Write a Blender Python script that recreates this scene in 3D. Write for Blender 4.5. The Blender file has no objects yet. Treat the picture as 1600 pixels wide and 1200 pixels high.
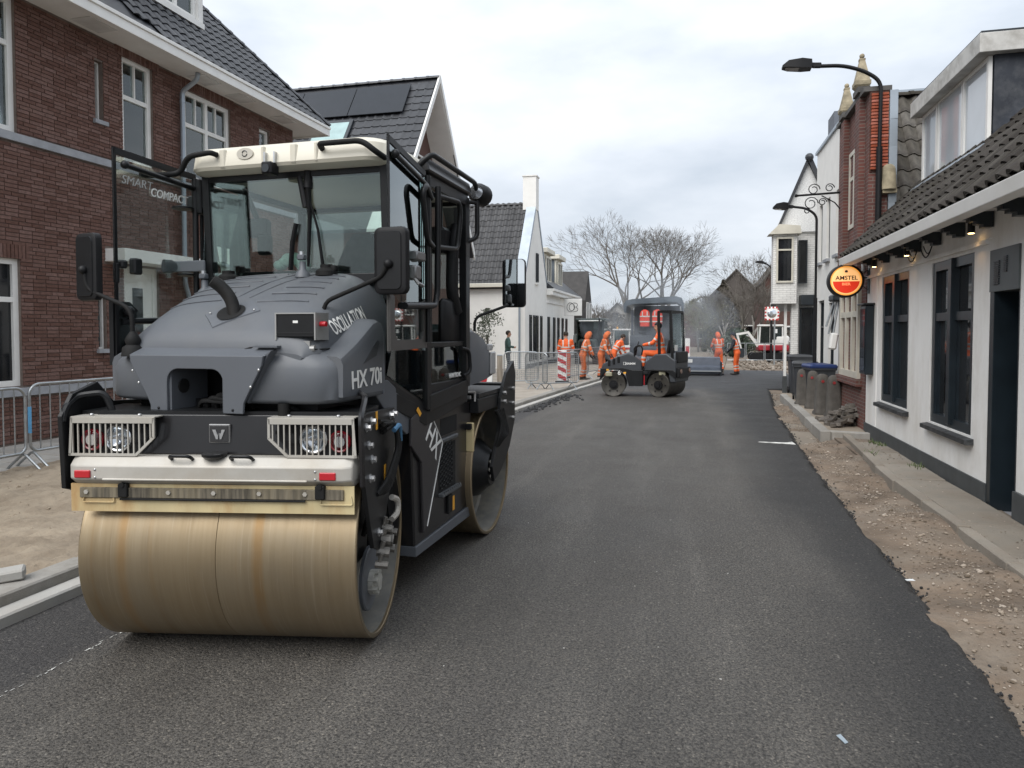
import bpy, math, random
import numpy as np
from mathutils import Matrix, Vector, Euler
R = random.Random(7)
rad = math.radians
S = bpy.context.scene
COL = S.collection
PI = math.pi

# ---------------------------------------------------------------- camera
cam = bpy.data.cameras.new('camera')
cam_o = bpy.data.objects.new('camera', cam); COL.objects.link(cam_o)
cam_o.location = (0, 0, 1.8)
cam_o.rotation_euler = (rad(88.0), 0, rad(14.028))
cam.sensor_width = 36; cam.lens = 24.75; cam.shift_y = -43.59/1600
cam.clip_start = 0.05; cam.clip_end = 2000
S.camera = cam_o

# ---------------------------------------------------------------- sky and sun
S.view_settings.view_transform = 'Standard'; S.view_settings.look = 'None'
S.view_settings.gamma = 1; S.view_settings.use_curve_mapping = False
S.view_settings.exposure = 1.0
W = bpy.data.worlds.new('World'); S.world = W; W.use_nodes = True
nt = W.node_tree; nt.nodes.clear()
def N(t, typ, **k):
    n = t.nodes.new(typ)
    for a, b in k.items(): setattr(n, a, b)
    return n
out = N(nt, 'ShaderNodeOutputWorld'); bg = N(nt, 'ShaderNodeBackground'); bg.inputs[1].default_value = 0.1
sky = N(nt, 'ShaderNodeTexSky'); sky.sky_type = 'NISHITA'; sky.sun_disc = False
SUN_EL, SUN_AZ = 48, 200
sky.sun_elevation = rad(SUN_EL); sky.sun_rotation = rad(SUN_AZ)
tc = N(nt, 'ShaderNodeTexCoord'); mp = N(nt, 'ShaderNodeMapping'); mp.inputs['Scale'].default_value = (1, 1, 2.6)
mp.inputs['Location'].default_value = (0.3, 0.2, 0.1)
n1 = N(nt, 'ShaderNodeTexNoise'); n1.inputs['Scale'].default_value = 2.1; n1.inputs['Detail'].default_value = 7; n1.inputs['Roughness'].default_value = 0.52
cr = N(nt, 'ShaderNodeValToRGB')
cr.color_ramp.elements[0].position = 0.38; cr.color_ramp.elements[0].color = (2.95, 3.27, 3.68, 1)
cr.color_ramp.elements[1].position = 0.60; cr.color_ramp.elements[1].color = (4.45, 4.65, 4.95, 1)
mx = N(nt, 'ShaderNodeMixRGB'); mx.inputs[0].default_value = 0.95
nt.links.new(tc.outputs['Generated'], mp.inputs[0]); nt.links.new(mp.outputs[0], n1.inputs[0])
nt.links.new(n1.outputs[0], cr.inputs[0]); nt.links.new(sky.outputs[0], mx.inputs[1]); nt.links.new(cr.outputs[0], mx.inputs[2])
# an overcast sky grows lighter towards the zenith
sz = N(nt, 'ShaderNodeSeparateXYZ'); nt.links.new(tc.outputs['Generated'], sz.inputs[0])
zr = N(nt, 'ShaderNodeMapRange'); zr.inputs['From Min'].default_value = 0; zr.inputs['To Min'].default_value = .93; zr.inputs['To Max'].default_value = 1.75; nt.links.new(sz.outputs[2], zr.inputs[0])
zm = N(nt, 'ShaderNodeVectorMath', operation='SCALE'); nt.links.new(mx.outputs[0], zm.inputs[0]); nt.links.new(zr.outputs[0], zm.inputs['Scale'])
nt.links.new(zm.outputs[0], bg.inputs[0]); nt.links.new(bg.outputs[0], out.inputs[0])
sl = bpy.data.lights.new('sun', 'SUN'); sl.energy = 1.5; sl.angle = rad(50); sl.color = (1, .97, .93)
so = bpy.data.objects.new('sun', sl); COL.objects.link(so)
# sun azimuth measured from +Y clockwise, light comes from there
_d = Vector((math.sin(rad(SUN_AZ))*math.cos(rad(SUN_EL)), math.cos(rad(SUN_AZ))*math.cos(rad(SUN_EL)), math.sin(rad(SUN_EL))))
so.rotation_euler = _d.to_track_quat('Z', 'Y').to_euler()
so.location = _d*60

S.cycles.use_denoising = True; S.cycles.denoising_prefilter = 'ACCURATE'; S.cycles.max_bounces = 10; S.cycles.transparent_max_bounces = 24
# ---------------------------------------------------------------- materials
def sr(r, g=None, b=None):
    if g is None: g = b = r
    f = lambda c: (c/255/12.92) if c/255 <= .04045 else ((c/255+.055)/1.055)**2.4
    return (f(r), f(g), f(b))
MATS = {}
def mat(name, col, rough=.6, metal=0., var=.12, vs=3., bump=0., bs=60., spec=.5, stretch=(1, 1, 1), dirt=None, dfac=.4, dscale=1.5,
        emit=None, es=0, coat=0., rnd=0., det=4, rvar=0.):
    """principled material: colour varied by noise, optional second colour as blotchy dirt, optional fine bump, rnd = per piece value change"""
    if name in MATS: return MATS[name]
    m = bpy.data.materials.new(name); m.use_nodes = True; t = m.node_tree; t.nodes.clear()
    o = N(t, 'ShaderNodeOutputMaterial'); p = N(t, 'ShaderNodeBsdfPrincipled'); t.links.new(p.outputs[0], o.inputs[0])
    p.inputs['Roughness'].default_value = rough; p.inputs['Metallic'].default_value = metal
    p.inputs['Specular IOR Level'].default_value = spec; p.inputs['Coat Weight'].default_value = coat
    c = N(t, 'ShaderNodeTexCoord'); mp = N(t, 'ShaderNodeMapping'); mp.inputs['Scale'].default_value = stretch
    t.links.new(c.outputs['Object'], mp.inputs[0])
    col = tuple(col)[:3]
    no = N(t, 'ShaderNodeTexNoise'); no.inputs['Scale'].default_value = vs; no.inputs['Detail'].default_value = det
    t.links.new(mp.outputs[0], no.inputs[0])
    rp = N(t, 'ShaderNodeValToRGB')
    rp.color_ramp.elements[0].position = .3; rp.color_ramp.elements[1].position = .7
    rp.color_ramp.elements[0].color = (*[max(0, x*(1-var)) for x in col], 1)
    rp.color_ramp.elements[1].color = (*[min(1, x*(1+var)) for x in col], 1)
    t.links.new(no.outputs[0], rp.inputs[0]); cur = rp.outputs[0]
    if dirt is not None:
        n2 = N(t, 'ShaderNodeTexNoise'); n2.inputs['Scale'].default_value = dscale; n2.inputs['Detail'].default_value = 8; n2.inputs['Roughness'].default_value = .65
        t.links.new(mp.outputs[0], n2.inputs[0])
        r2 = N(t, 'ShaderNodeValToRGB'); r2.color_ramp.elements[0].position = .45; r2.color_ramp.elements[1].position = .72
        r2.color_ramp.elements[1].color = (dfac,)*3+(1,); t.links.new(n2.outputs[0], r2.inputs[0])
        mm = N(t, 'ShaderNodeMixRGB'); t.links.new(r2.outputs[0], mm.inputs[0]); t.links.new(cur, mm.inputs[1]); mm.inputs[2].default_value = (*dirt, 1); cur = mm.outputs[0]
    if rnd:
        g = N(t, 'ShaderNodeNewGeometry'); oi = N(t, 'ShaderNodeObjectInfo'); ad = N(t, 'ShaderNodeMath', operation='ADD'); fr = N(t, 'ShaderNodeMath', operation='FRACT')
        t.links.new(g.outputs['Random Per Island'], ad.inputs[0]); t.links.new(oi.outputs['Random'], ad.inputs[1]); t.links.new(ad.outputs[0], fr.inputs[0])
        mr = N(t, 'ShaderNodeMapRange'); mr.inputs['To Min'].default_value = 1-rnd; mr.inputs['To Max'].default_value = 1+rnd; t.links.new(fr.outputs[0], mr.inputs[0])
        hs = N(t, 'ShaderNodeHueSaturation'); t.links.new(mr.outputs[0], hs.inputs['Value']); t.links.new(cur, hs.inputs['Color'])
        m2 = N(t, 'ShaderNodeMapRange'); m2.inputs['To Min'].default_value = 1+rnd*.5; m2.inputs['To Max'].default_value = 1-rnd*.5; t.links.new(fr.outputs[0], m2.inputs[0])
        t.links.new(m2.outputs[0], hs.inputs['Saturation']); cur = hs.outputs[0]
    t.links.new(cur, p.inputs['Base Color'])
    if rvar:
        m3 = N(t, 'ShaderNodeMapRange'); m3.inputs['To Min'].default_value = max(.05, rough-rvar); m3.inputs['To Max'].default_value = min(1, rough+rvar)
        t.links.new(no.outputs[0], m3.inputs[0]); t.links.new(m3.outputs[0], p.inputs['Roughness'])
    if bump:
        nb = N(t, 'ShaderNodeTexNoise'); nb.inputs['Scale'].default_value = bs; nb.inputs['Detail'].default_value = 3
        t.links.new(mp.outputs[0], nb.inputs[0])
        b = N(t, 'ShaderNodeBump'); b.inputs['Strength'].default_value = min(1, bump); b.inputs['Distance'].default_value = .01*max(1, bump)
        t.links.new(nb.outputs[0], b.inputs['Height']); t.links.new(b.outputs[0], p.inputs['Normal'])
    if emit is not None:
        p.inputs['Emission Color'].default_value = (*emit, 1); p.inputs['Emission Strength'].default_value = es
    MATS[name] = m; return m
def glass(name, tint=(.7, .8, .77), refl=1.0):
    if name in MATS: return MATS[name]
    m = bpy.data.materials.new(name); m.use_nodes = True; t = m.node_tree; t.nodes.clear()
    o = N(t, 'ShaderNodeOutputMaterial'); a = N(t, 'ShaderNodeBsdfTransparent'); a.inputs[0].default_value = (*tint, 1)
    g = N(t, 'ShaderNodeBsdfGlossy'); g.inputs['Roughness'].default_value = .02; g.inputs[0].default_value = (.9, .95, .95, 1)
    f = N(t, 'ShaderNodeFresnel'); f.inputs[0].default_value = 1.5
    mu = N(t, 'ShaderNodeMath', operation='MULTIPLY'); mu.inputs[1].default_value = refl; mu.use_clamp = True
    x = N(t, 'ShaderNodeMixShader'); t.links.new(f.outputs[0], mu.inputs[0]); t.links.new(mu.outputs[0], x.inputs[0]); t.links.new(a.outputs[0], x.inputs[1]); t.links.new(g.outputs[0], x.inputs[2])
    t.links.new(x.outputs[0], o.inputs[0]); MATS[name] = m; return m

# ---------------------------------------------------------------- mesh builder
WM = {}
def link(o): COL.objects.link(o); return o
def empty(name, loc=(0, 0, 0), rz=0, parent=None):
    o = link(bpy.data.objects.new(name, None)); o.location = loc; o.rotation_euler = (0, 0, rz); o.empty_display_size = .2
    m = Matrix.Translation(loc) @ Matrix.Rotation(rz, 4, 'Z')
    if parent is not None: o.parent = parent; m = WM[parent] @ m
    WM[o] = m; return o
def tag(o, label=None, cat=None, group=None, kind=None):
    if label: o['label'] = label
    if cat: o['category'] = cat
    if group: o['group'] = group
    if kind: o['kind'] = kind
    return o
def thing(name, label, cat, loc=(0, 0, 0), rz=0, group=None):
    return tag(empty(name, loc, rz), label, cat, group)
def place(o, parent, loc=(0, 0, 0), rot=(0, 0, 0), scale=None):
    o.location = loc; o.rotation_euler = rot
    if scale: o.scale = scale
    if parent is not None: o.parent = parent
    return o
class MB:
    def __init__(s, M=None): s.v = []; s.f = []; s.mi = []; s.M = M; s.cm = 0
    def add(s, vs, fs, mi=None):
        b = len(s.v)
        if s.M is not None:
            vs = [tuple(s.M @ Vector(p)) for p in vs]
            flip = s.M.to_3x3().determinant() < 0
        else: flip = False
        s.v.extend(tuple(p) for p in vs)
        for f in fs:
            g = [i+b for i in f]
            s.f.append(g[::-1] if flip else g); s.mi.append(s.cm if mi is None else mi)
        return s
    def box(s, c, d, rot=None, mi=None):
        x, y, z = d[0]/2, d[1]/2, d[2]/2
        vs = [Vector((a*x, b*y, e*z)) for a in (-1, 1) for b in (-1, 1) for e in (-1, 1)]
        if rot is not None:
            q = Euler(rot).to_matrix(); vs = [q @ v for v in vs]
        vs = [v+Vector(c) for v in vs]
        return s.add(vs, [(0, 1, 3, 2), (4, 6, 7, 5), (0, 4, 5, 1), (2, 3, 7, 6), (0, 2, 6, 4), (1, 5, 7, 3)], mi)
    def b2(s, lo, hi, mi=None):
        return s.box([(a+b)/2 for a, b in zip(lo, hi)], [abs(b-a) for a, b in zip(lo, hi)], None, mi)
    def cbox(s, c, d, ch=.01, rot=None, mi=None):
        h = [k/2 for k in d]; ch = min(ch, min(h)*.9)
        vs = []; idx = {}
        for sx in (-1, 1):
            for sy in (-1, 1):
                for sz in (-1, 1):
                    for ax in range(3):
                        p = [sx*h[0], sy*h[1], sz*h[2]]; 
                        for q in range(3):
                            if q != ax: p[q] -= (sx, sy, sz)[q]*ch
                        idx[(sx, sy, sz, ax)] = len(vs); vs.append(Vector(p))
        fs = []
        def ordered(keys):
            ids = [idx[k] for k in keys]; ce = sum((vs[i] for i in ids), Vector())/len(ids); n = ce.normalized()
            u = (vs[ids[0]]-ce).normalized(); w = n.cross(u)
            ids.sort(key=lambda i: math.atan2((vs[i]-ce).dot(w), (vs[i]-ce).dot(u))); return tuple(ids)
        for ax in range(3):
            for sg in (-1, 1):
                fs.append(ordered([k for k in idx if k[3] == ax and k[ax] == sg]))
        for a1 in range(3):
            for a2 in range(a1+1, 3):
                for s1 in (-1, 1):
                    for s2 in (-1, 1):
                        fs.append(ordered([k for k in idx if k[a1] == s1 and k[a2] == s2 and k[3] in (a1, a2)]))
        for sx in (-1, 1):
            for sy in (-1, 1):
                for sz in (-1, 1): fs.append(ordered([(sx, sy, sz, a) for a in range(3)]))
        if rot is not None:
            q = Euler(rot).to_matrix(); vs = [q @ v for v in vs]
        return s.add([v+Vector(c) for v in vs], fs, mi)
    def ring(s, c, ax, r, n, ph=0, ry=None):
        ax = Vector(ax).normalized(); u = ax.orthogonal().normalized()
        if abs(ax.z) < .9: u = Vector((0, 0, 1)).cross(ax).normalized()
        w = ax.cross(u); ry = r if ry is None else ry
        return [Vector(c)+u*(r*math.cos(ph+2*PI*i/n))+w*(ry*math.sin(ph+2*PI*i/n)) for i in range(n)]
    def loft(s, rings, cap=(True, True), closed=True, mi=None):
        n = len(rings[0]); vs = [p for r in rings for p in r]; fs = []
        for k in range(len(rings)-1):
            for i in range(n if closed else n-1):
                a = k*n+i; b = k*n+(i+1) % n; fs.append((a, b, b+n, a+n))
        if cap[0]: fs.append(tuple(range(n))[::-1])
        if cap[1]: fs.append(tuple(range((len(rings)-1)*n, len(rings)*n)))
        return s.add(vs, fs, mi)
    def cyl(s, p0, p1, r0, r1=None, n=16, cap=(True, True), mi=None, ph=0):
        r1 = r0 if r1 is None else r1; ax = Vector(p1)-Vector(p0)
        return s.loft([s.ring(p0, ax, r0, n, ph), s.ring(p1, ax, r1, n, ph)], cap, True, mi)
    def lathe(s, p0, ax, prof, n=24, mi=None, cap=(False, False)):
        """prof: list of (distance along axis, radius)"""
        ax = Vector(ax).normalized()
        return s.loft([s.ring(Vector(p0)+ax*d, ax, max(r, 1e-4), n) for d, r in prof], cap, True, mi)
    def tube(s, pts, r, n=8, fillet=0, fn=4, mi=None, closed=False, cap=True):
        pts = [Vector(p) for p in pts]
        if fillet and len(pts) > 2:
            q = [] if closed else [pts[0]]
            rng = range(len(pts)) if closed else range(1, len(pts)-1)
            for i in rng:
                a, b, c = pts[i-1], pts[i], pts[(i+1) % len(pts)]
                f = min(fillet, (a-b).length*.48, (c-b).length*.48)
                A = b+(a-b).normalized()*f; C = b+(c-b).normalized()*f
                for k in range(fn+1):
                    t = k/fn; q.append(A*(1-t)**2+b*2*t*(1-t)+C*t*t)
            if not closed: q.append(pts[-1])
            pts = q
        rr = r if isinstance(r, (list, tuple)) else [r]*len(pts)
        if len(rr) != len(pts): rr = [rr[0]+(rr[-1]-rr[0])*i/(len(pts)-1) for i in range(len(pts))]
        rings = []; L = len(pts); u = None
        for i, p in enumerate(pts):
            if closed: t = (pts[(i+1) % L]-pts[i-1])
            else: t = pts[min(i+1, L-1)]-pts[max(i-1, 0)]
            t = t.normalized()
            if u is None: u = t.orthogonal().normalized()
            u = (u-t*u.dot(t)); u = u.normalized() if u.length > 1e-6 else t.orthogonal().normalized()
            w = t.cross(u)
            rings.append([p+u*(rr[i]*math.cos(2*PI*k/n))+w*(rr[i]*math.sin(2*PI*k/n)) for k in range(n)])
        if closed: rings.append(rings[0]); return s.loft(rings, (False, False), True, mi)
        return s.loft(rings, (cap, cap), True, mi)
    def prism(s, poly, d, f=lambda a, b, h: (a, b, h), mi=None):
        """poly (a,b) outline, swept h from d[0] to d[1]; f maps (a,b,h) to space"""
        n = len(poly); vs = [f(a, b, d[0]) for a, b in poly]+[f(a, b, d[1]) for a, b in poly]
        fs = [tuple(range(n))[::-1], tuple(range(n, 2*n))]+[(i, (i+1) % n, (i+1) % n+n, i+n) for i in range(n)]
        return s.add(vs, fs, mi)
    def quad(s, a, b, c, d, mi=None): return s.add([a, b, c, d], [(0, 1, 2, 3)], mi)
    def sphere(s, c, r, n=12, m=8, mi=None, sc=(1, 1, 1), rot=None):
        vs = [Vector((0, 0, -1))]; q = Euler(rot).to_matrix() if rot else None
        for j in range(1, m):
            a = -PI/2+PI*j/m
            for i in range(n): vs.append(Vector((math.cos(a)*math.cos(2*PI*i/n), math.cos(a)*math.sin(2*PI*i/n), math.sin(a))))
        vs.append(Vector((0, 0, 1))); fs = []
        for i in range(n): fs.append((0, 1+(i+1) % n, 1+i))
        for j in range(m-2):
            for i in range(n):
                a = 1+j*n+i; b = 1+j*n+(i+1) % n; fs.append((a, b, b+n, a+n))
        T = len(vs)-1
        for i in range(n): fs.append((T, T-n+i, T-n+(i+1) % n))
        o = []
        for v in vs:
            p = Vector((v.x*r*sc[0], v.y*r*sc[1], v.z*r*sc[2]))
            if q: p = q @ p
            o.append(p+Vector(c))
        return s.add(o, fs, mi)
    def mesh(s, name, mats, smooth=35, bevel=0):
        me = bpy.data.meshes.new(name); me.from_pydata([tuple(v) for v in s.v], [], s.f)
        if not isinstance(mats, (list, tuple)): mats = [mats]
        for m in mats: me.materials.append(m)
        if len(mats) > 1: me.polygons.foreach_set('material_index', s.mi)
        if smooth:
            me.polygons.foreach_set('use_smooth', [True]*len(me.polygons)); me.set_sharp_from_angle(angle=rad(smooth))
        me.update(); return me
    def build(s, name, mats, parent=None, smooth=35, world=False, rz=0, bevel=0, **tg):
        if world and parent is not None:
            inv = WM[parent].inverted(); s.v = [tuple(inv @ Vector(p)) for p in s.v]
        o = link(bpy.data.objects.new(name, s.mesh(name, mats, smooth)))
        if rz: o.rotation_euler = (0, 0, rz)
        m = Matrix.Rotation(rz, 4, 'Z')
        if parent is not None: o.parent = parent; m = WM[parent] @ m
        WM[o] = m
        if bevel:
            b = o.modifiers.new('bevel', 'BEVEL'); b.width = bevel; b.segments = 2; b.limit_method = 'ANGLE'; b.angle_limit = rad(40)
        if tg: tag(o, **tg)
        return o
def frame(o, u, n, z=(0, 0, 1)):
    """matrix taking (u, outward n, z) coordinates to the world"""
    u, n, z = Vector(u), Vector(n), Vector(z)
    return Matrix(((u.x, n.x, z.x, o[0]), (u.y, n.y, z.y, o[1]), (u.z, n.z, z.z, o[2]), (0, 0, 0, 1)))
def text_mesh(body, size, bold=0.0, depth=.002, shear=0., sx=1., align='CENTER', fitw=0):
    cu = bpy.data.curves.new('lettering', 'FONT'); cu.body = body; cu.size = size; cu.offset = bold*size; cu.extrude = depth; cu.shear = shear
    cu.align_x = align; cu.align_y = 'CENTER'; cu.resolution_u = 4
    o = bpy.data.objects.new('lettering', cu); me = bpy.data.meshes.new_from_object(o); bpy.data.objects.remove(o); bpy.data.curves.remove(cu)
    if fitw:
        xs = [v.co.x for v in me.vertices]; sx = fitw/(max(xs)-min(xs))
    if sx != 1: 
        for v in me.vertices: v.co.x *= sx
    return me
def text(name, body, size, m, parent, M, world=False, **k):
    """lettering lying in the x,y plane of matrix M, facing its z"""
    me = text_mesh(body, size, **k); me.materials.append(m); me.name = name
    if world: M = WM[parent].inverted() @ M
    me.transform(M); o = link(bpy.data.objects.new(name, me)); o.parent = parent; WM[o] = WM[parent]; return o
def facing(c, right, up):
    r, u = Vector(right).normalized(), Vector(up).normalized(); n = r.cross(u).normalized(); u = n.cross(r)
    return Matrix(((r.x, u.x, n.x, c[0]), (r.y, u.y, n.y, c[1]), (r.z, u.z, n.z, c[2]), (0, 0, 0, 1)))
def copy_tree(o, parent=None):
    c = o.copy(); link(c); WM[c] = WM.get(o, Matrix())
    if parent is not None: c.parent = parent
    for ch in list(o.children): copy_tree(ch, c)
    return c

# ---------------------------------------------------------------- shared materials
m_white = mat('white_paint', (.78, .77, .74), .5, var=.04, dirt=(.55, .53, .48), dfac=.3, dscale=1.2)
m_cream = mat('cream_paint', (.66, .63, .54), .45, var=.04, dirt=(.5, .46, .38), dfac=.3)
m_dark = mat('dark_frame', (.018, .023, .028), .4, var=.2)
m_black = mat('black_plastic', (.009, .009, .010), .5, var=.2, vs=8, spec=.25)
m_pane = mat('window_pane', (.05, .06, .065), .04, var=.5, vs=.8, spec=.8)
m_pane_dark = mat('window_pane_dark', (.012, .013, .015), .04, var=.6, vs=1.2, spec=.6)
m_curtain = mat('net_curtain', (.85, .86, .85), .9, var=.12, vs=30, stretch=(1, 1, .05))
m_mortar = mat('mortar', (.17, .135, .115), .9, var=.15, vs=9)
m_brick = mat('red_brick', (.135, .070, .054), .85, var=.24, vs=22, rnd=.26, bump=.4, bs=130)
m_stone = mat('blue_stone', (.30, .31, .33), .7, var=.15, vs=6)
m_zinc = mat('zinc', (.33, .37, .41), .45, .6, var=.12, vs=2)
m_tile_anth = mat('anthracite_tile', (.030, .032, .037), .42, var=.18, vs=4, rnd=.25)
m_tile_grey = mat('grey_tile', (.046, .045, .046), .55, var=.2, vs=4, rnd=.3)
m_tile_old = mat('old_tile', (.036, .031, .027), .85, spec=.2, var=.25, vs=12, rnd=.4, dirt=(.085, .08, .055), dfac=.4, dscale=5, bump=.4, bs=90)
m_metal = mat('galvanised', (.36, .38, .39), .4, .75, var=.18, vs=12)
m_conc = mat('concrete', (.30, .285, .26), .88, var=.2, vs=3, dirt=(.16, .145, .12), dfac=.75, dscale=2.2, bump=.35, bs=120, rnd=.12)
m_conc_l = mat('concrete_light', (.40, .39, .365), .85, var=.12, vs=5, dirt=(.26, .23, .19), dfac=.5, dscale=2.5, bump=.3, bs=120, rnd=.1)

# ---------------------------------------------------------------- ground, road, strips
def asphalt_material():
    m = bpy.data.materials.new('asphalt'); m.use_nodes = True; t = m.node_tree; p = t.nodes['Principled BSDF']
    c = N(t, 'ShaderNodeTexCoord')
    def noise(sc, det=4, ro=.55, st=(1, 1, 1)):
        q = N(t, 'ShaderNodeMapping'); q.inputs['Scale'].default_value = st; t.links.new(c.outputs['Object'], q.inputs[0])
        n = N(t, 'ShaderNodeTexNoise'); n.inputs['Scale'].default_value = sc; n.inputs['Detail'].default_value = det; n.inputs['Roughness'].default_value = ro
        t.links.new(q.outputs[0], n.inputs[0]); return n
    def ramp(src, stops):
        r = N(t, 'ShaderNodeValToRGB'); e = r.color_ramp.elements
        e[0].position, e[0].color = stops[0][0], (*stops[0][1], 1); e[1].position, e[1].color = stops[-1][0], (*stops[-1][1], 1)
        for a, b in stops[1:-1]: x = e.new(a); x.color = (*b, 1)
        t.links.new(src, r.inputs[0]); return r
    def mix(f, a, b, typ='MIX'):
        x = N(t, 'ShaderNodeMixRGB', blend_type=typ)
        for i, q in enumerate((f, a, b)):
            if hasattr(q, 'links'): t.links.new(q, x.inputs[i])
            else: x.inputs[i].default_value = q if i == 0 else (*q, 1)
        return x.outputs[0]
    base = ramp(noise(.5, 6, .6, (1, .35, 1)).outputs[0], [(.3, (.070, .065, .059)), (.7, (.106, .098, .088))]).outputs[0]
    # dust dragged along by traffic, along the street
    drag = ramp(noise(2.2, 6, .6, (1, .12, 1)).outputs[0], [(.5, (0, 0, 0)), (.75, (.55, .55, .55))])
    base = mix(drag.outputs[0], base, (.165, .154, .138))
    # newly laid strip along the right edge is blacker
    sx = N(t, 'ShaderNodeSeparateXYZ'); t.links.new(c.outputs['Object'], sx.inputs[0])
    w = noise(.35, 3); ad = N(t, 'ShaderNodeMath', operation='MULTIPLY_ADD'); t.links.new(w.outputs[0], ad.inputs[0]); ad.inputs[1].default_value = 1.3; t.links.new(sx.outputs[0], ad.inputs[2])
    mr = N(t, 'ShaderNodeMapRange'); mr.interpolation_type = 'SMOOTHSTEP'; mr.inputs['From Min'].default_value = 1.15; mr.inputs['From Max'].default_value = 2.0; mr.inputs['To Max'].default_value = .85
    t.links.new(ad.outputs[0], mr.inputs[0]); base = mix(mr.outputs[0], base, (.026, .026, .027))
    m0 = N(t, 'ShaderNodeMapRange'); m0.interpolation_type = 'SMOOTHSTEP'; m0.inputs['From Min'].default_value = -3.36; m0.inputs['From Max'].default_value = -3.22; m0.inputs['To Min'].default_value = .75; m0.inputs['To Max'].default_value = 0
    t.links.new(sx.outputs[0], m0.inputs[0]); base = mix(m0.outputs[0], base, (.046, .044, .045))
    # dusty lanes and lime spots
    sp_ = ramp(noise(3.1, 8, .7).outputs[0], [(.66, (0, 0, 0)), (.76, (.6, .6, .6))]); base = mix(sp_.outputs[0], base, (.21, .20, .185))
    # the stretch laid last, far end
    m2 = N(t, 'ShaderNodeMapRange'); m2.interpolation_type = 'SMOOTHSTEP'; m2.inputs['From Min'].default_value = 21.5; m2.inputs['From Max'].default_value = 24.; m2.inputs['To Max'].default_value = .8
    t.links.new(sx.outputs[1], m2.inputs[0]); base = mix(m2.outputs[0], base, (.042, .044, .048))
    # stones
    v = N(t, 'ShaderNodeTexVoronoi'); v.inputs['Scale'].default_value = 125; t.links.new(c.outputs['Object'], v.inputs[0])
    st = ramp(v.outputs['Color'], [(.0, (.3, .3, .3)), (.55, (.85, .85, .85)), (.85, (1.3, 1.27, 1.2)), (1, (2.5, 2.4, 2.2))])
    base = mix(.8, base, st.outputs[0], 'MULTIPLY')
    v2 = N(t, 'ShaderNodeTexVoronoi'); v2.inputs['Scale'].default_value = 46; t.links.new(c.outputs['Object'], v2.inputs[0])
    f2 = ramp(v2.outputs['Color'], [(.78, (0, 0, 0)), (.9, (1, 1, 1))]); d2 = ramp(v2.outputs['Distance'], [(.2, (1, 1, 1)), (.42, (0, 0, 0))]); fm = N(t, 'ShaderNodeMath', operation='MULTIPLY'); t.links.new(f2.outputs[0], fm.inputs[0]); t.links.new(d2.outputs[0], fm.inputs[1])
    fm2 = N(t, 'ShaderNodeMath', operation='MULTIPLY'); t.links.new(fm.outputs[0], fm2.inputs[0]); fm2.inputs[1].default_value = .7; base = mix(fm2.outputs[0], base, (.22, .205, .18))
    n4 = noise(62, 3, .6); pit = ramp(n4.outputs[0], [(.38, (.18, .18, .18)), (.51, (1, 1, 1))]); base = mix(.75, base, pit.outputs[0], 'MULTIPLY')
    t.links.new(base, p.inputs['Base Color']); 
    rr = N(t, 'ShaderNodeMapRange'); p.inputs['Specular IOR Level'].default_value = .42; rr.inputs['To Min'].default_value = .55; rr.inputs['To Max'].default_value = .85; t.links.new(noise(1.3, 5).outputs[0], rr.inputs[0]); t.links.new(rr.outputs[0], p.inputs['Roughness'])
    b = N(t, 'ShaderNodeBump'); b.inputs['Strength'].default_value = .75; b.inputs['Distance'].default_value = .005; t.links.new(v.outputs['Distance'], b.inputs['Height']); b.invert = True
    b2 = N(t, 'ShaderNodeBump'); b2.inputs['Strength'].default_value = .6; b2.inputs['Distance'].default_value = .01; t.links.new(n4.outputs[0], b2.inputs['Height']); t.links.new(b.outputs[0], b2.inputs['Normal'])
    t.links.new(b2.outputs[0], p.inputs['Normal']); return m
m_asph = asphalt_material()
m_earth = mat('earth', (.15, .113, .082), .95, var=.38, vs=2.2, det=8, dirt=(.215, .185, .15), dfac=.8, dscale=1.6, bump=2.2, bs=22, rvar=0)
m_sand = mat('sand', (.30, .245, .18), .95, var=.2, vs=1.6, det=8, dirt=(.17, .13, .09), dfac=.85, dscale=3.5, bump=2.5, bs=11)
m_gnd = mat('far_ground', (.17, .145, .115), .95, var=.25, vs=.4, det=8)

mb = MB(); mb.quad((-400, -60, -.10), (400, -60, -.10), (400, 900, -.10), (-400, 900, -.10)); mb.build('ground', m_gnd, kind='structure')

# road: thick slab with ragged right edge
def edge_r(y):
    pts = [(-6, 1.36), (3.6, 1.49), (4.5, 1.53), (5.9, 1.56), (9, 1.6), (13, 1.77), (17.2, 1.95), (22.6, 2.4), (23.4, 2.45), (23.7, 3.3), (26, 3.5), (30, 4.0), (34.2, 4.3), (34.4, 4.2)]
    for (a, b), (c, d) in zip(pts, pts[1:]):
        if a <= y <= c: return b+(d-b)*(y-a)/(c-a)
    return pts[-1][1]
def edge_l(y):
    pts = [(-6, -4.0), (6, -4.0), (15, -3.68), (20, -3.3), (24, -2.92), (30, -2.3), (40, -1.9)]
    for (a, b), (c, d) in zip(pts, pts[1:]):
        if a <= y <= c: return b+(d-b)*(y-a)/(c-a)
    return pts[-1][1]
ys = [-6+.05*i for i in range(int(40.4/.05)+1)]
mb = MB(); vs = []; fs = []
nz = [0]; 
for i in ys: nz.append(nz[-1]*.7+R.uniform(-.011, .011))
for k, y in enumerate(ys):
    e = edge_r(y)+nz[k]*1.6
    for x, z in ((edge_l(y)-.02, 0), (e-.06, 0), (e-.02, -.012), (e+.03+R.uniform(0, .02), -.075), (e+.03, -.12)): vs.append((x, y, z))
for k in range(len(ys)-1):
    for i in range(4): fs.append((k*5+i, k*5+i+1, k*5+i+6, k*5+i+5))
mb.add(vs, fs); road = mb.build('road', m_asph, smooth=30, kind='structure')
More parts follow.
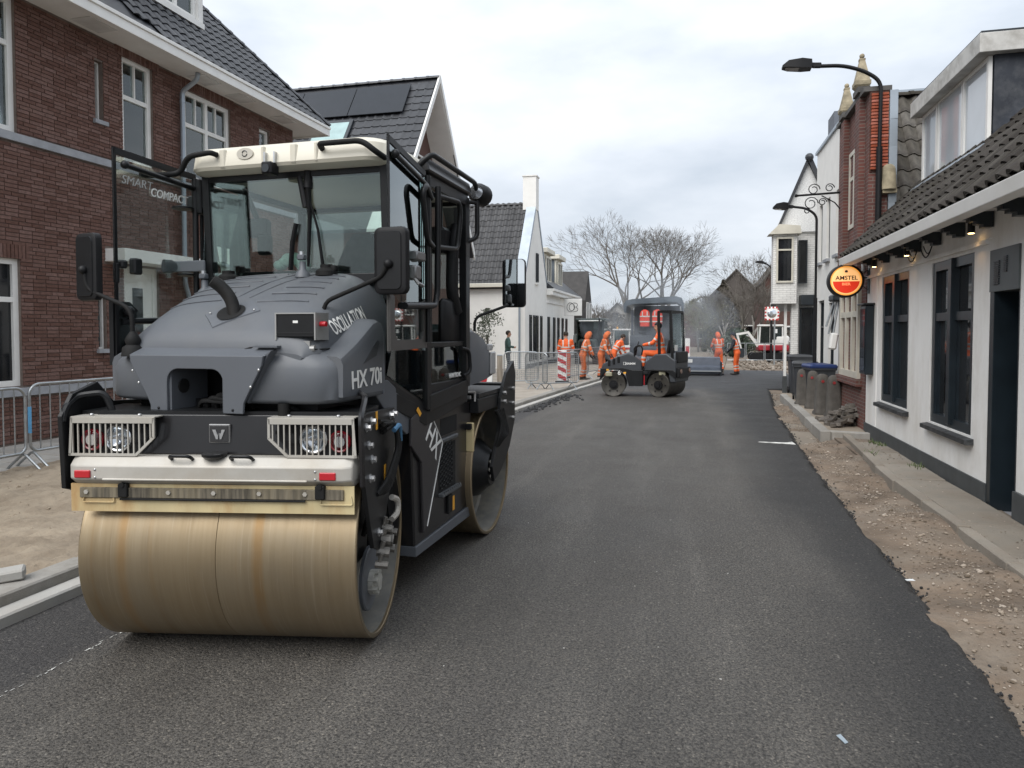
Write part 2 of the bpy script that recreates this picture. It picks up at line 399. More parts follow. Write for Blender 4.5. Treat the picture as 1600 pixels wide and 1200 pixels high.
# crumbs of asphalt along the edge
mb = MB()
for i in range(2600):
    y = 2.2+22*R.random()**1.6; x = edge_r(y)+R.gauss(.015, .022)+(abs(R.gauss(0, .06)) if R.random() < .2 else 0); r = R.uniform(.004, .013)
    mb.sphere((x, y, -.065+r*.6), r, 5, 3, sc=(1, R.uniform(.7, 1.4), .7), rot=(R.random(), R.random(), 3*R.random()))
mb.build('asphalt_crumbs', mat('asphalt_crumb', (.02, .02, .021), .7), smooth=0, kind='stuff')
# the road beyond the paver, still unpaved
mb = MB(); mb.quad((-7, 34.4, -.08), (9, 34.4, -.08), (14, 120, -.08), (-6, 120, -.08)); mb.build('unpaved_road', mat('unpaved', (.2, .17, .135), .95, var=.25, vs=.8, det=8, bump=1, bs=9), kind='structure')

def heights(n, seed, amp, ox=0., oy=0.):
    r = np.random.RandomState(seed); k = []
    for i in range(n):
        f = 2**r.uniform(-1, 3.2); k.append((f*math.cos(r.uniform(0, 6.28)), f*math.sin(r.uniform(0, 6.28)), r.uniform(0, 6.28), amp/(f**.8)))
    return lambda x, y: sum(a*math.sin(fx*x+fy*y+p) for fx, fy, p, a in k)
def sheet(name, m, xl, xr, y0, y1, nx, ny, zf, **k):
    mb = MB(); vs = []; fs = []
    for j in range(ny+1):
        y = y0+(y1-y0)*j/ny
        for i in range(nx+1):
            a, b = xl(y), xr(y); x = a+(b-a)*i/nx; vs.append((x, y, zf(x, y, i/nx)))
    for j in range(ny):
        for i in range(nx): a = j*(nx+1)+i; fs.append((a, a+1, a+nx+2, a+nx+1))
    mb.add(vs, fs); return mb.build(name, m, smooth=80, **k)
def sand_z(x, y, t): return .05+max(-.06, min(.055, hS(x*1.3, y*1.3)))*(1-t**4)+.075*t**4
hE = heights(16, 3, .017); hS = heights(22, 5, .026)
sheet('earth_strip', m_earth, lambda y: edge_r(y)-.05, lambda y: 2.40 if y < 9 else (2.40+.045*(y-9) if y < 14 else 4.6), -3, 23.3, 26, 420, lambda x, y, t: -.075+hE(x*2.2, y*2.2)+R.uniform(-.004, .004)+.03*t, kind='structure')
sheet('far_earth', m_earth, lambda y: 1.6, lambda y: 11, 23.25, 60, 22, 60, lambda x, y, t: -.05+hE(x, y)-(.06 if x < 5 and y < 34.5 else 0), kind='structure')
sheet('sand_strip', m_sand, lambda y: -8.05, lambda y: edge_l(y)-.34, -2, 16, 90, 240, lambda x, y, t: sand_z(x, y, t)+R.gauss(0, .011), kind='structure')
# stones in the earth
m_peb = mat('pebble', (.25, .205, .16), .9, var=.3, vs=4, rnd=.5)
peb = []
mb = MB()
for i in range(5200):
    y = 2.6+17*R.random()**1.7; t = R.random(); t = t if R.random() < .5 else abs(R.gauss(.55, .16))
    if t > 1: continue
    x = edge_r(y)+.05+t*(2.36-edge_r(y)-.05); r = R.uniform(.003, .009) if R.random() < .94 else R.uniform(.011, .019)
    mb.sphere((x, y, -.07+hE(x*2.2, y*2.2)+.03*t+r*.35), r, 5, 3, sc=(R.uniform(.7, 1.5), R.uniform(.7, 1.5), R.uniform(.4, .8)), rot=(R.uniform(-.4, .4), R.uniform(-.4, .4), 3*R.random()))
mb.build('gravel', m_peb, smooth=0, kind='stuff')
mb = MB()
for i in range(900):
    y = 3.2+11*R.random(); x = -8+R.random()*3.4; r = R.uniform(.006, .02)
    mb.sphere((x, y, sand_z(x, y, 0)+r*.3), r, 5, 3, sc=(R.uniform(.7, 1.4), R.uniform(.7, 1.4), .7), rot=(R.random(), R.random(), 3*R.random()))
mb.build('sand_lumps', mat('sand_lump', (.30, .245, .18), .95, rnd=.12), smooth=0, kind='stuff')
# litter on road
def flat(name, pts, z, m, label, cat, th=.002):
    mb = MB(); mb.prism(pts, (z, z+th)); return mb.build(name, m, smooth=0, label=label, cat=cat)
m_paper = mat('paper', (.6, .62, .63), .7)
mb = MB()
for k in range(36):
    x = R.gauss(-.6, .9); y = R.uniform(2.6, 11); r = R.uniform(.002, .008); a = R.uniform(0, 3); mb.add([(x+r*q*math.cos(a+b), y+1.6*r*q*math.sin(a+b), .0035) for b, q in ((0, 1), (1.2, .6), (2.3, 1.1), (3.6, .5), (4.9, .9))], [(0, 1, 2, 3, 4)])
mb.build('lime_flecks', mat('lime', (.42, .41, .38), .9), smooth=0, kind='stuff')
flat('paper_scrap', [(.655, 3.33), (.675, 3.345), (.695, 3.285), (.68, 3.27), (.668, 3.30)], .003, mat('grey_paper', (.27, .32, .36), .6), 'small grey scrap of paper lying on the asphalt', 'scrap')
flat('white_chip', [(1.545, 5.60), (1.60, 5.62), (1.61, 5.585), (1.55, 5.57)], -.001, m_paper, 'white chip on the black road edge beside the earth strip', 'scrap')
flat('chalk_mark', [(1.12, 12.02), (1.68, 11.9), (1.66, 12.2), (1.58, 12.1), (1.15, 12.07)], .003, mat('chalk', (.55, .55, .52), .9, var=.5, vs=9), 'pale dashed chalk arrow drawn across the asphalt', 'road mark', .001)
# white marking line scratched in the foreground
mb = MB(); a, b = Vector((-3.27, 2.3, .004)), Vector((-3.275, 3.75, .004))
for k in range(90):
    f = R.random(); l = R.uniform(.005, .04); p = a.lerp(b, f)+Vector((R.gauss(0, .007), 0, 0)); w = R.uniform(.001, .0035)
    if R.random() < .25+.75*abs(math.sin(f*9)): mb.add([p+Vector((-w, 0, 0)), p+Vector((w, l*.2, 0)), p+Vector((w*.7, l, 0)), p+Vector((-w, l*.8, 0))], [(0, 1, 2, 3)])
mb.build('chalk_line', MATS['chalk'], smooth=0, kind='stuff', label='thin broken chalk line on the asphalt in front of the big drum', cat='road mark')

# kerbs (stones as parts)
def chamfer_mesh(name, d, m, ch=.012): return MB().cbox((0, 0, 0), d, ch).mesh(name, m, 30)
kerb = tag(empty('kerb'), kind='structure')
km = chamfer_mesh('kerb_stone', (.20, .985, .24), m_conc); gm = chamfer_mesh('gutter_stone', (.15, .985, .18), m_conc_l)
y = 1.2; i = 0
while y < 33:
    x = edge_l(y+.5); sl_ = math.atan2(edge_l(y+1)-edge_l(y), 1)
    o = link(bpy.data.objects.new('gutter_stone', gm)); place(o, kerb, (x-.09, y+.5, -.018+R.uniform(-.003, .003)), (0, 0, -sl_+R.uniform(-.004, .004)))
    o = link(bpy.data.objects.new('kerb_stone', km)); place(o, kerb, (x-.268, y+.5, .03+R.uniform(-.004, .004)), (0, 0, -sl_+R.uniform(-.004, .004)))
    y += 1.0
# a loose kerb block lying on the sand at the left edge
o = MB().cbox((-4.42, 3.62, .185), (.34, .12, .07), .012, (.08, -.06, .75)).build('kerb_block', m_conc_l, label='loose pale concrete block lying tilted on the sand by the kerb', cat='block')
# pavement by the left house and further on
m_pave = mat('paving_tile', (.34, .325, .30), .85, var=.12, vs=5, rnd=.12, bump=.2, bs=90, dirt=(.26, .22, .17), dfac=.5)
pv = tag(empty('pavement'), kind='structure')
MB().b2((-10.3, -2, -.05), (-8.02, 34, .075)).build('paving_bed', m_sand, pv)
tm = chamfer_mesh('paving_tile', (.295, .295, .05), m_pave, .006)
for iy in range(22):
    for ix in range(6):
        o = link(bpy.data.objects.new('paving_tile', tm)); place(o, pv, (-8.18-.3*ix, 6.2+.3*iy, .066+R.uniform(-.003, .003)), (R.uniform(-.01, .01), R.uniform(-.01, .01), 0))
MB().b2((-10.3, -2, 0), (-8.03, 6.05, .09)).build('paving_sheet', m_pave, pv)
# far left pavement (sandy, beyond the rollers)
sheet('far_pavement', mat('sandy_pavement', (.36, .32, .27), .9, var=.15, vs=2, det=8, dirt=(.25, .2, .15), dfac=.6), lambda y: -10.2, lambda y: edge_l(y)-.34, 12.8, 60, 20, 60, lambda x, y, t: .1+.3*hS(x, y), kind='structure')
# heap of loose asphalt against the far kerb
mb = MB()
for k in range(160):
    t = R.random(); y = 15.2+4.5*t; x = edge_l(y)+.02+abs(R.gauss(.15, .16)); r = R.uniform(.012, .04)
    mb.sphere((x, y, r*.4), r, 6, 4, sc=(1.3, 1.3, .8), rot=(R.random(), R.random(), R.random()))
mb.build('loose_asphalt', MATS['asphalt_crumb'], smooth=0, kind='stuff')

# kerb and slabs along the cafe
kr = tag(empty('footway'), kind='structure')
sb = chamfer_mesh('footway_slab', (.49, .99, .06), mat('dirty_slab', (.23, .205, .17), .92, var=.22, vs=3, dirt=(.15, .12, .09), dfac=.9, dscale=1.6, bump=.6, bs=60, rnd=.12), .008); sk = chamfer_mesh('edging_stone', (.11, .99, .22), MATS['dirty_slab'], .01)
def kx(y): return 2.40 if y < 9.3 else 2.40+.062*(y-9.3)
for k in range(11):
    y = 2.0+k*1.0+.5
    if y > 12.9: break
    s_ = math.atan2(kx(y+.5)-kx(y-.5), 1)
    place(link(bpy.data.objects.new('edging_stone', sk)), kr, (kx(y), y, -.045+R.uniform(-.006, .006)), (R.uniform(-.01, .01), R.uniform(-.03, .03), -s_))
    if y < 12.2: place(link(bpy.data.objects.new('footway_slab', sb)), kr, (kx(y)+.32+R.uniform(-.01, .01), y+.2, .012+R.uniform(-.012, .012)), (R.uniform(-.015, .015), R.uniform(-.02, .02), -s_*.7+R.uniform(-.012, .012)))
MB().b2((2.44, -2, -.1), (3.1, 13, -.012)).build('footway_bed', m_earth, kr)
mb = MB()
for k in range(420):
    y = R.uniform(4.5, 12.6); x = kx(y)+R.uniform(-.02, .56)**1.0; r = R.uniform(.003, .011); mb.sphere((x, y, .045+r*.3), r, 5, 3, sc=(R.uniform(.7, 1.5), 1, .6), rot=(0, 0, 3*R.random()))
mb.build('footway_grit', m_peb, smooth=0, kind='stuff')
# raised platform with kerb where the bollards stand
pf = tag(empty('bollard_platform'), kind='structure')
MB().prism([(2.32, 13.0), (3.3, 13.3), (3.3, 21), (2.56, 21)], (-.1, .075)).build('platform_bed', mat('platform_earth', (.24, .2, .155), .95, var=.2, bump=.8, bs=30), pf)
pm = chamfer_mesh('platform_kerb_stone', (.17, 1.05, .2), m_conc, .012)
for k in range(7):
    y = 13.45+k*1.07; place(link(bpy.data.objects.new('platform_kerb_stone', pm)), pf, (2.30+.032*(y-13), y, .0), (0, R.uniform(-.02, .02), -.033+R.uniform(-.01, .01)))
place(link(bpy.data.objects.new('platform_kerb_stone', pm)), pf, (2.80, 12.98, -.01), (0, 0, -PI/2-.17))
# tufts of weeds at the cafe wall foot
mb = MB(); g = [(2.88, 12.0), (2.9, 11.85), (2.86, 12.15), (2.86, 10.1), (2.9, 10.0), (2.55, 11.0)]
for cx, cy in g:
    for k in range(26):
        a = R.uniform(0, 6.28); l = R.uniform(.05, .13); p = Vector((cx+R.gauss(0, .04), cy+R.gauss(0, .06), .03)); d = Vector((math.cos(a)*.6, math.sin(a)*.6, .7))*l; w = Vector((-math.sin(a), math.cos(a), 0))*.008
        mb.add([p-w, p+w, p+d], [(0, 1, 2)])
mb.build('weeds', mat('weed', (.09, .13, .04), .8, rnd=.3), smooth=0, kind='stuff')

# ---------------------------------------------------------------- facade kit
CAMP = Vector((0, 0, 1.8))
def wall_cells(F, u0, u1, z0, z1, holes, th, n0=0.0):
    """a wall slab with openings; outer face at n0, th deep"""
    us = sorted({u0, u1, *[h[0] for h in holes], *[h[1] for h in holes]}); us = [u for u in us if u0 <= u <= u1]
    zs = sorted({z0, z1, *[h[2] for h in holes], *[h[3] for h in holes]}); zs = [z for z in zs if z0 <= z <= z1]
    mb = MB(F)
    for a, b in zip(us, us[1:]):
        run = None
        for c, d in zip(zs, zs[1:]):
            m, k = (a+b)/2, (c+d)/2
            if any(h[0] < m < h[1] and h[2] < k < h[3] for h in holes):
                if run: mb.b2((a, n0-th, run[0]), (b, n0, run[1])); run = None
            else: run = (run[0], d) if run else (c, d)
        if run: mb.b2((a, n0-th, run[0]), (b, n0, run[1]))
    return mb
def scatter_pieces(name, mesh, poss, parent, limit=300, kind_mesh=None):
    """poss: list of world matrices; the nearest become parts of their own, the rest one part"""
    inv = WM[parent].inverted()
    poss = sorted(poss, key=lambda M: (M.translation-CAMP).length)
    for M in poss[:limit]:
        o = link(bpy.data.objects.new(name, mesh)); o.parent = parent; o.matrix_basis = inv @ M
    rest = poss[limit:]
    if rest:
        bv = np.array([v.co[:] for v in mesh.vertices]); bf = [list(p.vertices) for p in mesh.polygons]; nv = len(bv)
        allv = []; allf = []
        for k, M in enumerate(rest):
            A = np.array(inv @ M); allv.append(bv @ A[:3, :3].T+A[:3, 3]); allf += [[i+k*nv for i in f] for f in bf]
        me = bpy.data.meshes.new(name); me.from_pydata(np.concatenate(allv).tolist(), [], allf)
        for m in mesh.materials: me.materials.append(m)
        sm = mesh.polygons[0].use_smooth
        if sm: me.polygons.foreach_set('use_smooth', [True]*len(me.polygons)); me.set_sharp_from_angle(angle=rad(35))
        o = link(bpy.data.objects.new(name, me)); o.parent = parent; o['kind'] = 'stuff'
def window(house, F, u0, u1, z0, z1, m=None, fw=.06, mull=(), trans=(), rec=.07, pane=None, sub=0, curtain=None, sill=None, name='window', panes=True, dep=.07):
    m = m or m_white; pane = pane or m_pane
    mb = MB(F); n0, n1 = -rec-dep, -rec
    mb.b2((u0, n0, z0), (u0+fw, n1, z1)); mb.b2((u1-fw, n0, z0), (u1, n1, z1)); mb.b2((u0+fw, n0, z0), (u1-fw, n1, z0+fw)); mb.b2((u0+fw, n0, z1-fw), (u1-fw, n1, z1))
    us = [u0+fw]+[u0+(u1-u0)*k for k in mull]+[u1-fw]; zs = [z0+fw]+[z0+(z1-z0)*k for k in trans]+[z1-fw]
    for k in us[1:-1]: mb.b2((k-fw*.45, n0, z0+fw), (k+fw*.45, n1-.004, z1-fw))
    for k in zs[1:-1]:
        for a, b in zip(us, us[1:]): mb.b2((a, n0, k-fw*.45), (b, n1-.007, k+fw*.45))
    w = mb.build(name, m, house, 0, True)
    for i, (a, b) in enumerate(zip(us, us[1:])):
        for j, (c, d) in enumerate(zip(zs, zs[1:])):
            if sub and j == len(zs)-2:
                mk = MB(F); k = (a+b)/2; mk.b2((k-.014, n0+.01, c), (k+.014, n1-.012, d)); mk.build('glazing_bar', m, w, 0, True)
            MB(F).b2((a, n0+.012, c), (b, n0+.022, d)).build('pane', pane, w, 0, True)
    if curtain:
        mk = MB(F); n = max(8, int((u1-u0)/.035)); pr = []
        for i in range(n+1): pr.append((u0+fw+(u1-u0-2*fw)*i/n, n0-.06+.022*math.sin(i*1.15)+R.uniform(-.006, .006)))
        mk.add([(a, b, z) for a, b in pr for z in (z0+fw, z1-fw)], [(2*i, 2*i+2, 2*i+3, 2*i+1) for i in range(n)]); mk.build('curtain', m_curtain, w, 60, True)
    if sill: MB(F).b2((u0-.05, -rec, z0-.07), (u1+.05, .06, z0-.002)).build('sill', sill, w, 0, True)
    return w
m_pane_clear = glass('window_glass', (.82, .85, .84), 2.2)
def pantile(name, w, l, m, h=.028, flat=False):
    mb = MB(); n = 7; P = []
    for i in range(n+1):
        t = i/n; x = -w*.54+w*1.08*t
        z = h*(math.sin(PI*min(1, t/.62)))*(1 if t < .62 else 0)-h*.35*(math.sin(PI*(t-.62)/.38) if t > .62 else 0)
        if flat: z = h*(.9 if t < .16 else (0 if t < .86 else .2))
        P.append((x, z))
    vs = [(x, l*1.02, z+.0) for x, z in P]+[(x, -.02, z+.024) for x, z in P]+[(x, -.016, z-.004) for x, z in P]
    k = n+1; fs = [(i, i+k, i+k+1, i+1) for i in range(n)]+[(i+k, i+2*k, i+2*k+1, i+k+1) for i in range(n)]
    mb.add(vs, fs); return mb.mesh(name, m, 50)
def basis(e, up, o):
    e, up = Vector(e).normalized(), Vector(up).normalized(); n = e.cross(up).normalized()
    return Matrix(((e.x, up.x, n.x, o[0]), (e.y, up.y, n.y, o[1]), (e.z, up.z, n.z, o[2]), (0, 0, 0, 1)))
def tiled(roof, mesh, o, e, up, wu, lv, nu, nv, keep=None, jit=.004, limit=300):
    B = basis(e, up, o); ps = []
    for j in range(nv):
        for i in range(nu):
            u, v = (i+.5)*wu, j*lv
            if keep and not keep(u, v): continue
            ps.append(B @ Matrix.Translation((u+R.uniform(-jit, jit), v+R.uniform(-jit, jit), R.uniform(0, jit))) @ Matrix.Rotation(R.uniform(-jit, jit)*2, 4, 'Z'))
    scatter_pieces('tile', mesh, ps, roof, limit)
def ridge(roof, a, b, m, r=.11, l=.36, name='ridge_tile'):
    a, b = Vector(a), Vector(b); n = max(1, int((b-a).length/l)); d = (b-a).normalized(); mb = MB()
    s = d.cross(Vector((0, 0, 1))).normalized(); up = s.cross(d)
    L = (b-a).length/n
    rings = []
    for t, q in ((-.02, 1.12), (.06, 1.12), (.07, 1.0), (L*1.02, .94)):
        rings.append([d*t+s*(r*q*math.cos(x))+up*(r*q*math.sin(x)*.8-.02) for x in [PI*k/6 for k in range(7)]])
    mb.loft(rings, (False, False), False); me = mb.mesh(name, m, 50)
    inv = WM[roof].inverted()
    for i in range(n):
        o = link(bpy.data.objects.new(name, me)); o.parent = roof; o.matrix_basis = inv @ Matrix.Translation(a+d*(L*i))

# ---------------------------------------------------------------- left brick house
th1 = rad(1.2); ud = Vector((math.sin(th1), math.cos(th1), 0)); nd = Vector((math.cos(th1), -math.sin(th1), 0))
L0 = Vector((-9.85, 9.2, 0)); FL = frame(L0, ud, nd)
bh = thing('brick_house', 'long dark red brick house with wide white eaves and white framed windows', 'house', (-9.85, 9.2, 0))
holesL = [(-2.3, -.58, .97, 2.9), (-2.3, -.58, 4.80, 6.80), (.85, 1.03, 5.42, 6.43), (.83, 1.01, 1.5, 2.4), (1.44, 2.17, 4.87, 6.73), (3.01, 4.43, 4.87, 6.65), (5.46, 5.86, 4.87, 6.55), (1.40, 2.25, .1, 2.98)]
wl = wall_cells(FL, -12, 6.87, 0, 6.9, holesL, .32, -.012).build('wall', m_mortar, bh, 0, True)
# bricks
BL, BH_, JT = .205, .050, .011
bm_ = MB(); bm_.cbox((0, 0, 0), (BL, .04, BH_), .004); brick_me = MB().box((0, 0, 0), (BL, .036, BH_)).mesh('brick', m_brick, 0)
half_me = MB().box((0, 0, 0), (BL/2-.005, .036, BH_)).mesh('brick', m_brick, 0); sold_me = MB().box((0, 0, 0), (BH_, .036, BL)).mesh('brick', m_brick, 0)
def brick_positions(F, u0, u1, z0, z1, holes, sold=()):
    full, half, sol = [], [], []
    rz = Matrix.Rotation(0, 4, 'Z'); row = 0; z = z0
    bl = [(a-.02, b+.02, c, d) for a, b, c, d in holes]+[(a, b, c, d) for a, b, c, d in sold]
    while z+BH_ <= z1:
        u = u0+((.0, .108, .054)[row % 3] if row % 2 else 0)-.2
        while u < u1:
            zc = z+BH_/2; segs = []
            a, b = max(u, u0), min(u+BL, u1)
            hit = [h for h in bl if h[2]-.02 < zc < h[3]+.02 and a < h[1] and b > h[0]]
            if b-a > .03:
                if b-a < BL-.001 and not hit: half.append(F @ Matrix.Translation(((a+b)/2, -.012, zc)) @ Matrix.Diagonal(((b-a)/BL, 1, 1, 1)))
                elif not hit: full.append(F @ Matrix.Translation(((a+b)/2+R.uniform(-.002, .002), -.012+R.uniform(-.003, .002), zc)))
                else:
                    h = hit[0]
                    for c, d in ((a, min(b, h[0]+.018)), (max(a, h[1]-.018), b)):
                        if d-c > .025: half.append(F @ Matrix.Translation(((c+d)/2, -.012, zc)) @ Matrix.Diagonal(((d-c)/BL, 1, 1, 1)))
            u += BL+JT
        z += BH_+JT; row += 1
    for a, b, c, d in sold:
        u = a+BH_/2
        while u < b: sol.append(F @ Matrix.Translation((u, -.012+R.uniform(-.002, .002), (c+d)/2))); u += BH_+JT
    return full, half, sol
sold = [(-2.5, -.45, 2.9, 3.11), (1.3, 2.32, 6.73, 6.9), (2.9, 4.55, 6.65, 6.86)]
full, half, sol = brick_positions(FL, -1.9, 6.84, .12, 6.86, holesL+[(-12, 7, 4.62, 4.80), (-12, 7, .78, .97), (1.0, 3.4, 2.98, 3.25)], sold)
scatter_pieces('brick', brick_me, full, wl, 260); scatter_pieces('brick', brick_me, half, wl, 20); scatter_pieces('brick', sold_me, sol, wl, 20)
mb = MB(FL); mb.b2((-12, -.02, 4.66), (6.9, .05, 4.78)); mb.build('string_course', m_stone, bh, 0, True)
mb = MB(FL); mb.b2((-12, -.02, .82), (6.9, .055, .94)); mb.build('stone_band', m_stone, bh, 0, True)
window(bh, FL, -2.3, -.58, .97, 2.9, fw=.085, mull=(.5,), trans=(.68,), rec=.06, pane=m_pane_dark)
window(bh, FL, -2.3, -.58, 4.80, 6.80, fw=.085, mull=(.5,), trans=(.66,), rec=.06, pane=m_pane_clear, curtain=1)
window(bh, FL, .85, 1.03, 5.42, 6.43, fw=.03, rec=.10, sill=m_stone); window(bh, FL, .83, 1.01, 1.5, 2.4, fw=.03, rec=.08, sill=m_stone, pane=m_pane)
# second upper window: upper light, tilted lower sash
w = window(bh, FL, 1.44, 2.17, 4.87, 6.73, fw=.085, trans=(.62,), sub=1, rec=.06, pane=m_pane_clear, curtain=1)
mb = MB(FL); 
for a, b, c, d in ((1.50, 1.56, 4.95, 5.97), (2.05, 2.11, 4.95, 5.97), (1.50, 2.11, 4.93, 4.99), (1.50, 2.11, 5.93, 5.99)):
    mb.prism([(a, c), (b, c), (b, d), (a, d)], (0, .045), lambda x, z, h: (x, -.17+h+(-.16)*(z-4.93), z))
mb.build('tilted_sash', m_white, w, 0, True)
window(bh, FL, 3.01, 4.43, 4.87, 6.65, fw=.09, mull=(.5,), trans=(.62,), sub=1, rec=.06, pane=m_pane_clear, curtain=1)
window(bh, FL, 5.46, 5.86, 4.87, 6.55, fw=.06, trans=(.6,), rec=.06, pane=m_pane_clear, curtain=1)
MB(FL).b2((-12, -.7, .0), (6.8, -.66, 6.8)).build('room_darkness', mat('room', (.10, .10, .095), .9), bh, 0, True)
# door under a canopy
d = MB(FL); d.b2((1.40, -.16, .1), (1.50, -.06, 2.98)); d.b2((2.15, -.16, .1), (2.25, -.06, 2.98)); d.b2((1.5, -.16, 2.88), (2.15, -.06, 2.98)); d.b2((1.5, -.14, .1), (2.15, -.09, 2.88))
d = d.build('door', m_white, bh, 0, True); MB(FL).b2((1.68, -.09, 1.3), (1.92, -.078, 2.6)).build('pane', m_pane_dark, d, 0, True)
MB(FL).b2((1.0, -.02, 3.02), (3.38, .42, 3.24)).build('canopy', m_white, bh, 0, True, bevel=.01)
# eaves
mb = MB(FL); mb.b2((-12, -.1, 6.86), (6.87, .66, 6.90)); mb.b2((6.87, -8.0, 6.86), (7.42, .66, 6.90)); mb.build('soffit', m_white, bh, 0, True)
mb = MB(FL); mb.b2((-12, .66, 6.82), (7.46, .70, 6.985)); mb.b2((7.42, -8, 6.82), (7.46, .66, 6.985)); mb.b2((-12, .60, 6.985), (7.47, .73, 7.05)); mb.b2((7.40, -8, 6.985), (7.49, .6, 7.05)); mb.build('fascia', m_white, bh, 0, True, bevel=.008)
for uu in (.3, 2.95, 4.1, 5.7): MB(FL).b2((uu, .1, 6.848), (uu+.55, .5, 6.857)).build('soffit_panel', mat('white_gloss', (.7, .7, .68), .15), bh, 0, True)
# downpipe
mb = MB(); P = lambda u, n, z: tuple(FL @ Vector((u, n, z)))
mb.tube([P(2.86, .45, 6.86), P(2.86, .42, 6.72), P(2.84, .09, 6.52), P(2.84, .09, 3.26)], .045, 10, .08); mb.tube([P(2.84, .09, 3.02), P(2.84, .09, 2.75), P(2.95, .09, 2.5), P(2.95, .09, .1)], .045, 10, .1)
for z in (6.3, 5.2, 4.2): mb.cyl(P(2.84, .09, z), P(2.84, .09, z+.05), .052, n=10)
mb.build('downpipe', m_zinc, bh, world=True)
# roof
pt = rad(48); rf = empty('roof', (0, 0, 0), 0, bh)
upL = (-nd*math.cos(pt)+Vector((0, 0, math.sin(pt)))); eo = L0+nd*.68+ud*(-3.0)+Vector((0, 0, 7.05))
lam = 8.0
mb = MB(); a = eo-Vector((0, 0, .03)); b = a+ud*(7.46+3.0); c_ = a+upL*lam; dd_ = b+upL*lam-ud*(lam*math.cos(pt)*1.0)
mb.add([a-ud*8, b, dd_, c_-ud*8, b-nd*9, ], [(0, 1, 2, 3), (1, 4, 2)]); mb.build('underlay', m_tile_anth, rf, 0, True)
tiled(rf, pantile('tile', .235, .335, m_tile_anth, .034), eo, ud, upL, .235, .335, 45, 20, lambda u, v: u < 10.46-v*math.cos(pt)-.05 and u > 10.2-v*1.35-5.5 and not (4.9 < u < 7.0 and v > 1.35))
ridge(rf, b+Vector((0, 0, .07)), dd_+Vector((0, 0, .07)), m_tile_anth, .09, .33)
# dormer in the roof
dm = MB(FL); x0, x1 = 1.95, 3.99
dm.b2((x0, -2.2, 8.2), (x0+.14, -.32, 10)); dm.b2((x1-.14, -2.2, 8.2), (x1, -.32, 10)); dm.b2((x0, -.48, 8.22), (x1, -.28, 8.34)); dm.b2((x0+.14, -2.2, 8.3), (x1-.14, -2.1, 10)); dm.b2((x0-.1, -2.2, 9.9), (x1+.1, -.2, 10.15)); 
dm = dm.build('dormer', m_white, bh, 0, True); window(dm, FL, x0+.14, x1-.14, 8.34, 9.9, fw=.10, mull=(.33, .66), trans=(.62,), rec=.38, pane=m_pane_clear, curtain=1, name='dormer_window')
# rear volume
MB(FL).b2((-12, -9, 0), (6.8, -.75, 6.8)).build('rear_wall', m_brick, bh, 0, True)

# ---------------------------------------------------------------- second house (solar panels), ridge across the street
def gable_house(name, label, X, Yc, half, ze, zr, depth, wallm, tilem, tw, tl, verge=None, oh=.15, rec=0.):
    """ridge along X; gable wall faces the street at x=X; returns root, roof and the slope facing the camera"""
    h = thing(name, label, 'house', (X, Yc, 0))
    body = [(-half, 0), (half, 0), (half, ze), (0, zr-.12), (-half, ze)]
    w = MB().prism(body, (-depth, -rec), lambda a, b, t: (X+t, Yc+a, b)).build('wall', wallm, h, 0, True)
    rf = empty('roof', (0, 0, 0), 0, h)
    pit = math.atan2(zr-ze, half); ln = math.hypot(zr-ze, half)+.25
    up = Vector((0, math.cos(pit), math.sin(pit))); o = Vector((X-depth, Yc-half-.25*math.cos(pit), ze-.25*math.sin(pit)))
    mb = MB()
    for s in (-1, 1):
        e0 = Vector((0, s*(half+.25*math.cos(pit)), ze-.25*math.sin(pit)+.01)); r0 = Vector((0, 0, zr+.01))
        q = [(X-depth, Yc+e0.y, e0.z), (X+oh, Yc+e0.y, e0.z), (X+oh, Yc, r0.z), (X-depth, Yc, r0.z)]
        mb.add(q+[(a, b, c-.1) for a, b, c in q], [(0, 1, 2, 3), (4, 7, 6, 5), (0, 4, 5, 1), (1, 5, 6, 2), (2, 6, 7, 3), (3, 7, 4, 0)])
    mb.build('underlay', tilem, rf, 0, True)
    return h, rf, o+Vector((0, 0, .03)), up, ln
X2, Y2 = -8.55, 22.9
h2, rf2, o2, up2, ln2 = gable_house('brick_house', 'brown brick house with dark tiled roof, black solar panels and skylight, white gable edge', X2, Y2, 3.7, 5.0, 10.4, 8.5, mat('brown_brick', (.12, .066, .055), .9, var=.3, vs=40, stretch=(1, 1, 4)), m_tile_anth, .3, .34, oh=.30, rec=.55)
tiled(rf2, pantile('tile', .30, .345, m_tile_anth, .03, True), o2, (1, 0, 0), up2, .30, .345, 29, 19, lambda u, v: v > 1.2)
ridge(rf2, (X2-8.5, Y2, 10.42), (X2+.3, Y2, 10.42), m_tile_anth, .12, .42)
mb = MB()
for s in (-1, 1):
    pts = [(s*3.95, 4.63), (s*3.95, 4.93), (0, 10.52), (0, 10.26)] ; mb.prism(pts, (X2+.27, X2+.33), lambda a, b, t: (t, Y2+a, b))
    mb.prism([(s*3.92, 4.70), (s*3.92, 4.78), (0, 10.31), (0, 10.2)], (X2-.56, X2+.268), lambda a, b, t: (t, Y2+a, b))
mb.build('verge_board', m_white, h2, 0, True)
B2 = basis((1, 0, 0), up2, o2)
m_solar = mat('solar_panel', (.008, .009, .012), .18, var=.2, spec=.6)
for i in range(4):
    o = MB(B2).cbox((.9+2.0*i, 5.72, .10), (1.975, 1.42, .04), .006).build('solar_panel', m_solar, h2, 0, True)
sk_ = MB(B2).cbox((5.5, 4.15, .06), (1.4, 1.35, .10), .01).build('skylight', m_dark, h2, 0, True); MB(B2).cbox((5.5, 4.12, .115), (1.18, 1.12, .012), .003).build('pane', mat('sky_pane', (.35, .48, .47), .05, spec=.8), sk_, 0, True)
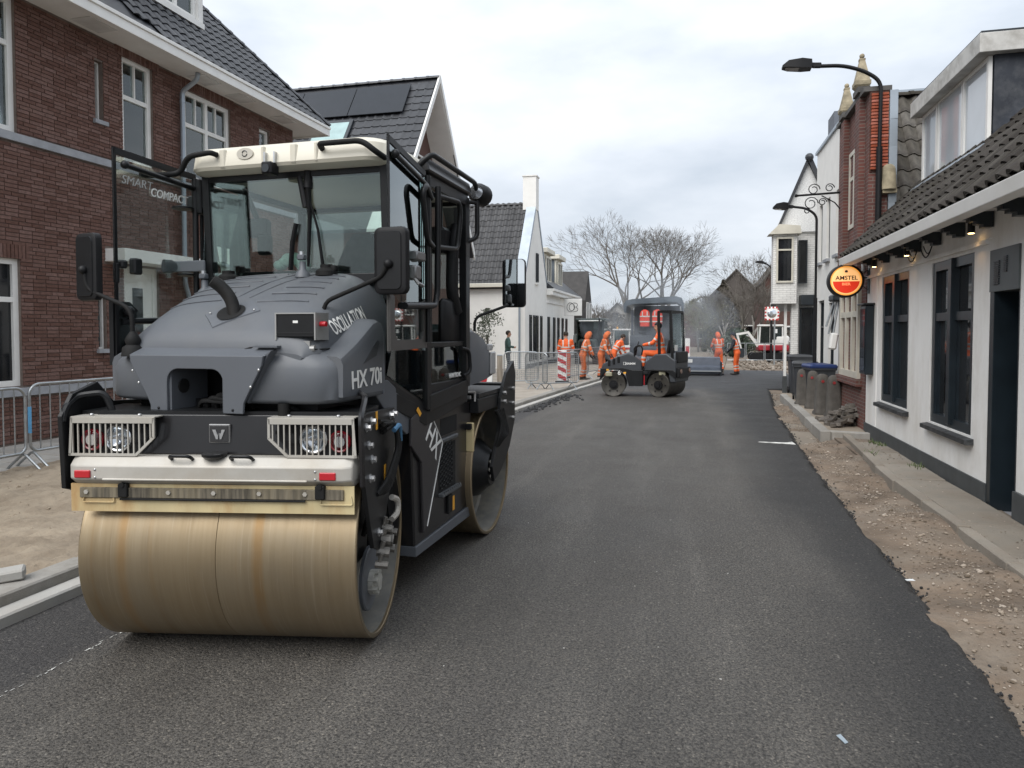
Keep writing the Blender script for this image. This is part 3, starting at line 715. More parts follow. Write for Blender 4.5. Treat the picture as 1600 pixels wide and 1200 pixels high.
FG2 = frame((X2-.55, Y2, 0), (0, 1, 0), (1, 0, 0)); window(h2, FG2, -.5, .5, 6.6, 7.9, rec=-.08, pane=m_pane_dark)

# ---------------------------------------------------------------- white gabled house
m_wall_white = mat('white_render', (.80, .785, .745), .8, var=.03, dirt=(.62, .60, .55), dfac=.3, dscale=.8)
X3, Y3 = -7.2, 33.8
h3, rf3, o3, up3, ln3 = gable_house('white_house', 'white rendered house with steep grey tiled roof, tall chimney and low dormered wing', X3, Y3, 2.55, 4.05, 8.0, 7.0, m_wall_white, m_tile_grey, .27, .33, oh=-.42)
tiled(rf3, pantile('tile', .29, .36, m_tile_grey, .05), o3, (1, 0, 0), up3, .29, .36, 23, 14, lambda u, v: u < 6.55)
ridge(rf3, (X3-7, Y3, 8.03), (X3-.45, Y3, 8.03), m_tile_grey, .11, .4)
# zinc strip along the verge and raised gable
mb = MB()
for s in (-1, 1): mb.prism([(s*2.75, 3.9), (s*2.75, 4.2), (0, 8.30), (0, 7.98)], (X3-.44, X3+.015), lambda a, b, t: (t, Y3+a, b))
mb.build('verge_flashing', m_zinc, h3, 0, True)
ch = MB(); ch.b2((X3-.62, Y3-.32, 7.7), (X3+.03, Y3+.32, 9.3)); ch.b2((X3-.66, Y3-.36, 9.3), (X3+.07, Y3+.36, 9.36)); ch.build('chimney', m_wall_white, h3, 0, True)
mb = MB(); mb.b2((X3-7, Y3-2.86, 3.82), (X3-.02, Y3-2.66, 4.0)); mb.build('gutter', m_cream, h3, 0, True, bevel=.02)
MB().cyl((X3-.22, Y3-2.72, 0), (X3-.22, Y3-2.72, 3.9), .05, n=10).build('downpipe', m_zinc, h3, world=True)
F3 = frame((X3, 0, 0), (0, 1, 0), (1, 0, 0))
window(h3, F3, 33.55, 33.95, 4.2, 5.6, m_dark, fw=.04, rec=-.08, pane=m_pane_dark)
MB(F3).b2((33.45, -.01, 4.08), (34.05, .1, 4.17)).build('window_sill', m_white, h3, 0, True)
# low wing
WY0, WY1 = 36.36, 45.6
MB().b2((X3-5, WY0, 0), (X3-.02, WY1, 3.75)).build('wing_wall', m_wall_white, h3, 0, True)
mb = MB(); mb.b2((X3-.1, WY0, 3.72), (X3+.32, WY1+.2, 3.92)); mb.b2((X3-.1, WY0, 3.92), (X3+.4, WY1+.25, 4.06)); mb.b2((X3-.06, WY0, 3.3), (X3+.05, WY1, 3.42)); mb.build('cornice', m_white, h3, 0, True, bevel=.02)
mb = MB(); mb.prism([(.4, 4.06), (-2.8, 6.6), (-5, 4.06)], (WY0, WY1+.1), lambda a, b, t: (X3+a, t, b)); mb.build('wing_roof', m_tile_anth, h3, 0, True)
for y0 in (36.9, 40.4):
    dm = MB(); dm.b2((X3-2.4, y0, 4.2), (X3-.25, y0+1.75, 6.0)); dm.b2((X3-2.5, y0-.2, 6.0), (X3-.02, y0+1.95, 6.25)); 
    dm = dm.build('dormer', m_cream, h3, 0, True, bevel=.02); FD = frame((X3-.25, 0, 0), (0, 1, 0), (1, 0, 0)); window(dm, FD, y0+.18, y0+1.57, 4.45, 5.85, m_cream, fw=.1, mull=(.5,), rec=-.09, pane=m_pane, name='dormer_window')
    MB().b2((X3-2.4, y0-.03, 4.3), (X3-.35, y0-.005, 5.95)).build('dormer_cheek', mat('slate', (.10, .12, .14), .5), h3, 0, True)
for y0 in (32.12, 32.95, 33.62, 34.6, 36.6, 38.2, 39.5, 40.9, 42.2):
    w = MB(F3); w.b2((y0, -.02, .42), (y0+.42, .055, 2.58)); w = w.build('shuttered_window', m_dark, h3, 0, True)
    MB(F3).b2((y0+.06, .055, .5), (y0+.36, .06, 2.5)).build('pane', m_pane_dark, w, 0, True)
MB(F3).b2((31.27, -.02, 0), (45.6, .03, .28)).build('plinth', mat('grey_plinth', (.1, .105, .11), .8), h3, 0, True)
# hanging shop sign with monogram
sg = thing('shop_sign', 'square white hanging sign with black line monogram on the white house', 'sign', (X3, 40.3, 2.75))
MB().cbox((X3+.75, 40.3, 3.2), (1.05, .07, .98), .01).build('board', m_white, sg, 0, True)
MB().tube([(X3, 40.3, 3.72), (X3+1.2, 40.3, 3.72)], .02, 6).build('bracket', m_black, sg, world=True)
mb = MB()
for cx, cz, rr in ((.62, 3.2, .26), (.70, 3.2, .20)): mb.tube([(X3+cx+rr*math.cos(a)*.8, 40.255, cz+rr*math.sin(a)) for a in [2*PI*k/20 for k in range(20)]], .012, 5, closed=True)
mb.tube([(X3+.78, 40.255, 3.46), (X3+1.0, 40.255, 3.42), (X3+1.03, 40.255, 3.28), (X3+.9, 40.255, 3.2), (X3+1.06, 40.255, 3.12), (X3+1.02, 40.255, 2.98), (X3+.78, 40.255, 2.94)], .012, 5, .1)
mb.build('monogram', m_black, sg, world=True)
# dark building beyond the white house
h4 = thing('dark_house', 'narrow dark timbered facade behind the white house wing', 'house', (-7.2, 49, 0))
w = MB(); w.prism([(-1.6, 0), (1.6, 0), (1.6, 3.9), (0, 6.0), (-1.6, 3.9)], (-2.2, .0), lambda a, b, t: (-6.75+t, 49+a, b)); w.build('wall', mat('dark_timber', (.035, .032, .03), .7, var=.3), h4, 0, True)
for z in (1, 2.6): window(h4, frame((-6.75, 49, 0), (0, 1, 0), (1, 0, 0)), -1.2, -.3, z, z+1.2, m_white, rec=-.08); window(h4, frame((-6.75, 49, 0), (0, 1, 0), (1, 0, 0)), .3, 1.2, z, z+1.2, m_white, rec=-.08)

# ---------------------------------------------------------------- cafe on the right
cf = thing('cafe', 'low white plastered cafe with dark window frames, grey tiled roof and dormer', 'cafe', (3, 10, 0))
FC = frame((3.0, 0, 0), (0, 1, 0), (-1, 0, 0))
m_cafe = mat('cafe_plaster', (.80, .79, .765), .75, var=.03, vs=4, dirt=(.50, .46, .39), dfac=.5, dscale=1.6, bump=.3, bs=35, stretch=(1, 1, .45))
m_plin = mat('plinth_paint', (.055, .06, .062), .65, var=.15, vs=6)
m_pane_cafe = mat('cafe_pane', (.02, .022, .024), .03, var=.6, vs=1.2, spec=1.0)
m_blue = mat('blue_black_paint', (.013, .020, .026), .32, var=.25, vs=3)
holesC = [(10.94, 12.36, .70, 2.66), (8.63, 10.0, .66, 2.66), (7.52, 8.17, -.1, 2.62)]
wall_cells(FC, 1.0, 13.3, -.1, 3.1, holesC, .35).build('wall', m_cafe, cf, 0, True)
mb = MB(FC); mb.b2((8.17, -.01, -.1), (13.32, .022, .23)); mb.b2((1, -.01, -.1), (7.52, .03, .30)); mb.build('plinth', m_plin, cf, 0, True)
mb = MB(FC); mb.b2((8.25, -.01, 2.70), (13.3, .035, 2.745)); mb.b2((8.17, -.01, 2.745), (8.24, .03, 2.76)); mb.b2((12.60, -.01, .24), (12.64, .012, 2.70)); mb.build('trim', m_cafe, cf, 0, True)
for a, b, c, d in holesC[:2]:
    w = window(cf, FC, a, b, c, d, m_blue, fw=.11, mull=(.5,), trans=(.66,), rec=.015, pane=m_pane_cafe, dep=.08)
    mb = MB(FC); mb.cbox(((a+b)/2, -.03, (c+d)/2+.02), (.12, .10, d-c-.04), .01); mb.build('centre_post', m_blue, w, 0, True)
    mb = MB(FC)
    for k in (a+.11, (a+b)/2+.06):
        mb.b2((k, -.088, c+.08), (k+.05, -.05, d-.7)); mb.b2((k+(b-a)/2-.21, -.088, c+.08), (k+(b-a)/2-.17, -.05, d-.7)); 
    mb.build('sash_stile', m_blue, w, 0, True)
    MB(FC).prism([(-.1, c-.09), (.085, c-.09), (.085, c-.04), (-.1, c-.005)], (a-.09, b+.07), lambda p, q, t: (t, p, q)).build('sill', mat('sill_paint', (.018, .02, .022), .6, var=.3, dirt=(.3, .3, .3), dfac=.2, dscale=9), cf, 0, True)
# door recess
dr_ = MB(FC); dr_.b2((7.52, -.34, -.02), (7.60, -.02, 2.2)); dr_.b2((8.07, -.34, -.02), (8.17, .012, 2.2)); dr_.b2((7.6, -.34, -.02), (8.07, -.28, 2.2)); 
dr_ = dr_.build('door', m_blue, cf, 0, True, bevel=.004)
for z0, z1 in ((.12, .5), (.58, .95), (1.03, 1.45), (1.53, 1.95)): MB(FC).cbox((7.835, -.275, (z0+z1)/2), (.36, .03, z1-z0), .012).build('door_panel', m_blue, dr_, 0, True)
MB(FC).b2((7.55, -.3, -.05), (8.15, .02, -.022)).build('threshold', m_stone, cf, 0, True)
gp = MB(FC); gp.b2((7.52, -.34, 2.2), (8.17, .02, 2.62)); gp = gp.build('fascia_panel', mat('grey_green_paint', (.075, .085, .088), .5), cf, 0, True)
g = MB(FC)
for k in range(11): g.b2((7.93, .02, 2.27+.022*k), (8.06, .032, 2.282+.022*k))
for k in range(9): g.b2((7.76, .02, 2.38+.018*k), (7.84, .03, 2.39+.018*k))
g.build('vent_grille', m_dark, gp, 0, True)
# eaves, gutter, brackets
mb = MB(); mb.b2((2.68, 1, 3.02), (3.1, 13.33, 3.05)); mb.build('soffit', m_white, cf, 0, True)
mb = MB(); mb.prism([(2.55, 2.93), (2.70, 2.93), (2.70, 3.06), (2.53, 3.06)], (1, 13.36), lambda a, b, t: (a, t, b)); mb.build('gutter', m_white, cf, 0, True, bevel=.008)
for k in range(10):
    y = 12.75-.76*k
    MB().prism([(2.69, 3.018), (2.99, 3.018), (2.99, 2.86), (2.90, 2.86), (2.90, 2.89), (2.84, 2.89), (2.84, 2.92), (2.78, 2.92), (2.78, 2.95), (2.69, 2.95)], (y-.06, y+.06), lambda a, b, t: (a, t, b)).build('bracket', m_blue, cf, 0, True)
# cables looped under the eaves
mb = MB()
for y in (10.0, 10.6): mb.tube([(2.93, y+.25*(t-.5)*2, 2.9-.16*math.sin(PI*t)) for t in [k/8 for k in range(9)]], .008, 5); mb.tube([(2.95, y+.18*(t-.5)*2, 2.9-.11*math.sin(PI*t)) for t in [k/8 for k in range(9)]], .007, 5)
mb.build('cable', m_black, cf, world=True)
# little lit spots under the eaves
for y in (12.45, 10.72, 8.45):
    sp = thing('eaves_lamp', {12.45: 'lit eaves lamp above the cafe corner beside the round beer sign', 10.72: 'lit eaves lamp between the two cafe windows', 8.45: 'lit eaves lamp between the right window and the door of the cafe'}[y], 'lamp', (2.9, y, 2.86))
    MB().cyl((2.9, y, 2.84), (2.9, y, 3.015), .035, n=12).build('housing', m_black, sp, world=True)
    MB().cyl((2.9, y, 2.835), (2.9, y, 2.842), .028, n=12).build('lens', mat('warm_lens', (1, .8, .5), .4, emit=(1, .62, .25), es=6), sp, world=True)
    l = bpy.data.lights.new('spot', 'SPOT'); l.energy = .7; l.color = (1, .58, .24); l.spot_size = rad(110); l.spot_blend = .8; l.shadow_soft_size = .03
    lo = bpy.data.objects.new('spot', l); COL.objects.link(lo); lo.location = (2.90, y, 2.825); lo.rotation_euler = (0, rad(12), 0)
# roof 45 degrees
rc = empty('roof', (0, 0, 0), 0, cf)
up = Vector((math.cos(rad(45)), 0, math.sin(rad(45)))); oc = Vector((2.60, 13.3, 3.10))
mb = MB(); a, b = oc-Vector((0, 0, .02)), Vector((2.6, 1.0, 3.08)); mb.add([a, b, b+up*5, a+up*5], [(0, 3, 2, 1)]); mb.build('underlay', m_tile_old, rc, 0, True)
tiled(rc, pantile('tile', .235, .30, m_tile_old, .045), oc, (0, -1, 0), up, .235, .30, 40, 15, lambda u, v: not (.35 < u < 3.25 and v > 1.62) and u < 8.6+0*v, jit=.009)
MB().prism([(2.5, 3.02), (2.62, 2.98), (7, 7.38), (7, 7.62), (6.9, 7.56)], (13.30, 13.36), lambda a, b, t: (a, t, b)).build('verge', mat('verge_mortar', (.09, .075, .06), .9, bump=.5), rc, 0, True)
# dormer
DX = 3.66; FDm = frame((DX, 0, 0), (0, 1, 0), (-1, 0, 0))
dm = MB(); dm.b2((DX+.06, 10.2, 3.9), (6.4, 12.85, 5.30)); dm = dm.build('dormer', mat('dormer_cheek', (.022, .027, .038), .6, var=.2, dirt=(.3, .3, .3), dfac=.15, dscale=7), cf, 0, True)
mb = MB(); mb.b2((DX-.15, 10.08, 5.29), (6.6, 12.93, 5.53)); mb.build('dormer_cap', mat('weathered_white', (.56, .55, .52), .6, dirt=(.22, .2, .17), dfac=.7, dscale=4), cf, 0, True, bevel=.008)
MB().b2((DX-.13, 10.10, 5.532), (6.5, 12.91, 5.56)).build('roofing_felt', m_dark, cf, 0, True)
m_sky = mat('painted_sky_pane', (.50, .53, .56), .04, spec=.8, var=.12, vs=1.2)  # pale base colour stands in for the sky mirrored in the panes
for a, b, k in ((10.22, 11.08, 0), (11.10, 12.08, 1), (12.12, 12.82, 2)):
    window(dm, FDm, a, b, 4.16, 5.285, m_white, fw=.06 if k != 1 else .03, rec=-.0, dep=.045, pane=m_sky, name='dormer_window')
mb = MB(); mb.prism([(DX-.14, 4.10), (DX-.08, 4.165), (DX+.1, 4.17), (DX+.1, 4.0)], (10.1, 12.95), lambda a, b, t: (a, t, b)); mb.build('lead_flashing', m_zinc, cf, 0, True)
mb = MB(); mb.prism([(3.66, 4.05), (5.8, 6.2), (5.8, 6.32), (3.66, 4.2)], (10.13, 10.2), lambda a, b, t: (a, t, b)); mb.build('lead_flashing', m_zinc, cf, 0, True)
# menu box and small things on the wall
mnu = thing('menu_case', 'tall black menu case on the cafe wall beside the corner', 'menu case', (2.98, 13.0, 1.07))
MB(FC).cbox((13.0, .07, 1.66), (.40, .13, 1.16), .015).build('case', m_blue, mnu, 0, True); MB(FC).b2((12.84, .137, 1.14), (13.16, .142, 2.18)).build('pane', m_pane_dark, mnu, 0, True); MB(FC).cbox((13.0, .08, 2.26), (.46, .2, .03), .01).build('lid', m_dark, mnu, 0, True)
# round lit beer sign
bs = thing('beer_sign', 'round lit orange and red beer sign hanging from the cafe corner', 'sign', (2.62, 13.2, 2.37))
c = Vector((2.62, 13.2, 2.67))
MB().lathe(c+Vector((0, .09, 0)), (0, -1, 0), [(0, .0), (0, .27), (.01, .287), (.17, .287), (.18, .27), (.18, .252), (.168, .25)], 40).build('rim', m_black, bs, world=True)
def disc(name, r, y, m, z0=-9, z1=9):
    pts = []; n = 64
    for k in range(n):
        a = 2*PI*k/n; pts.append((r*math.cos(a), min(z1, max(z0, r*math.sin(a)))))
    return MB().prism(pts, (y, y-.003), lambda a, b, t: (c.x+a, c.y+t, c.z+b)).build(name, m, bs, 0, True)
disc('sign_face', .252, -.072, mat('sign_amber', (.7, .33, .06), .4, emit=(1, .38, .06), es=.35))
disc('gold_ring', .232, -.076, mat('sign_gold', (.75, .5, .2), .4, emit=(1, .55, .18), es=.3)); disc('upper_field', .212, -.080, mat('sign_peach', (.75, .42, .18), .4, emit=(1, .52, .2), es=.42))
disc('lower_field', .212, -.084, mat('sign_red', (.45, .02, .008), .4, emit=(.8, .04, .01), es=.3), z1=-.012)
text('lettering', 'AMSTEL', .098, mat('sign_ink', (.02, .012, .01), .5), bs, facing((c.x+.005, c.y-.0885, c.z+.045), (1, 0, 0), (0, 0, 1)), True, bold=.018, sx=1.02, depth=.001)
text('lettering', 'BIER', .062, mat('sign_letter_red', (.85, .2, .08), .5, emit=(1, .25, .1), es=.5), bs, facing((c.x, c.y-.0885, c.z-.06), (1, 0, 0), (0, 0, 1)), True, bold=.03, sx=1.15, depth=.001)
mb = MB(); mb.prism([(-.02, .14), (.02, .14), (.025, .165), (.01, .18), (-.01, .18), (-.025, .165)], (-.083, -.086), lambda a, b, t: (c.x+a, c.y+t, c.z+b)); mb.build('emblem', MATS['sign_ink'], bs, 0, True)
mb = MB(); mb.tube([(2.9, 13.2, 2.72), (3.0, 13.2, 2.72)], .015, 6); mb.tube([(2.88, 13.2, 2.78), (2.98, 13.2, 2.86), (2.99, 13.2, 2.5), (2.88, 13.2, 2.6)], .008, 5, .04); mb.b2((2.985, 13.15, 2.45), (2.999, 13.25, 2.88)); mb.build('bracket', m_dark, bs, world=True)

# ---------------------------------------------------------------- red brick gable house beside the cafe
def brick_tex(name, c1, c2, mo, sc=1., bw=.21, rh=.062, rough=.85, bump=.5):
    m = bpy.data.materials.new(name); m.use_nodes = True; t = m.node_tree; p = t.nodes['Principled BSDF']; p.inputs['Roughness'].default_value = rough
    c = N(t, 'ShaderNodeTexCoord'); s = N(t, 'ShaderNodeSeparateXYZ'); a = N(t, 'ShaderNodeMath', operation='ADD'); k = N(t, 'ShaderNodeCombineXYZ')
    t.links.new(c.outputs['Object'], s.inputs[0]); t.links.new(s.outputs[0], a.inputs[0]); t.links.new(s.outputs[1], a.inputs[1]); t.links.new(a.outputs[0], k.inputs[0]); t.links.new(s.outputs[2], k.inputs[1])
    b = N(t, 'ShaderNodeTexBrick'); b.inputs['Scale'].default_value = 1; b.inputs['Brick Width'].default_value = bw; b.inputs['Row Height'].default_value = rh; b.inputs['Mortar Size'].default_value = .007
    b.inputs['Color1'].default_value = (*c1, 1); b.inputs['Color2'].default_value = (*c2, 1); b.inputs['Mortar'].default_value = (*mo, 1); t.links.new(k.outputs[0], b.inputs[0])
    n = N(t, 'ShaderNodeTexNoise'); n.inputs['Scale'].default_value = 2.3; n.inputs['Detail'].default_value = 6; t.links.new(c.outputs['Object'], n.inputs[0])
    r = N(t, 'ShaderNodeMapRange'); r.inputs['To Min'].default_value = .6; r.inputs['To Max'].default_value = 1.35; t.links.new(n.outputs[0], r.inputs[0])
    h = N(t, 'ShaderNodeHueSaturation'); t.links.new(r.outputs[0], h.inputs['Value']); t.links.new(b.outputs[0], h.inputs['Color']); t.links.new(h.outputs[0], p.inputs['Base Color'])
    u = N(t, 'ShaderNodeBump'); u.invert = True; u.inputs['Strength'].default_value = bump; u.inputs['Distance'].default_value = .008; t.links.new(b.outputs['Fac'], u.inputs['Height']); t.links.new(u.outputs[0], p.inputs['Normal']); MATS[name] = m; return m
m_bk = brick_tex('old_red_brick', (.16, .055, .042), (.10, .042, .036), (.17, .14, .12))
m_bkw = brick_tex('white_brick', (.76, .75, .72), (.72, .71, .68), (.52, .51, .49))
m_sand_st = mat('sandstone', (.33, .28, .19), .85, var=.25, vs=9, dirt=(.08, .075, .05), dfac=.6, dscale=5, bump=.5, bs=40)
gh = thing('gable_house', 'red brick gable house with stone finials and orange coping beside the cafe', 'house', (3, 14.5, 0))
FG = frame((3, 0, 0), (0, 1, 0), (-1, 0, 0))
GB0, GB1 = 13.38, 15.65
w = MB(); w.b2((3.0, GB0, -.1), (3.3, GB1, 5.92)); w.b2((3.3, GB0, -.1), (8, GB1, 3.6)); w.b2((2.9, 13.66, 2.9), (3.0, 13.98, 6.05)); w.b2((2.9, 14.92, 2.9), (3.0, 15.2, 5.9)); w.b2((2.96, GB1-.18, 2.9), (3.0, GB1, 5.9)); w = w.build('wall', m_bk, gh, 0, True)
mb = MB(); mb.b2((2.9, GB0-.03, 5.92), (3.34, GB1+.03, 6.0)); mb.b2((2.86, 13.62, 6.0), (3.06, 14.02, 6.10)); mb.b2((2.86, 14.88, 5.94), (3.06, 15.24, 6.04)); mb.build('coping', mat('dark_stone', (.09, .085, .08), .8, var=.3), gh, 0, True)
for y, z, k in ((13.82, 6.10, 1), (15.05, 6.02, .95)):
    mb = MB(); f = lambda r, h: [(2.96-r*a, y+r*b, z+h*k) for a, b in ((1, 1), (1, -1), (-1, -1), (-1, 1))]
    mb.loft([f(.09, 0), f(.13, .06), f(.13, .13), f(.115, .14), f(.045, .50), f(.05, .51), f(.05, .54), f(.02, .55)]); mb.sphere((2.96, y, z+.59*k), .045, 10, 7); mb.build('finial', m_sand_st, gh, 30, True)
# orange coping tiles on the side of the gable (each one a piece)
m_or = mat('orange_tile', (.33, .085, .045), .75, rnd=.2, var=.15, vs=20)
om = MB().cbox((0, 0, 0), (.27, .05, .042), .005).mesh('coping_tile', m_or, 0)
MB().b2((3.005, GB0-.02, 4.55), (3.295, GB0, 5.92)).build('tile_bed', mat('tile_bed', (.08, .035, .025), .9), gh, 0, True)
z = 4.60; k = 0
while z < 5.9:
    o = link(bpy.data.objects.new('coping_tile', om)); place(o, gh, (3.155-3+R.uniform(-.004, .004), GB0-.03-14.5, z), (0, R.uniform(-.02, .02), 0)); z += .0545; k += 1
mb = MB(); mb.cyl((3.30, GB0-.06, 4.55), (3.30, GB0-.06, 4.22), .11, .13, 14); mb.sphere((3.30, GB0-.06, 4.55), .11, 12, 8); mb.b2((3.2, GB0-.12, 4.16), (3.42, GB0+.02, 4.22)); mb.build('corbel', m_sand_st, gh, 40, True)
zf = MB()
for k in range(5): zf.cbox((3.37, GB0-.03+.004*(k % 2), 3.75+.48*k), (.13, .03, .49), .004, (0, 0, .06*(k % 2)))
zf.build('zinc_flashing', m_zinc, gh, 0, True)
r_ = empty('roof', (0, 0, 0), 0, gh); upg = Vector((0, math.cos(rad(60)), math.sin(rad(60)))); og = Vector((3.42, GB0+.05, 3.45))
mb = MB(); a = og-Vector((0, -.02, .0)); mb.add([a, a+Vector((5, 0, 0)), a+Vector((5, 0, 0))+upg*3.3, a+upg*3.3, a+upg*3.3+Vector((0, 1.6, -3))], [(0, 1, 2, 3)]); mb.build('underlay', m_tile_old, r_, 0, True)
m_tile_w = mat('weathered_tile', (.085, .077, .068), .85, spec=.2, var=.3, vs=9, rnd=.35, dirt=(.16, .15, .11), dfac=.5, dscale=4, bump=.4, bs=70)
tiled(r_, pantile('tile', .225, .36, m_tile_w, .05), og, (1, 0, 0), upg, .225, .36, 12, 9, jit=.006)
ridge(r_, og+upg*3.28+Vector((-.02, 0, .03)), og+upg*3.28+Vector((3, 0, .03)), m_tile_old, .11, .33)
m_crw = mat('cream_window', (.55, .52, .44), .5)
window(gh, FG, 14.05, 14.85, 3.75, 5.2, m_crw, fw=.08, mull=(.5,), trans=(.65,), rec=-.02, pane=m_pane_dark); window(gh, FG, 13.72, 15.3, .95, 2.62, m_crw, fw=.12, mull=(.33, .66), trans=(.7,), rec=-.06, dep=.12, pane=m_pane_dark)
mb = MB(); mb.b2((2.9, 13.6, .82), (3.0, 15.4, .94)); mb.build('window_sill', m_bk, gh, 0, True)
for y in (13.75, 14.35, 14.95): MB().tube([(2.97, y+.24*math.cos(a), 2.86+.30*math.sin(a)) for a in [PI*k/10 for k in range(11)]], .03, 6).build('arch_band', m_white, gh, world=True)
mb = MB(); mb.b2((2.90, GB0-.05, 3.25), (3.1, GB0+.35, 3.36)); mb.b2((2.94, GB0-.03, 3.1), (3.1, GB0+.25, 3.25)); mb.build('corner_stone', mat('dark_stone', (.09, .085, .08)), gh, 0, True)
# street lamps
def street_lamp(label, pole, arm, head, r0=.05, r1=.032, group='street lamps'):
    t = thing('street_lamp', label, 'street lamp', pole[0], group=group)
    mb = MB(); L = len(pole); mb.tube(pole, [r0]*L, 10); mb.build('pole', m_black, t, 60, True)
    mb = MB(); mb.tube(arm, r1, 10, .35, 6); mb.build('arm', m_black, t, 60, True)
    a, b = Vector(head[0]), Vector(head[1]); d = (b-a).normalized(); s = Vector((0, 1, 0)); u = Vector((0, 0, 1)); L = (b-a).length
    mb = MB(); f = lambda x, w, h0, h1: [a+d*(L*x)+s*(w*p)+u*(h0 if q < 0 else h1) for p, q in ((-1, -1), (1, -1), (1, .6), (.6, 1), (-.6, 1), (-1, .6))]
    mb.loft([f(-.30, .035, -.03, .02), f(-.28, .045, -.04, .03), f(-.05, .045, -.04, .03), f(0, .05, -.03, .03), f(.03, .10, -.07, .075), f(.35, .125, -.075, .085), f(.8, .12, -.065, .05), f(1, .07, -.055, -.02)]); h = mb.build('lamp_head', m_black, t, 30, True)
    MB().add([a+d*(L*x)+s*w+u*z for x, w, z in ((.45, -.09, -.076), (.9, -.075, -.068), (.9, .075, -.068), (.45, .09, -.076))], [(0, 1, 2, 3)]).build('lamp_lens', mat('lens_grey', (.3, .3, .29), .2), h, 0, True)
street_lamp('black street lamp rising above the cafe roof with arm over the road', [(3.14, 13.28, 3.45), (3.14, 13.28, 4.95)], [(3.14, 13.28, 4.9), (3.15, 13.28, 6.05), (2.9, 13.28, 6.24), (2.55, 13.28, 6.37), (2.2, 13.28, 6.39), (2.10, 13.28, 6.395)], [(2.05, 13.28, 6.42), (1.56, 13.28, 6.46)])
street_lamp('black street lamp on the white house front beyond the beer sign', [(2.93, 18.0, .9), (2.93, 18.0, 2.6)], [(2.93, 18, 2.6), (2.93, 18, 4.55), (2.7, 18, 4.72), (2.45, 18, 4.76), (2.36, 18, 4.78)], [(2.3, 18, 4.78), (1.95, 18, 4.8)], .045, .03)
street_lamp('farthest street lamp standing by the bare trees at the road end', [(4.87, 45, 0), (4.87, 45, 3)], [(4.87, 45, 3), (4.87, 45, 5.6), (4.6, 45, 5.85), (4.4, 45, 5.9)], [(4.4, 45, 5.95), (3.9, 45, 6.02)], .07, .045)
# wrought iron sign bracket
br = thing('sign_bracket', 'black wrought iron sign bracket with scrolls and heart on the brick gable', 'bracket', (3, 15.45, 4.5))
mb = MB(); mb.tube([(3.0, 15.45, 4.6), (2.13, 15.45, 4.57)], .022, 7); mb.sphere((2.12, 15.45, 4.57), .035, 8, 6); mb.tube([(3.0, 15.45, 4.2), (2.85, 15.45, 4.4), (2.6, 15.45, 4.55)], .012, 5); mb.tube([(3.0, 15.45, 4.0), (3.0, 15.45, 4.7)], .014, 5)
for cx, cz, r in ((2.45, 4.68, .12), (2.75, 4.70, .09), (2.4, 4.40, .14), (2.62, 4.42, .08), (2.33, 4.25, .06)): mb.tube([(cx+r*(1-.035*k)*math.cos(k*.5), 15.45, cz+r*(1-.035*k)*math.sin(k*.5)) for k in range(18)], .010, 5)
mb.build('ironwork', m_black, br, world=True)
# white terrace house
wh = thing('white_house', 'tall flat white terrace front with dark windows between brick gable and white brick house', 'house', (3.35, 18, 0)); FW = frame((3.35, 0, 0), (0, 1, 0), (-1, 0, 0))
ws = [(16.3, 16.75, 3.6, 5.1), (17.5, 17.95, 3.6, 5.1), (18.7, 19.15, 3.6, 5.1), (19.7, 20.15, 3.6, 5.1), (16.6, 17.4, .9, 2.7), (18.0, 18.7, .0, 2.5), (19.3, 20.1, .9, 2.6)]
wall_cells(FW, 15.7, 20.6, -.1, 6.55, ws, .3).build('wall', m_wall_white, wh, 0, True); MB().b2((3.66, 15.7, 0), (8, 20.6, 6.5)).build('rear_wall', m_wall_white, wh, 0, True)
for a, b, c, d in ws: window(wh, FW, a, b, c, d, m_dark, fw=.05, mull=(.5,) if b-a > .5 else (), trans=(.6,), rec=.06, pane=m_pane_dark)
MB().b2((3.30, 15.68, 6.55), (8, 20.65, 6.62)).build('coping', m_zinc, wh, 0, True)
mb = MB()
for a, b, c, d in ws[:4]: mb.b2((3.27, a-.05, c-.08), (3.35, b+.05, c-.01))
mb.build('sill', m_stone, wh, 0, True, kind='stuff')
MB().b2((3.5, 19.2, 6.2), (4.1, 20.0, 7.3)).build('chimney', mat('slate_grey', (.12, .13, .15), .7), wh, 0, True)
aw = thing('folded_awning', 'folded white awning with loose metal arms hanging on the brick house', 'awning', (2.9, 15.6, 2.2))
mb = MB(); mb.tube([(2.95, 15.55, 2.5), (2.80, 15.6, 1.75)], .02, 6); mb.tube([(2.97, 15.5, 2.45), (2.86, 15.5, 1.7)], .02, 6); mb.tube([(2.92, 15.62, 2.5), (2.76, 15.66, 1.9)], .02, 6); mb.build('awning_arm', m_steel if 'bright_steel' in MATS else m_metal, aw, world=True); MB().cbox((2.88, 15.55, 1.6), (.14, .2, .34), .03, (0, .15, 0)).build('awning_cloth', m_white, aw, 0, True); MB().cbox((2.92, 15.55, 2.48), (.2, .5, .14), .03).build('awning_case', m_dark, aw, 0, True)
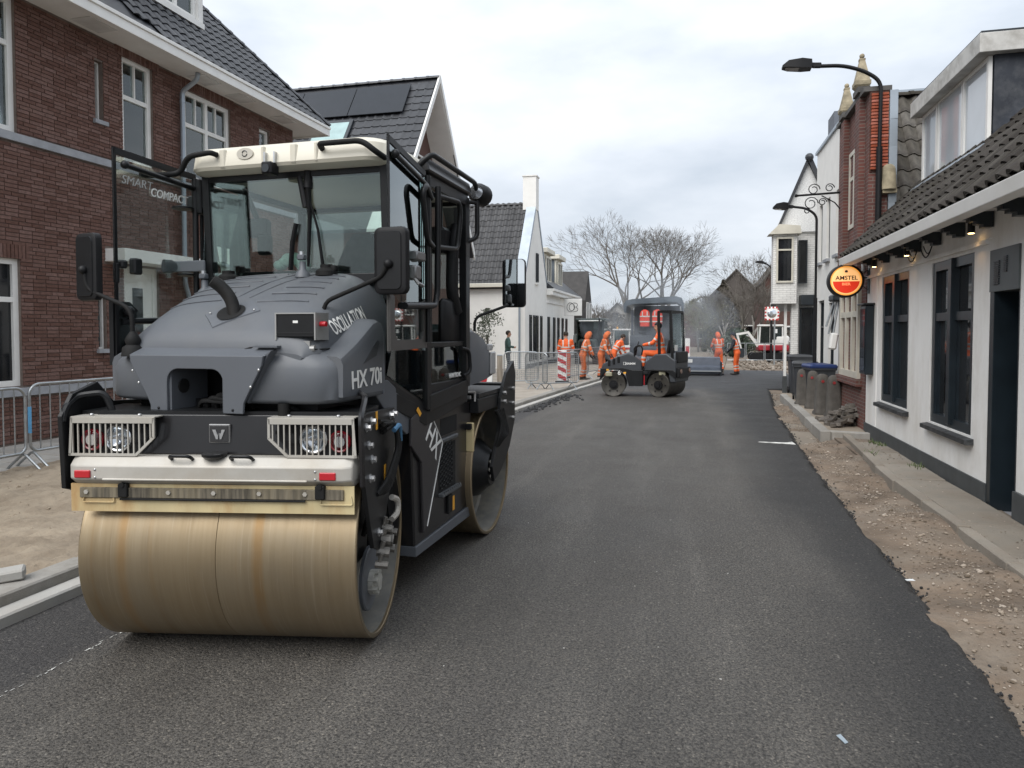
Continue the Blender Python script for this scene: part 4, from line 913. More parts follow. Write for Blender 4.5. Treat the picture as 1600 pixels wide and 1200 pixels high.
# white brick house with bay
vb = thing('white_brick_house', 'white painted brick house with steep shingled gable and projecting corner bay', 'house', (2.5, 22, 0))
MB().prism([(2.52, 22), (5.2, 22.3), (5.6, 30), (3.55, 30)], (2.6, 4.75), lambda a, b, t: (a, b, t)).prism([(2.90, 22), (5.2, 22.3), (5.6, 30), (4.0, 30)], (-.1, 2.598), lambda a, b, t: (a, b, t)).build('wall', m_bkw, vb, 0, True)
FV = frame((0, 21.97, 0), (1, 0, 0), (0, -1, 0))
MB().prism([(2.45, 4.70), (3.32, 6.70), (4.2, 4.70)], (0, .5), lambda a, b, t: (a, 22.0+t, b)).build('gable', mat('white_shingle', (.66, .66, .65), .8, var=.2, vs=26, stretch=(1, 1, 1.6), bump=.8, bs=30), vb, 0, True)
vr = MB(); vr.prism([(2.41, 4.62), (2.48, 4.62), (3.34, 6.70), (3.34, 6.84), (3.29, 6.80)], (-.12, 6), lambda a, b, t: (a+max(0, t)*.12, 22.0+t, b)); vr.prism([(4.3, 4.62), (4.18, 4.62), (3.34, 6.66), (3.34, 6.86), (3.40, 6.84)], (-.12, 6), lambda a, b, t: (a+max(0, t)*.12, 22.0+t, b)); vr.sphere((3.34, 21.86, 6.80), .12, 10, 6); vr.build('roof', m_tile_anth, vb, 0, True)
by = MB(); by.b2((2.36, 21.55, 2.60), (3.0, 22.0, 4.58)); by = by.build('bay', m_bkw, vb, 0, True); mb = MB(); mb.prism([(2.22, 4.58), (3.1, 4.58), (3.06, 4.80), (2.5, 4.86)], (21.4, 22.0), lambda a, b, t: (a, t, b)); mb.build('bay_roof', m_crw, by, 0, True)
FB = frame((0, 21.55, 0), (1, 0, 0), (0, -1, 0)); window(by, FB, 2.44, 2.90, 3.2, 4.5, m_crw, fw=.05, trans=(.72,), rec=-.05, pane=m_pane_dark, name='bay_window')
window(vb, FV, 3.10, 3.34, 3.2, 4.45, m_dark, fw=.03, rec=-.03, pane=m_pane_dark)
mb = MB(); mb.b2((2.90, 21.75, .7), (3.08, 21.99, 2.6)); mb.build('column', m_bkw, vb, 0, True); MB().b2((2.72, 21.85, .5), (2.79, 21.95, 2.6)).build('post', m_white, vb, 0, True); mb = MB(); mb.b2((2.88, 21.73, -.1), (3.10, 21.985, .7)); mb.build('plinth', m_plin, vb, 0, True); MB().b2((2.70, 21.83, -.1), (2.81, 21.97, .5)).build('plinth', m_plin, vb, 0, True)
MB().b2((3.12, 21.5, 2.55), (3.9, 21.98, 2.85)).build('canopy', m_dark, vb, 0, True, bevel=.02); window(vb, FV, 3.15, 3.55, .2, 2.5, m_dark, fw=.05, rec=-.03, pane=m_pane_dark, name='door')
# bollards
bm = None
def bollard(label, x, y, first=None):
    t = thing('bollard', label, 'bollard', (x, y, .07), R.uniform(-.2, .2), 'stone bollards beside the brick heap')
    q = lambda w, d, z: [(w*math.cos(a)/max(abs(math.cos(a)), abs(math.sin(a)))**.85, d*math.sin(a)/max(abs(math.cos(a)), abs(math.sin(a)))**.85, z) for a in [2*PI*k/20 for k in range(20)]]
    mb = MB(); mb.loft([q(.17, .17, -.05), q(.17, .17, .05), q(.14, .14, .09), q(.118, .118, .70), q(.11, .11, .76), q(.085, .085, .82), q(.04, .04, .85)]); mb.build('shaft', mat('bollard_stone', (.068, .061, .053), .85, var=.25, vs=7, bump=.5, bs=50, dirt=(.12, .108, .09), dfac=.4), t, 40)
    MB().cyl((-.02, -.118, .70), (-.02, -.13, .70), .03, n=12).build('reflector', mat('dull_red', (.28, .03, .03), .4), t)
for x, y, l in ((2.62, 17.7, 'farthest stone bollard in front of the grey wheelie bin'), (2.73, 16.95, 'stone bollard before the gap between the two wheelie bins'), (2.72, 15.75, 'stone bollard in front of the blue lidded bin'), (2.87, 15.35, 'nearest stone bollard touching the heap of paving bricks')): bollard(l, x, y)
# wheelie bins
def bin_(label, x, y, rz, lid, h=1.0, w=.56, mark=False):
    t = thing('wheelie_bin', label, 'bin', (x, y, .05), rz, 'wheelie bins along the house fronts'); d = .66
    q = lambda k, z: [(a*w/2*k, b*d/2*k, z) for a, b in ((-1, -.9), (-.9, -1), (.9, -1), (1, -.9), (1, .9), (.9, 1), (-.9, 1), (-1, .9))]
    MB().loft([q(.80, .06), q(.97, h-.14), q(1.05, h-.13), q(1.05, h-.08)]).build('body', m_rubber_b, t, 30)
    mb = MB(); mb.loft([q(1.07, h-.08), q(1.09, h-.04), q(1.0, h), q(.5, h+.02)]); mb.build('lid', lid, t, 30)
    mb = MB(); mb.tube([(-w*.4, d*.55, h-.1), (w*.4, d*.55, h-.1)], .015, 6); mb.build('handle', m_rubber_b, t)
    for s in (-1, 1): MB().cyl((s*w*.42, d*.36, .1), (s*w*.5, d*.36, .1), .1, n=14).build('wheel', m_black, t)
    if mark: MB().prism([(-.05, .45), (.05, .45), (.06, .52), (0, .6), (-.06, .52)], (-d/2*.93, -d/2*.93-.012), lambda a, b, z: (a, z, b)).build('emblem', mat('emblem_white', (.6, .6, .6), .5), t)
m_rubber_b = mat('bin_grey', (.035, .038, .043), .5, var=.15)
bin_('dark wheelie bin with blue lid behind the stone bollards', 2.95, 17.5, .15, mat('bin_blue', (.012, .03, .12), .4)); bin_('dark wheelie bin with grey lid beside the blue lidded bin', 2.86, 18.9, -.1, m_rubber_b); bin_('black wheelie bin with white emblem by the white brick house', 3.02, 20.95, 0, m_rubber_b, 1.1, .56, True)
# heap of paving bricks
m_clk = mat('clinker', (.095, .082, .07), .9, var=.25, vs=14, rnd=.4, bump=.4, bs=60, dirt=(.24, .21, .17), dfac=.4, dscale=6)
ck = MB().cbox((0, 0, 0), (.20, .10, .065), .006).mesh('paving_brick', m_clk, 30)
r3 = random.Random(11); n = 0
for lay in range(6):
    lim = 1-lay*.155
    for k in range(int(20*lim*lim)+3):
        x = 2.76+r3.uniform(-.26, .26)*lim+.03*lay; y = 14.15+r3.uniform(-.55, .55)*lim
        o = link(bpy.data.objects.new('paving_brick', ck)); place(o, None, (x, y, .11+lay*.062+r3.uniform(-.01, .01)), (r3.uniform(-.35, .35), r3.uniform(-.35, .35), r3.uniform(0, 3.1)))
        tag(o, 'worn grey brown paving brick in the heap against the brick house', 'paving brick', 'paving bricks heaped beside the bollards'); n += 1
# traffic mirror
mr = thing('traffic_mirror', 'square traffic mirror with red and white chequered frame on a pole', 'mirror', (4.35, 40, 0)); MB().tube([(4.5, 40.05, 0), (4.5, 40.05, 3.0)], .04, 8).build('pole', m_metal, mr, world=True)
MB().cbox((4.35, 40, 2.76), (.72, .06, .72), .05).build('backing', m_white, mr, 0, True)
rm = MB()
for k in range(4):
    for s in (-1, 1): rm.b2((4.35-.34+.18*k, 39.955, 2.76+s*.32-.04), (4.35-.34+.18*k+.09, 39.968, 2.76+s*.32+.04)); rm.b2((4.35+s*.32-.04, 39.955, 2.76-.34+.18*k), (4.35+s*.32+.04, 39.968, 2.76-.34+.18*k+.09))
rm.build('red_marking', mat('sign_red_paint', (.45, .02, .02), .5), mr, 0, True, kind='stuff'); MB().sphere((4.35, 40.0, 2.76), .27, 20, 10, sc=(1, .25, 1)).build('mirror_glass', mat('mirror_glass', (.75, .78, .8), .02, 1.0, var=.0), mr, 60, True)

# ---------------------------------------------------------------- trees and far background
m_bark = mat('bark', (.125, .115, .10), .9, var=.2, vs=3); m_twig = mat('twig', (.115, .102, .088), .9); m_birch = mat('birch_bark', (.36, .34, .31), .8, var=.4, vs=4)
def bare_tree(label, x, y, H, r, seed, spread=.62, trunk=.34, lev=6, bark=None, group='bare trees beyond the paver', tw=None, kids=3):
    rr = random.Random(seed); t = thing('bare_tree', label, 'tree', (x, y, -.1), group=group); A, B = MB(), MB()
    def grow(p, d, L, r, k):
        pts = [p]; q = p; dd = d
        seg = 3 if k > 1 else 2
        for i in range(seg):
            dd = (dd+Vector((rr.gauss(0, .10), rr.gauss(0, .10), rr.gauss(0, .05)+.03*k/ lev))).normalized(); q = q+dd*(L/seg); pts.append(q)
        r1 = r*.72; (A if k >= lev-1 else B).tube(pts, [r+(r1-r)*i/seg for i in range(seg+1)], 7 if k >= lev-1 else (5 if k > 2 else 3), cap=False)
        if k == 0: return
        n = kids + (1 if k == lev-0 else 0) + (1 if rr.random() < .68 else 0)
        for i in range(n):
            a = 2*PI*(i/n)+rr.uniform(-.5, .5); u = dd.orthogonal().normalized(); w = dd.cross(u); s = spread*rr.uniform(.55, 1.25)*(.8 if k == lev else 1)
            nd_ = (dd+(u*math.cos(a)+w*math.sin(a))*s).normalized(); nd_.z = nd_.z*.9+.06; st = q if i < 2 or k < 2 else pts[-2].lerp(q, rr.random())
            grow(st, nd_.normalized(), L*rr.uniform(.66, .86), max(.010, r1*rr.uniform(.60, .78)), k-1)
    h0 = H*trunk; grow(Vector((0, 0, 0)), Vector((rr.gauss(0, .03), rr.gauss(0, .03), 1)), h0, r, lev)
    A.build('trunk', bark or m_bark, t, 60); B.build('crown', tw or m_twig, t, 0)
bare_tree('large bare tree left of the paver canopy with wide open crown', -5.2, 62, 13.0, .30, 21, .52, .25, 7, kids=2)
bare_tree('tallest bare tree right above the paver canopy', -2.35, 64, 13.6, .32, 8, .50, .25, 7, kids=2)
bare_tree('small bare birch standing beyond the two workers by the screed', 2.9, 58, 8.4, .12, 5, .45, .20, 5, m_birch)
bare_tree('slim pale birch leaning left behind the mini excavator', 5.0, 60, 8.6, .12, 15, .42, .21, 5, m_birch)
bare_tree('thin bare tree with greenish twigs in front of the dark far house', .9, 66, 7.8, .11, 17, .5, .19, 5, None, tw=mat('green_twig', (.18, .17, .09), .9))
bare_tree('young bare tree rising beside the dark timbered facade', -7.6, 60, 6.4, .09, 31, .5, .2, 5)
bare_tree('bare tree behind the far brick house at the bend of the street', 7.6, 72, 10.5, .17, 41, .5, .2, 5)
bare_tree('bushy bare tree standing right in front of the dark steep far house', 4.4, 66, 11, .15, 57, .5, .24, 6, None, kids=2)
bare_tree('bare tree with many fine twigs above the mini excavator', 6.1, 63, 10.5, .15, 63, .5, .24, 6, None, kids=2)
# evergreen and shrubs
m_leaf = mat('evergreen', (.03, .045, .024), .8, rnd=.5); m_leaf2 = mat('olive_leaf', (.10, .115, .075), .7, rnd=.4)
def leaf_mass(t, name, m, c, sx, sy, sz, n, s, cone=False, seed=1, trunk=True):
    rr = random.Random(seed); mb = MB(); cl = [(rr.gauss(0, .45), rr.gauss(0, .45), rr.random()) for k in range(26)]
    for k in range(n):
        cx, cy, cz = cl[rr.randrange(26)]; z = min(1, max(0, cz+rr.gauss(0, .10))); w = (1-z)**.8 if cone else math.sqrt(max(.02, 1-(2*z-1)**2))
        p = Vector((c[0]+sx*w*(cx+rr.gauss(0, .2)), c[1]+sy*w*(cy+rr.gauss(0, .2)), c[2]+sz*z)); a = Vector((rr.gauss(0, 1), rr.gauss(0, 1), rr.gauss(0, 1))).normalized(); b = a.orthogonal().normalized()
        mb.add([p-a*s, p+b*s*.5, p+a*s, p-b*s*.5], [(0, 1, 2, 3)])
    mb.build(name, m, t, 0, True)
    if trunk: MB().tube([(c[0], c[1], -.1), (c[0], c[1], c[2]+sz*.4)], .08*sx if sx > 1 else .05, 6).build('trunk', m_bark, t, 0, True)
t = thing('conifer', 'dark pointed evergreen in front of the far dark house', 'tree', (3.4, 76, 0)); leaf_mass(t, 'crown', mat('brownish_evergreen', (.075, .064, .048), .8, rnd=.4), (3.5, 76, 1.2), 2.2, 1.5, 5.8, 2600, .22, True, 3)
t = thing('olive_bush', 'small grey green bush by the white house behind the roller', 'bush', (-7.35, 27, 0)); leaf_mass(t, 'foliage', m_leaf2, (-7.75, 27, 1.0), .75, .6, 1.7, 900, .05, False, 6)
for i, (x, y, sx, h, m, l) in enumerate(((-7, 70, 2.6, 3.6, mat('brown_brush', (.105, .088, .066), .9, rnd=.4), 'brown leafless shrub mass beside the dark timbered facade'), (-2.2, 56, 1.7, 3.2, mat('grey_brush', (.10, .105, .085), .9, rnd=.4), 'grey green shrub below the bare trees behind the paver'), (1.5, 68, 2.4, 5.0, mat('yellow_brush', (.13, .125, .06), .9, rnd=.4), 'yellowish green shrub below the dark far house'), (3.4, 52, 1.6, 2.0, m_leaf, 'dark green hedge behind the two workers'), (6.0, 58, 1.6, 2.4, mat('brown_brush2', (.09, .075, .055), .9, rnd=.4), 'brown shrub behind the mini excavator'))):
    t = thing('shrub', l, 'shrub', (x, y, 0)); leaf_mass(t, 'foliage', m, (x, y, .0), sx, sx*.7, h, 2200, .11, False, 50+i)
def far_house(name, label, X, Y, w, d, ze, zr, wm, rm_, rot=0, wins=(), ridge_x=True):
    h = thing(name, label, 'house', (X, Y, -.1), rot)
    MB().prism([(-d/2, 0), (d/2, 0), (d/2, ze), (0, zr), (-d/2, ze)] if ridge_x else [(-w/2, 0), (w/2, 0), (w/2, ze), (0, zr), (-w/2, ze)], (-(w if ridge_x else d)/2, (w if ridge_x else d)/2), (lambda a, b, t: (t, a, b)) if ridge_x else (lambda a, b, t: (a, t, b))).build('wall', wm, h, 0)
    mb = MB(); e = .3
    for s in (-1, 1):
        if ridge_x: q = [(-w/2-e, s*(d/2+e), ze-.25), (w/2+e, s*(d/2+e), ze-.25), (w/2+e, 0, zr+.1), (-w/2-e, 0, zr+.1)]
        else: q = [(s*(w/2+e), -d/2-e, ze-.25), (s*(w/2+e), d/2+e, ze-.25), (0, d/2+e, zr+.1), (0, -d/2-e, zr+.1)]
        mb.add(q+[(a, b, c-.15) for a, b, c in q], [(0, 1, 2, 3), (7, 6, 5, 4), (0, 4, 5, 1), (1, 5, 6, 2), (2, 6, 7, 3), (3, 7, 4, 0)])
    mb.build('roof', rm_, h, 0)
    for x, z, ww, hh in wins:
        f = MB(); f.b2((x-ww/2, -d/2-.06, z), (x+ww/2, -d/2-.01, z+hh)); f = f.build('window', m_white, h, 0); MB().b2((x-ww/2+.12, -d/2-.075, z+.12), (x+ww/2-.12, -d/2-.06, z+hh-.12)).build('pane', m_pane_dark, h if False else f, 0)
m_far_br = mat('far_brick', (.10, .055, .045), .9, var=.2); m_far_rf = mat('far_roof', (.10, .092, .085), .85, var=.2, vs=1)
far_house('far_house', 'dark steep roofed house with two white windows far down the street', 5.0, 84, 6.5, 8, 5.2, 8.6, mat('far_dark_wall', (.09, .078, .07), .9), m_far_rf, 0, ((-2.2, 3.3, .9, 1.6), (-.6, 3.3, .9, 1.6), (1.4, 1, 1.0, 1.6)), False)
far_house('far_house', 'low grey roofed house left of the dark far house', .6, 92, 5, 7, 3.0, 5.8, m_far_br, m_far_rf, 0, ((-1.4, 1, .9, 1.3), (.9, 1, .9, 1.3)), False)
far_house('far_house', 'red brown brick house behind the traffic mirror', 7.9, 70, 3.0, 10, 6.4, 8.4, m_far_br, m_far_rf, 0, ((-.6, 3.4, .8, 1.4), (.7, 1, .8, 1.4)), False)
far_house('far_house', 'pale low house half hidden behind the bare trees', -9.0, 96, 4.6, 7, 3.2, 5.6, mat('far_pale', (.3, .29, .27), .9), m_far_rf, 0, ((-1.2, 1, .9, 1.3), (.8, 1, .9, 1.3)), False)
# far wood: one mass of leafless brush
rr = random.Random(77); mb = MB()
for k in range(9000):
    x = rr.uniform(-34, 22); y = rr.uniform(98, 118); h = 4.2+1.6*math.sin(x*.45)+1.0*math.sin(x*1.3+1)+.7*math.sin(x*2.9); z = h*rr.random()**1.3; p = Vector((x, y, z-.2)); d = Vector((rr.gauss(0, .5), 0, 1)).normalized()*rr.uniform(.4, 1.3); w = Vector((.035, 0, 0))
    mb.add([p-w, p+w, p+d], [(0, 1, 2)])
mb.build('far_wood', mat('far_brush', (.12, .105, .088), .9, rnd=.35), smooth=0, kind='stuff')

# ---------------------------------------------------------------- fences, boards
def barrier(label, x, y, rz, L=2.3, h=1.08, n=18, near=False, plate=False, tape=False, mesh_=False):
    t = thing('crowd_barrier', label, 'barrier', (x, y, .08), rz, 'galvanised barriers along the works')
    MB().tube([(.06, 0, .22), (.0, 0, .28), (.0, 0, h-.08), (.08, 0, h), (L-.08, 0, h), (L, 0, h-.08), (L, 0, .28), (L-.06, 0, .22)], .019, 8, .09, 4, closed=True).build('frame', m_metal, t, 60)
    if near:
        b = MB().cyl((0, 0, .22), (0, 0, h), .0085, n=7).mesh('bar', m_metal, 60)
        for k in range(1, n): o = link(bpy.data.objects.new('bar', b)); place(o, t, (L*k/n, 0, 0))
    else:
        mb = MB()
        for k in range(1, n*2 if mesh_ else n): mb.cyl((L*k/(n*2 if mesh_ else n), 0, .22), (L*k/(n*2 if mesh_ else n), 0, h), .006, n=4)
        if mesh_:
            for k in range(1, 14): mb.cyl((0, 0, .22+(h-.22)*k/14), (L, 0, .22+(h-.22)*k/14), .005, n=4)
        mb.build('infill_bars', m_metal, t, 0, kind='stuff')
    for u in (.22, L-.22) if not near else (.03, L-.03): MB().tube([(u, -.28, .01), (u, -.22, .06), (u, 0, .22), (u, .22, .06), (u, .28, .01)], .016, 7, .06).build('foot', m_metal, t, 60)
    if plate: MB().cbox((L*.72, -.015, h-.10), (.26, .006, .15), .004).build('name_plate', m_metal, t, 0)
    if tape: MB().cyl((.0, 0, .45), (.0, 0, .78), .0205, n=10).build('blue_tape', mat('blue_tape', (.12, .38, .66), .5), t)
barrier('galvanised crowd barrier with blue tape standing on the sand before the brick house', -7.98, 7.05, rad(86), 2.5, 1.06, 18, True, True, True)
barrier('galvanised crowd barrier cut by the left edge of the photo', -8.06, 4.45, rad(87), 2.5, 1.03, 18, True)
for x, y, rz, L, l in ((-5.42, 20.7, .35, 1.05, 'mesh barrier leaning nearest the big roller on the far kerb'), (-4.62, 20.1, -.35, .75, 'mesh barrier turned towards the road, second from the big roller'), (-4.05, 19.9, .7, 1.2, 'mesh barrier beside the red and white board'), (-4.0, 22.9, 1.35, 2.4, 'mesh barrier behind the red and white board'), (-3.7, 25.6, 1.4, 2.2, 'mesh barrier behind the bending workers')): barrier(l, x, y, rz, L, 1.1, 9, False, mesh_=True)
def board(label, x, y, w, h, z0, rz=0, horiz=False):
    t = thing('warning_board', label, 'warning board', (x, y, .1), rz); MB().cbox((0, 0, z0+h/2), (w, .035, h), .008).build('board', mat('board_white', (.7, .7, .68), .5), t, 30)
    n = 4 if not horiz else 6
    for k in range(n):
        if not horiz: s = h/n; a = z0+s*k; q = [(-w/2+.012, a+s*.62), (w/2-.012, a+s*.12), (w/2-.012, a+s*.62), (-w/2+.012, a+s*1.0 if k == n-1 else a+s*1.12)]
        else: s = w/n; a = -w/2+s*k; q = [(a, z0+.01), (a+s*.5, z0+.01), (a+s*.7, z0+h-.01), (a+s*.2, z0+h-.01)]
        MB().prism(q, (-.019, -.022), lambda a, b, d: (a, d, b)).build('red_stripe', mat('stripe_red', (.40, .012, .02), .45), t, 0)
    if not horiz: MB().cbox((0, 0, .04), (.4, .3, .08), .02).build('foot', m_black, t, 30)
    else:
        for s in (-1, 1): MB().b2((s*w*.4-.03, .02, 0), (s*w*.4+.03, .06, z0+h*.9)).build('post', m_metal, t, 0)
board('upright red and white striped board on the far kerb by the workers', -4.02, 22.9, .30, 1.05, .03); board('low red and white plank barrier behind the rear drum of the big roller', -4.9, 14.6, 1.6, .26, .58, .1, True)
for i, (x, y, h, l) in enumerate(((-4.62, 16.2, 1.15, 'weathered wooden post beside the rear hood of the big roller'), (-4.40, 16.4, 1.22, 'second weathered wooden post, nearer the road'))):
    t = thing('wooden_post', l, 'post', (x, y, 0)); MB().cbox((0, 0, h/2), (.13, .13, h), .01, (0, 0, .3)).build('shaft', mat('weathered_wood', (.25, .215, .175), .85, var=.3, vs=18, stretch=(1, 1, .1)), t, 0); MB().cbox((0, 0, h+.01), (.135, .135, .02), .008, (0, 0, .3)).build('cap', m_zinc, t, 0)

# ---------------------------------------------------------------- the big tandem roller
PHI, THE = rad(1.5), rad(11)
RO = Vector((-2.51, 3.74, 0)); RZ = -PHI; FZ = THE+PHI          # chassis yaw, extra yaw of the steered front frame
ro = thing('road_roller', 'large grey tandem road roller with glazed cab and brown steel drums parked on the asphalt', 'road roller', RO, RZ)
m_grey = mat('machine_grey', (.088, .096, .108), .5, var=.05, vs=2, coat=.03, bump=.06, bs=400, dirt=(.16, .15, .135), dfac=.22, dscale=2.6)
m_grey_flat = mat('machine_grey_plate', (.092, .10, .113), .5, var=.05)
m_blk = mat('machine_black', (.009, .0095, .0105), .42, var=.25, vs=5, coat=.04, spec=.3)
m_blk_gloss = mat('machine_black_gloss', (.013, .0125, .0135), .28, var=.2, coat=.15, spec=.4)
m_rubber = mat('rubber', (.010, .010, .010), .7, spec=.25, var=.25, vs=9)
m_alu = mat('cast_grey', (.44, .42, .38), .5, .25, var=.08, dirt=(.3, .25, .18), dfac=.4, dscale=4)
m_roof = mat('cab_roof_cream', (.60, .565, .47), .42, var=.03, coat=.1)
m_steel = mat('bright_steel', (.55, .56, .57), .3, .8, var=.12, vs=20)
m_bolt = mat('zinc_bolt', (.5, .5, .5), .35, .8)
m_chrome = mat('lamp_reflector', (.75, .77, .8), .12, .9)
m_red = mat('red_reflector', (.42, .012, .02), .25, spec=.7)
m_dred = mat('red_lens', (.22, .01, .018), .2, spec=.7)
m_letter = mat('white_lettering', (.72, .72, .70), .5)
m_cabglass = glass('cab_glass', (.84, .90, .88), 1.5)
m_doorglass = glass('door_glass', (.95, .985, .97), .35); m_doorglass_r = glass('door_glass_reflecting', (.90, .95, .93), 1.5)
m_seat = mat('seat_fabric', (.045, .048, .052), .85, var=.2, vs=20)
def drum_material():
    m = bpy.data.materials.new('drum_steel'); m.use_nodes = True; t = m.node_tree; p = t.nodes['Principled BSDF']; c = N(t, 'ShaderNodeTexCoord')
    def ns(st, sc, det=5, ro_=.6):
        q = N(t, 'ShaderNodeMapping'); q.inputs['Scale'].default_value = st; t.links.new(c.outputs['Object'], q.inputs[0]); n = N(t, 'ShaderNodeTexNoise'); n.inputs['Scale'].default_value = sc; n.inputs['Detail'].default_value = det; n.inputs['Roughness'].default_value = ro_; t.links.new(q.outputs[0], n.inputs[0]); return n.outputs[0]
    def rp(src, st):
        r = N(t, 'ShaderNodeValToRGB'); e = r.color_ramp.elements; e[0].position, e[0].color = st[0][0], (*st[0][1], 1); e[1].position, e[1].color = st[-1][0], (*st[-1][1], 1)
        for a, b in st[1:-1]: x = e.new(a); x.color = (*b, 1)
        t.links.new(src, r.inputs[0]); return r.outputs[0]
    def mx(f, a, b):
        x = N(t, 'ShaderNodeMixRGB'); t.links.new(f, x.inputs[0]); t.links.new(a, x.inputs[1])
        if hasattr(b, 'links'): t.links.new(b, x.inputs[2])
        else: x.inputs[2].default_value = (*b, 1)
        return x.outputs[0]
    a = rp(ns((1, .05, .05), 24, 6), [(.28, (.27, .205, .125)), (.5, (.31, .24, .15)), (.75, (.345, .275, .18))])
    a = mx(rp(ns((1, .03, .03), 7, 3), [(.60, (0, 0, 0)), (.70, (.55, .55, .55))]), a, (.30, .16, .045))
    a = mx(rp(ns((1, 1, 1), 1.7, 6), [(.45, (0, 0, 0)), (.7, (.5, .5, .5))]), a, (.28, .24, .18))
    a = mx(rp(ns((1, .02, .02), 70, 2), [(.62, (0, 0, 0)), (.68, (.35, .35, .35))]), a, (.41, .35, .26))
    sx = N(t, 'ShaderNodeSeparateXYZ'); t.links.new(c.outputs['Object'], sx.inputs[0]); ad = N(t, 'ShaderNodeMath', operation='ADD'); ad.inputs[1].default_value = .51; t.links.new(sx.outputs[0], ad.inputs[0])
    ab = N(t, 'ShaderNodeMath', operation='ABSOLUTE'); t.links.new(ad.outputs[0], ab.inputs[0]); mr = N(t, 'ShaderNodeMapRange'); mr.interpolation_type = 'SMOOTHSTEP'; mr.inputs['From Min'].default_value = .004; mr.inputs['From Max'].default_value = .045; mr.inputs['To Min'].default_value = .75; mr.inputs['To Max'].default_value = 0; t.links.new(ab.outputs[0], mr.inputs[0])
    mu = N(t, 'ShaderNodeMath', operation='MULTIPLY'); t.links.new(mr.outputs[0], mu.inputs[0]); t.links.new(ns((.2, 1, 1), 2.2, 5), mu.inputs[1]); a = mx(mu.outputs[0], a, (.33, .17, .045))
    t.links.new(a, p.inputs['Base Color']); p.inputs['Metallic'].default_value = .8
    r = N(t, 'ShaderNodeMapRange'); r.inputs['To Min'].default_value = .34; r.inputs['To Max'].default_value = .52; t.links.new(ns((1, .1, .1), 12), r.inputs[0]); t.links.new(r.outputs[0], p.inputs['Roughness'])
    b = N(t, 'ShaderNodeBump'); b.inputs['Strength'].default_value = .12; b.inputs['Distance'].default_value = .004; t.links.new(ns((1, .1, .1), 90, 3), b.inputs['Height']); t.links.new(b.outputs[0], p.inputs['Normal'])
    return m
m_drum = drum_material()
m_drum_in = mat('drum_inside', (.19, .185, .17), .6, .3, var=.25, vs=3, dirt=(.30, .27, .21), dfac=.7, dscale=6)
RD = .58
def drum(cy, rz):
    for s in (-1, 1):
        mb = MB(); prof = [(.0006, .40), (.0006, RD-.002), (.002, RD), (.742, RD), (.748, RD-.004), (.748, RD-.024), (.744, RD-.028), (.50, RD-.028)]
        mb.lathe((0, 0, RD), (s, 0, 0), prof, 112)
        o = mb.build('drum_shell', m_drum, ro, 30, rz=rz); o.location = (0, cy, 0); 
        mb = MB(); mb.lathe((0, 0, RD), (s, 0, 0), [(.73, RD-.0285), (.52, RD-.0285), (.50, RD-.05), (.50, .34), (.53, .30), (.53, .10), (.53, 0)], 64)
        q = mb.build('drum_plate', m_drum_in, o, 30)
        if s > 0:
            mb = MB(); mb.lathe((.53, 0, RD), (1, 0, 0), [(0, .26), (.02, .26), (.02, .22), (.05, .20), (.05, .0)], 32); mb.build('hub_plate', m_grey_flat, o, 30)
fr = dict(rz=FZ)
drum(0, FZ); drum(2.32, rad(.5))
# --- front steering frame (own yaw)
def fp(name, mb, m, parent=None, **k):
    if parent is None: return mb.build(name, m, ro, rz=FZ, **k)
    return mb.build(name, m, parent, **k)
# bumper
mb = MB()
prof = [(-.60, 1.00), (-.645, 1.035), (-.645, 1.105), (-.60, 1.15), (-.40, 1.15), (-.40, 1.00)]
rings = []
for x, dy, dz in ((-.775, .10, 0), (-.745, .02, 0), (-.70, 0, 0), (.70, 0, 0), (.745, .02, 0), (.775, .10, 0)): rings.append([(x, y+dy, 1.075+(z-1.075)*(1 if abs(x) < .76 else .55)) for y, z in prof])
mb.loft(rings); bump = fp('bumper', mb, m_alu, smooth=25, bevel=.006)
for x in (-.665, .625): fp('reflector', MB().cbox((x, -.648, 1.062), (.085, .012, .04), .004), m_red, bump)
for x in (-.60, .56):
    for z in (1.045, 1.085): fp('bolt', MB().sphere((x, -.646, z), .007, 8, 5, sc=(1, .6, 1)), m_bolt, bump, smooth=60)
fp('bumper_rib', MB().cbox((-.02, -.648, 1.035), (1.08, .01, .012), .004), m_alu, bump)
# black nose panel with badge
mb = MB(); mb.prism([(-.74, 1.15), (.74, 1.15), (.74, 1.30), (.66, 1.36), (-.66, 1.36), (-.74, 1.30)], (-.545, -.50), lambda a, b, t: (a, t+(b-1.15)*.12, b)); nose = fp('nose_panel', mb, m_blk_gloss, smooth=20, bevel=.006)
mb = MB(); mb.cbox((.015, -.535, 1.262), (.115, .02, .10), .004); badge = fp('badge', mb, mat('badge_frame', (.25, .25, .25), .3, .7), nose)
fp('badge_field', MB().cbox((.015, -.546, 1.262), (.10, .006, .086), .002), mat('badge_field', (.05, .05, .052), .35, .4), nose)
mb = MB()
for pl in ([(-.034, .022), (-.016, .022), (-.006, -.008), (.0, .006), (-.004, -.028), (-.014, -.028)], [(.034, .022), (.016, .022), (.012, -.0), (.004, .004), (.006, -.028), (.014, -.028)]):
    mb.prism(pl, (-.5495, -.553), lambda a, b, t: (.015+a, t, 1.262+b))
fp('badge_emblem', mb, m_steel, nose, smooth=0)
# latch handle and grab hooks
mb = MB(); mb.lathe((.015, -.60, 1.155), (0, 0, 1), [(-.02, .01), (-.015, .045), (0, .062), (.012, .064), (.016, .055)], 20, cap=(True, True)); fp('bonnet_latch', mb, m_blk, None)
for x in (-.15, .17):
    mb = MB(); mb.tube([(x-.055, -.60, 1.13), (x-.055, -.65, 1.16), (x+.055, -.65, 1.16), (x+.055, -.60, 1.13)], .009, 8, .025); fp('grab_hook', mb, m_blk)
